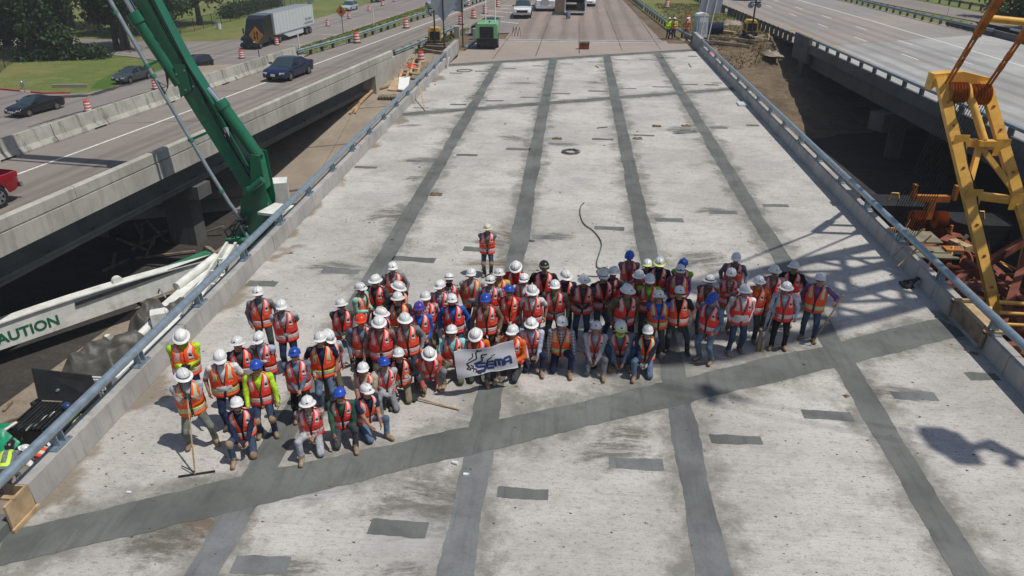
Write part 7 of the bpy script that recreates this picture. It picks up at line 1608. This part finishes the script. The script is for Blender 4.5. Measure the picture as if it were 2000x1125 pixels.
me = mb.mesh('cloth', ['banner_cloth'], 'all'); obj('cloth', me, bt)
mb = MB()
for v0, v1 in ((0, .035), (.965, 1)):
    for i in range(NB): mb.add([bpt(i / NB, v0, .003), bpt((i + 1) / NB, v0, .003), bpt((i + 1) / NB, v1, .003), bpt(i / NB, v1, .003)], [(0, 1, 2, 3)])
mb.build('hem', 'tape_white', bt)
def stroke(mb, pts, wd):                             # a ribbon along a polyline in banner coordinates
    for (x0, y0), (x1, y1) in zip(pts, pts[1:]):
        dx, dy = (x1 - x0) * 2.05, (y1 - y0); L = math.hypot(dx, dy) or 1; nx, ny = -dy / L * wd / 2 / 2.05, dx / L * wd / 2; k = max(1, int(L / .06))
        for q in range(k):
            a, b = q / k, (q + 1) / k; P_ = [(x0 + (x1 - x0) * a - nx, y0 + (y1 - y0) * a - ny), (x0 + (x1 - x0) * b - nx, y0 + (y1 - y0) * b - ny), (x0 + (x1 - x0) * b + nx, y0 + (y1 - y0) * b + ny), (x0 + (x1 - x0) * a + nx, y0 + (y1 - y0) * a + ny)]
            mb.add([bpt(x, y, .006) for x, y in P_], [(0, 1, 2, 3)])
def bv(x, y):                                        # sketch coordinates (photo-oriented box) to banner coordinates
    return x, y
for pts, wd in (([(.22, .62), (.30, .70), (.30, .84)], .035), ([(.18, .50), (.36, .60), (.36, .86), (.46, .88)], .045), ([(.30, .40), (.44, .50), (.44, .72), (.53, .74)], .045), ([(.52, .36), (.52, .52), (.60, .60)], .045), ([(.18, .50), (.22, .36), (.17, .30)], .05),
                ([(.17, .30), (.24, .22), (.22, .32), (.29, .24), (.27, .14)], .03), ([(.24, .4), (.29, .32), (.27, .26), (.33, .2), (.31, .1)], .04), ([(.33, .14), (.36, .04), (.42, .1), (.46, .06)], .06), ([(.37, .9), (.40, .93)], .04), ([(.6, .64), (.66, .66)], .03), ([(.42, .62), (.48, .64)], .03)):
    em = MB(); stroke(em, pts, wd); em.build('emblem_line', 'banner_black', bt)
LET = {'S': [(1, 1), (0, 1), (0, .55), (1, .5), (1, 0), (0, 0)], 'E': [(1, 1), (0, 1), (0, 0), (1, 0)], 'M': [(0, 0), (0, 1), (.5, 1), (.5, .1)], 'A': [(0, 0), (0, 1), (1, 1), (1, 0)]}
y0, hh = .13, .27
for ch, x0, x1, yo in (('S', .34, .475, .0), ('E', .505, .615, .02), ('M', .64, .76, .05), ('A', .79, .90, .06)):
    mb = MB(); f = lambda q: (x0 + q[0] * (x1 - x0), y0 + yo + q[1] * hh)
    stroke(mb, [f(q) for q in LET[ch]], .085)
    if ch == 'E': stroke(mb, [f((0, .5)), f((1, .5))], .085)
    if ch == 'M': stroke(mb, [f((.5, 1)), f((1, 1)), f((1, 0))], .085)
    if ch == 'A': stroke(mb, [f((0, .45)), f((1, .45))], .08)
    mb.build('letter', 'banner_blue', bt)

# ================================================================ VEGETATION, FENCES
def leaf_mat(name, c):
    n = NT(name); f = n.noise(1.3, 4); g = n.noise(14, 2)
    col = n.mix(n.rng(f, .3, .7), mul(c, .6), mul(c, 1.35)); col = n.mix(n.rng(g, .4, .65, 0, .5), col, mul(c, .55))
    n.put(n.b.inputs['Base Color'], col); n.b.inputs['Roughness'].default_value = .6; n.b.inputs['Specular IOR Level'].default_value = .3
    tr = n.t.nodes.new('ShaderNodeBsdfTranslucent'); n.t.links.new(col, tr.inputs[0]); mx = n.t.nodes.new('ShaderNodeMixShader'); mx.inputs[0].default_value = .22
    n.t.links.new(n.b.outputs[0], mx.inputs[1]); n.t.links.new(tr.outputs[0], mx.inputs[2]); n.t.links.new(mx.outputs[0], n.out.inputs[0]); MATS[name] = n.m
leaf_mat('leaf_dark', (.04, .075, .022)); leaf_mat('leaf_mid', (.06, .11, .025)); leaf_mat('leaf_light', (.09, .14, .03))
def leaves(blobs, n, size, seed, inner=.55):
    r = np.random.default_rng(seed); w_ = np.array([b[3] * b[4] * b[5] for b in blobs]) ** .7; w_ /= w_.sum(); idx = r.choice(len(blobs), n, p=w_); B = np.array(blobs)[idx]
    # leaves gather into clumps
    nc = max(8, n // 26); ci = r.integers(0, nc, n); d = r.normal(size=(nc, 3)); d /= np.linalg.norm(d, axis=1)[:, None]; rad = (inner + (1 - inner) * r.random(nc) ** .6)
    cb = np.array(blobs)[r.choice(len(blobs), nc, p=w_)]; cc = cb[:, :3] + d * rad[:, None] * cb[:, 3:6]
    c = cc[ci] + r.normal(size=(n, 3)) * size * 2.3
    a = r.normal(size=(n, 3)); a /= np.linalg.norm(a, axis=1)[:, None]; b = np.cross(a, r.normal(size=(n, 3))); b /= np.linalg.norm(b, axis=1)[:, None]
    s_ = size * (.6 + .8 * r.random(n))[:, None]; V = np.stack([c - a * s_ - b * s_ * .35, c + a * s_ * .2 - b * s_ * .6, c + a * s_, c + a * s_ * .1 + b * s_ * .6], 1).reshape(-1, 3)
    return V, np.arange(n * 4).reshape(-1, 4)
def tree(name, label, base, hgt, spread, m, seed, n=5200, size=.28, trunk_r=.4, low=.25, stems=1, blobs=None, group='trees'):
    r = random.Random(seed); t = thing(name, label, 'tree', base, r.uniform(0, 6), group)
    if blobs is None:
        blobs = []
        for k in range(11):
            a = r.uniform(0, 6.28); q = r.uniform(.1, .75) * spread; z = hgt * r.uniform(low + .12, .9); blobs.append((q * math.cos(a), q * math.sin(a), z, spread * r.uniform(.3, .5), spread * r.uniform(.3, .5), hgt * r.uniform(.12, .2)))
    mb = MB()
    for s_ in range(stems):
        ox, oy = (0, 0) if stems == 1 else (r.uniform(-.8, .8), r.uniform(-.8, .8)); lx, ly = r.uniform(-.5, .5), r.uniform(-.5, .5)
        mb.tube([(ox, oy, -.2), (ox + lx * .3, oy + ly * .3, hgt * .2), (ox + lx, oy + ly, hgt * .5), (ox + lx * 1.6, oy + ly * 1.6, hgt * .85)], [trunk_r * 1.25, trunk_r, trunk_r * .6, trunk_r * .2], 9)
    for b in blobs:
        mb.tube([(0, 0, hgt * .22), (b[0] * .5, b[1] * .5, b[2] * .7), (b[0], b[1], b[2])], [trunk_r * .4, trunk_r * .22, .04], 6)
    mb.build('trunk', 'bark', t, True)
    V, F = leaves(blobs, n, size, seed); me = bpy.data.meshes.new('crown'); me.from_pydata(V.tolist(), [], F.tolist()); me.materials.append(MATS[m]); obj('crown', me, t)
    return t
gl_ = 'trees beyond the frontage road'
tree('broadleaf_tree', 'large dark tree at the top left corner', (-72, 93, -5.1), 13, 7.5, 'leaf_dark', 1, 9000, .3, .5, .02, group=gl_)
tree('broadleaf_tree', 'leafy dark tree left of the thick trunk', (-65.5, 92, -5.1), 9, 4.2, 'leaf_dark', 2, 6500, .26, .3, .0, group=gl_)
tree('broadleaf_tree', 'tree with one thick trunk standing in the shaded lawn', (-79, 116, -5.1), 16, 10, 'leaf_dark', 3, 9000, .34, .95, .3, group=gl_)
tree('broadleaf_tree', 'many-stemmed tree beside the yellow sign', (-59.5, 97, -5.1), 11, 5.4, 'leaf_dark', 4, 8000, .27, .2, .22, stems=6, group=gl_)
tree('broadleaf_tree', 'dark tree behind the many-stemmed tree', (-66, 112, -5.1), 13, 7, 'leaf_dark', 5, 8000, .3, .4, .15, group=gl_)
tree('broadleaf_tree', 'tree far behind the top left corner', (-92, 120, -5.1), 15, 9, 'leaf_dark', 6, 7000, .36, .5, .05, group=gl_)
tree('broadleaf_tree', 'brighter green tree behind the top of the pipe', (-62, 125, -5.1), 13, 6.5, 'leaf_mid', 7, 7000, .3, .4, .2, group=gl_)
gr_ = 'trees beyond the right highway'
tree('broadleaf_tree', 'bright green bushy tree right of the far ramp', (52.5, 96.5, -3), 12, 4.2, 'leaf_light', 11, 7000, .25, .3, .0, group=gr_)
tree('broadleaf_tree', 'dark tree behind the right highway parapet', (58, 94, -3), 15, 7, 'leaf_dark', 12, 9000, .3, .4, .0, group=gr_)
tree('broadleaf_tree', 'dark tree at the top right corner behind the yellow bars', (62, 84, -3), 15, 7, 'leaf_dark', 13, 9000, .3, .4, .0, group=gr_)
tree('broadleaf_tree', 'dark tree partly hidden by the crane pendants', (55, 86, -3), 12, 5.5, 'leaf_dark', 14, 7000, .28, .3, .0, group=gr_)
tree('broadleaf_tree', 'low leafy tree hanging over the far parapet', (49.5, 84.5, -3), 7, 3.2, 'leaf_mid', 15, 4500, .24, .2, .0, group=gr_)
# hedge, chain-link fence, hydrant, yellow sign
def chainlink(label, pts, z=-5.05, h=1.9, sp=3.0):
    t = thing('chain_link_fence', label, 'fence', (0, 0, 0)); P_ = [Vector((x, y, z)) for x, y in pts]
    for a, b in zip(P_, P_[1:]):
        L = (b - a).length; d = (b - a).normalized(); k = max(1, int(L / sp))
        for i in range(k): q = a + d * L * i / k; MB().cyl(q, q + Vector((0, 0, h)), .05, n=6).build('post', 'black', t)
        MB().cyl(a + Vector((0, 0, h - .05)), b + Vector((0, 0, h - .05)), .03, n=6).build('top_rail', 'black', t)
        mb = MB(); m_ = int(L / .22)
        for i in range(m_):
            q0 = a + d * (L * i / m_); q1 = a + d * min(L, L * i / m_ + h * .8); f = min(1, (L - L * i / m_) / (h * .8)); q1 = a + d * (L * i / m_ + h * .8 * f) + Vector((0, 0, h * f)); mb.beam(q0 + Vector((0, 0, .03)), q1, .008, .008)
            q2 = a + d * (L * i / m_); g_ = min(1, (L * i / m_) / (h * .8)); q3 = a + d * (L * i / m_ - h * .8 * g_) + Vector((0, 0, h * g_)); mb.beam(q2 + Vector((0, 0, .03)), q3, .008, .008)
        o = mb.build('mesh', 'black', t); o['kind'] = 'stuff'
chainlink('black chain-link fence running along the far lawn', [(-62.61, 101.35, -5.00)[:2], (-60.85, 106.49, -5.00)[:2], (-58.98, 116.82, -5.00)[:2], (-58.81, 126.05, -5.00)[:2], (-57.51, 149.19, -5.00)[:2], (-57.22, 165.03, -5.00)[:2]])
chainlink('short black chain-link fence at the left edge of the grass corner', [(-62.76, 77.82, -5.00)[:2], (-65.62, 83.35, -5.00)[:2], (-67.33, 87.48, -5.00)[:2]])
def hedge(label, a, b, hgt, wd, seed, m='leaf_mid'):
    t = thing('hedge', label, 'hedge', (0, 0, 0)); a, b = Vector((*a[:2], -5.05)), Vector((*b[:2], -5.05)); k = 9; bl = [(*(a.lerp(b, (i + .5) / k) + Vector((0, 0, hgt * .5))), (b - a).length / k * .7, wd, hgt * .5) for i in range(k)]
    V, F = leaves(bl, 6500, .2, seed, .5); me = bpy.data.meshes.new('foliage'); me.from_pydata(V.tolist(), [], F.tolist()); me.materials.append(MATS[m]); obj('foliage', me, t)
    for i in range(k): q = a.lerp(b, (i + .5) / k); MB().cyl(q, q + Vector((0, 0, hgt * .6)), .06, .03, n=6).build('stem', 'bark', t)
hedge('clipped dark hedge along the fence behind the semi truck', (-61.29, 133.28, -5.00), (-60.94, 156.98, -5.00), 1.9, .8, 21, 'leaf_dark')
hedge('undergrowth in the shade below the left trees', (-68.10, 88.55, -5.00), (-57.96, 91.30, -5.00), 1.0, .9, 23, 'leaf_dark')
q = (-55.59, 72.23, -5.00); t = thing('fire_hydrant', 'silver fire hydrant on the grass corner', 'hydrant', (q[0], q[1], -5.06)); MB().lathe([(.17, 0), (.17, .06), (.12, .08), (.12, .55), (.15, .57), (.15, .62), (.1, .72), (.04, .78), (.001, .8)], 12).build('barrel', 'rim', t, True); MB().cyl((-.22, 0, .45), (.22, 0, .45), .06, n=8).build('nozzle', 'chrome', t, True); MB().cyl((0, -.2, .42), (0, 0, .42), .08, n=8).build('outlet', 'chrome', t, True)
q = (-61.54, 101.92, -5.00); t = thing('yellow_sign', 'square yellow notice on the fence by the trees', 'sign', (q[0], q[1], -5), .15); MB().box((0, 0, 1.2), (1.1, .03, .95)).build('panel', 'sign_yellow', t)
for x in (-.5, .5): MB().cyl((x, .05, 0), (x, .05, 1.7), .04, n=6).build('post', 'galv', t)
q = (-56.25, 119.55, -5.00); t = thing('litter_bin', 'pale round bin on the lawn by the fence', 'bin', (q[0], q[1], -5.05)); MB().cyl((0, 0, 0), (0, 0, .95), .33, .38, n=14).build('body', 'toilet_roof', t, True); MB().cyl((0, 0, .95), (0, 0, 1.0), .41, n=14).build('rim', 'rim', t, True)
for q_, lab in (((-65.72, 89.12, -5.00), 'white litter in the shade left'), ((-62.66, 89.37, -5.00), 'white litter in the shade right')):
    tag(lump('litter', (q_[0], q_[1], -5.05), (.5, .4, .2), 'tape_white', None, 61, 6, .05), lab + ' of centre below the trees', 'litter')
for q_, h_, lab in (((-24.15, 66.23, 0.00), 1.4, 'pale marker post where the guardrail starts'), ((-22.21, 84.95, 0.00), 1.6, 'pale marker post behind the curving guardrail'), ((22.94, 105.07, 0.00), 1.0, 'white delineator behind the far light tower'), ((44.27, 97.89, 0.00), 1.2, 'white delineator by the far highway guardrail')):
    tag(MB().cyl((q_[0], q_[1], -.1), (q_[0], q_[1], h_), .06, n=6).build('marker_post', 'tape_white'), lab, 'marker post')
# loose grass tufts on the verges so that edges are not razor sharp
def tufts(name, label, pts, m, seed, hgt=.35, per=3):
    r = np.random.default_rng(seed); V = []; F = []
    for x, y, z in pts:
        for k in range(per):
            a = r.uniform(0, 6.28); o = len(V); dx, dy = math.cos(a) * .06, math.sin(a) * .06; lx, ly = r.normal(0, .12, 2); h = hgt * r.uniform(.5, 1.3); cx, cy = x + r.normal(0, .15), y + r.normal(0, .15)
            V += [(cx - dx, cy - dy, z), (cx + dx, cy + dy, z), (cx + lx, cy + ly, z + h)]; F.append((o, o + 1, o + 2))
    me = bpy.data.meshes.new(name); me.from_pydata(V, [], F); me.materials.append(MATS[m]); return tag(obj(name, me), label, 'grass', kind='stuff')
r = random.Random(3); pts = []
for _ in range(5000):
    x, y = r.uniform(10.9, 20.5), r.uniform(66, 112); n_ = y - SK * x
    if n_ > 64 and x < RX(min(y, 75)) - .6 - max(0, y - 75) * .06 and x > 10.9 - max(0, y - 73) * .075: pts.append((x, y, zg(x, y) - .03))
tufts('scrub_grass', 'dry scrub grass on the right embankment', pts, 'scrub', 1, .16)
pts = []
for _ in range(6000):
    s_ = r.uniform(38, 110); t_ = r.uniform(8.2, 24); q = LB(s_, t_); pts.append((q[0], q[1], zg(q[0], q[1]) - .03))
tufts('verge_grass', 'green grass on the slope between guardrail and frontage road', pts, 'grass', 2, .14)
pts = []
for _ in range(900):
    s_ = r.uniform(38, 60); t_ = r.uniform(-.9, -.1); q = LB(s_, t_); pts.append((q[0], q[1], zg(q[0], q[1]) - .03))
tufts('verge_grass', 'weeds along the guardrail at the left abutment', pts, 'grass', 4, .2)

# ---- thin summer haze over the whole site
mb = MB(); mb.box((0, 110, 17), (640, 900, 46.4)); hz_ = mb.build('haze', []); hz_['kind'] = 'stuff'; hz_['label'] = 'thin bright summer haze over the whole site'; hz_['category'] = 'haze'
hm = bpy.data.materials.new('haze'); hm.use_nodes = True; hm.node_tree.nodes.clear(); ho = hm.node_tree.nodes.new('ShaderNodeOutputMaterial'); pv = hm.node_tree.nodes.new('ShaderNodeVolumePrincipled')
pv.inputs['Color'].default_value = (.93, .96, 1, 1); pv.inputs['Density'].default_value = .00045; hm.node_tree.links.new(pv.outputs[0], ho.inputs['Volume']); hz_.data.materials.append(hm); hz_.display_type = 'WIRE'
sc.cycles.volume_bounces = 0
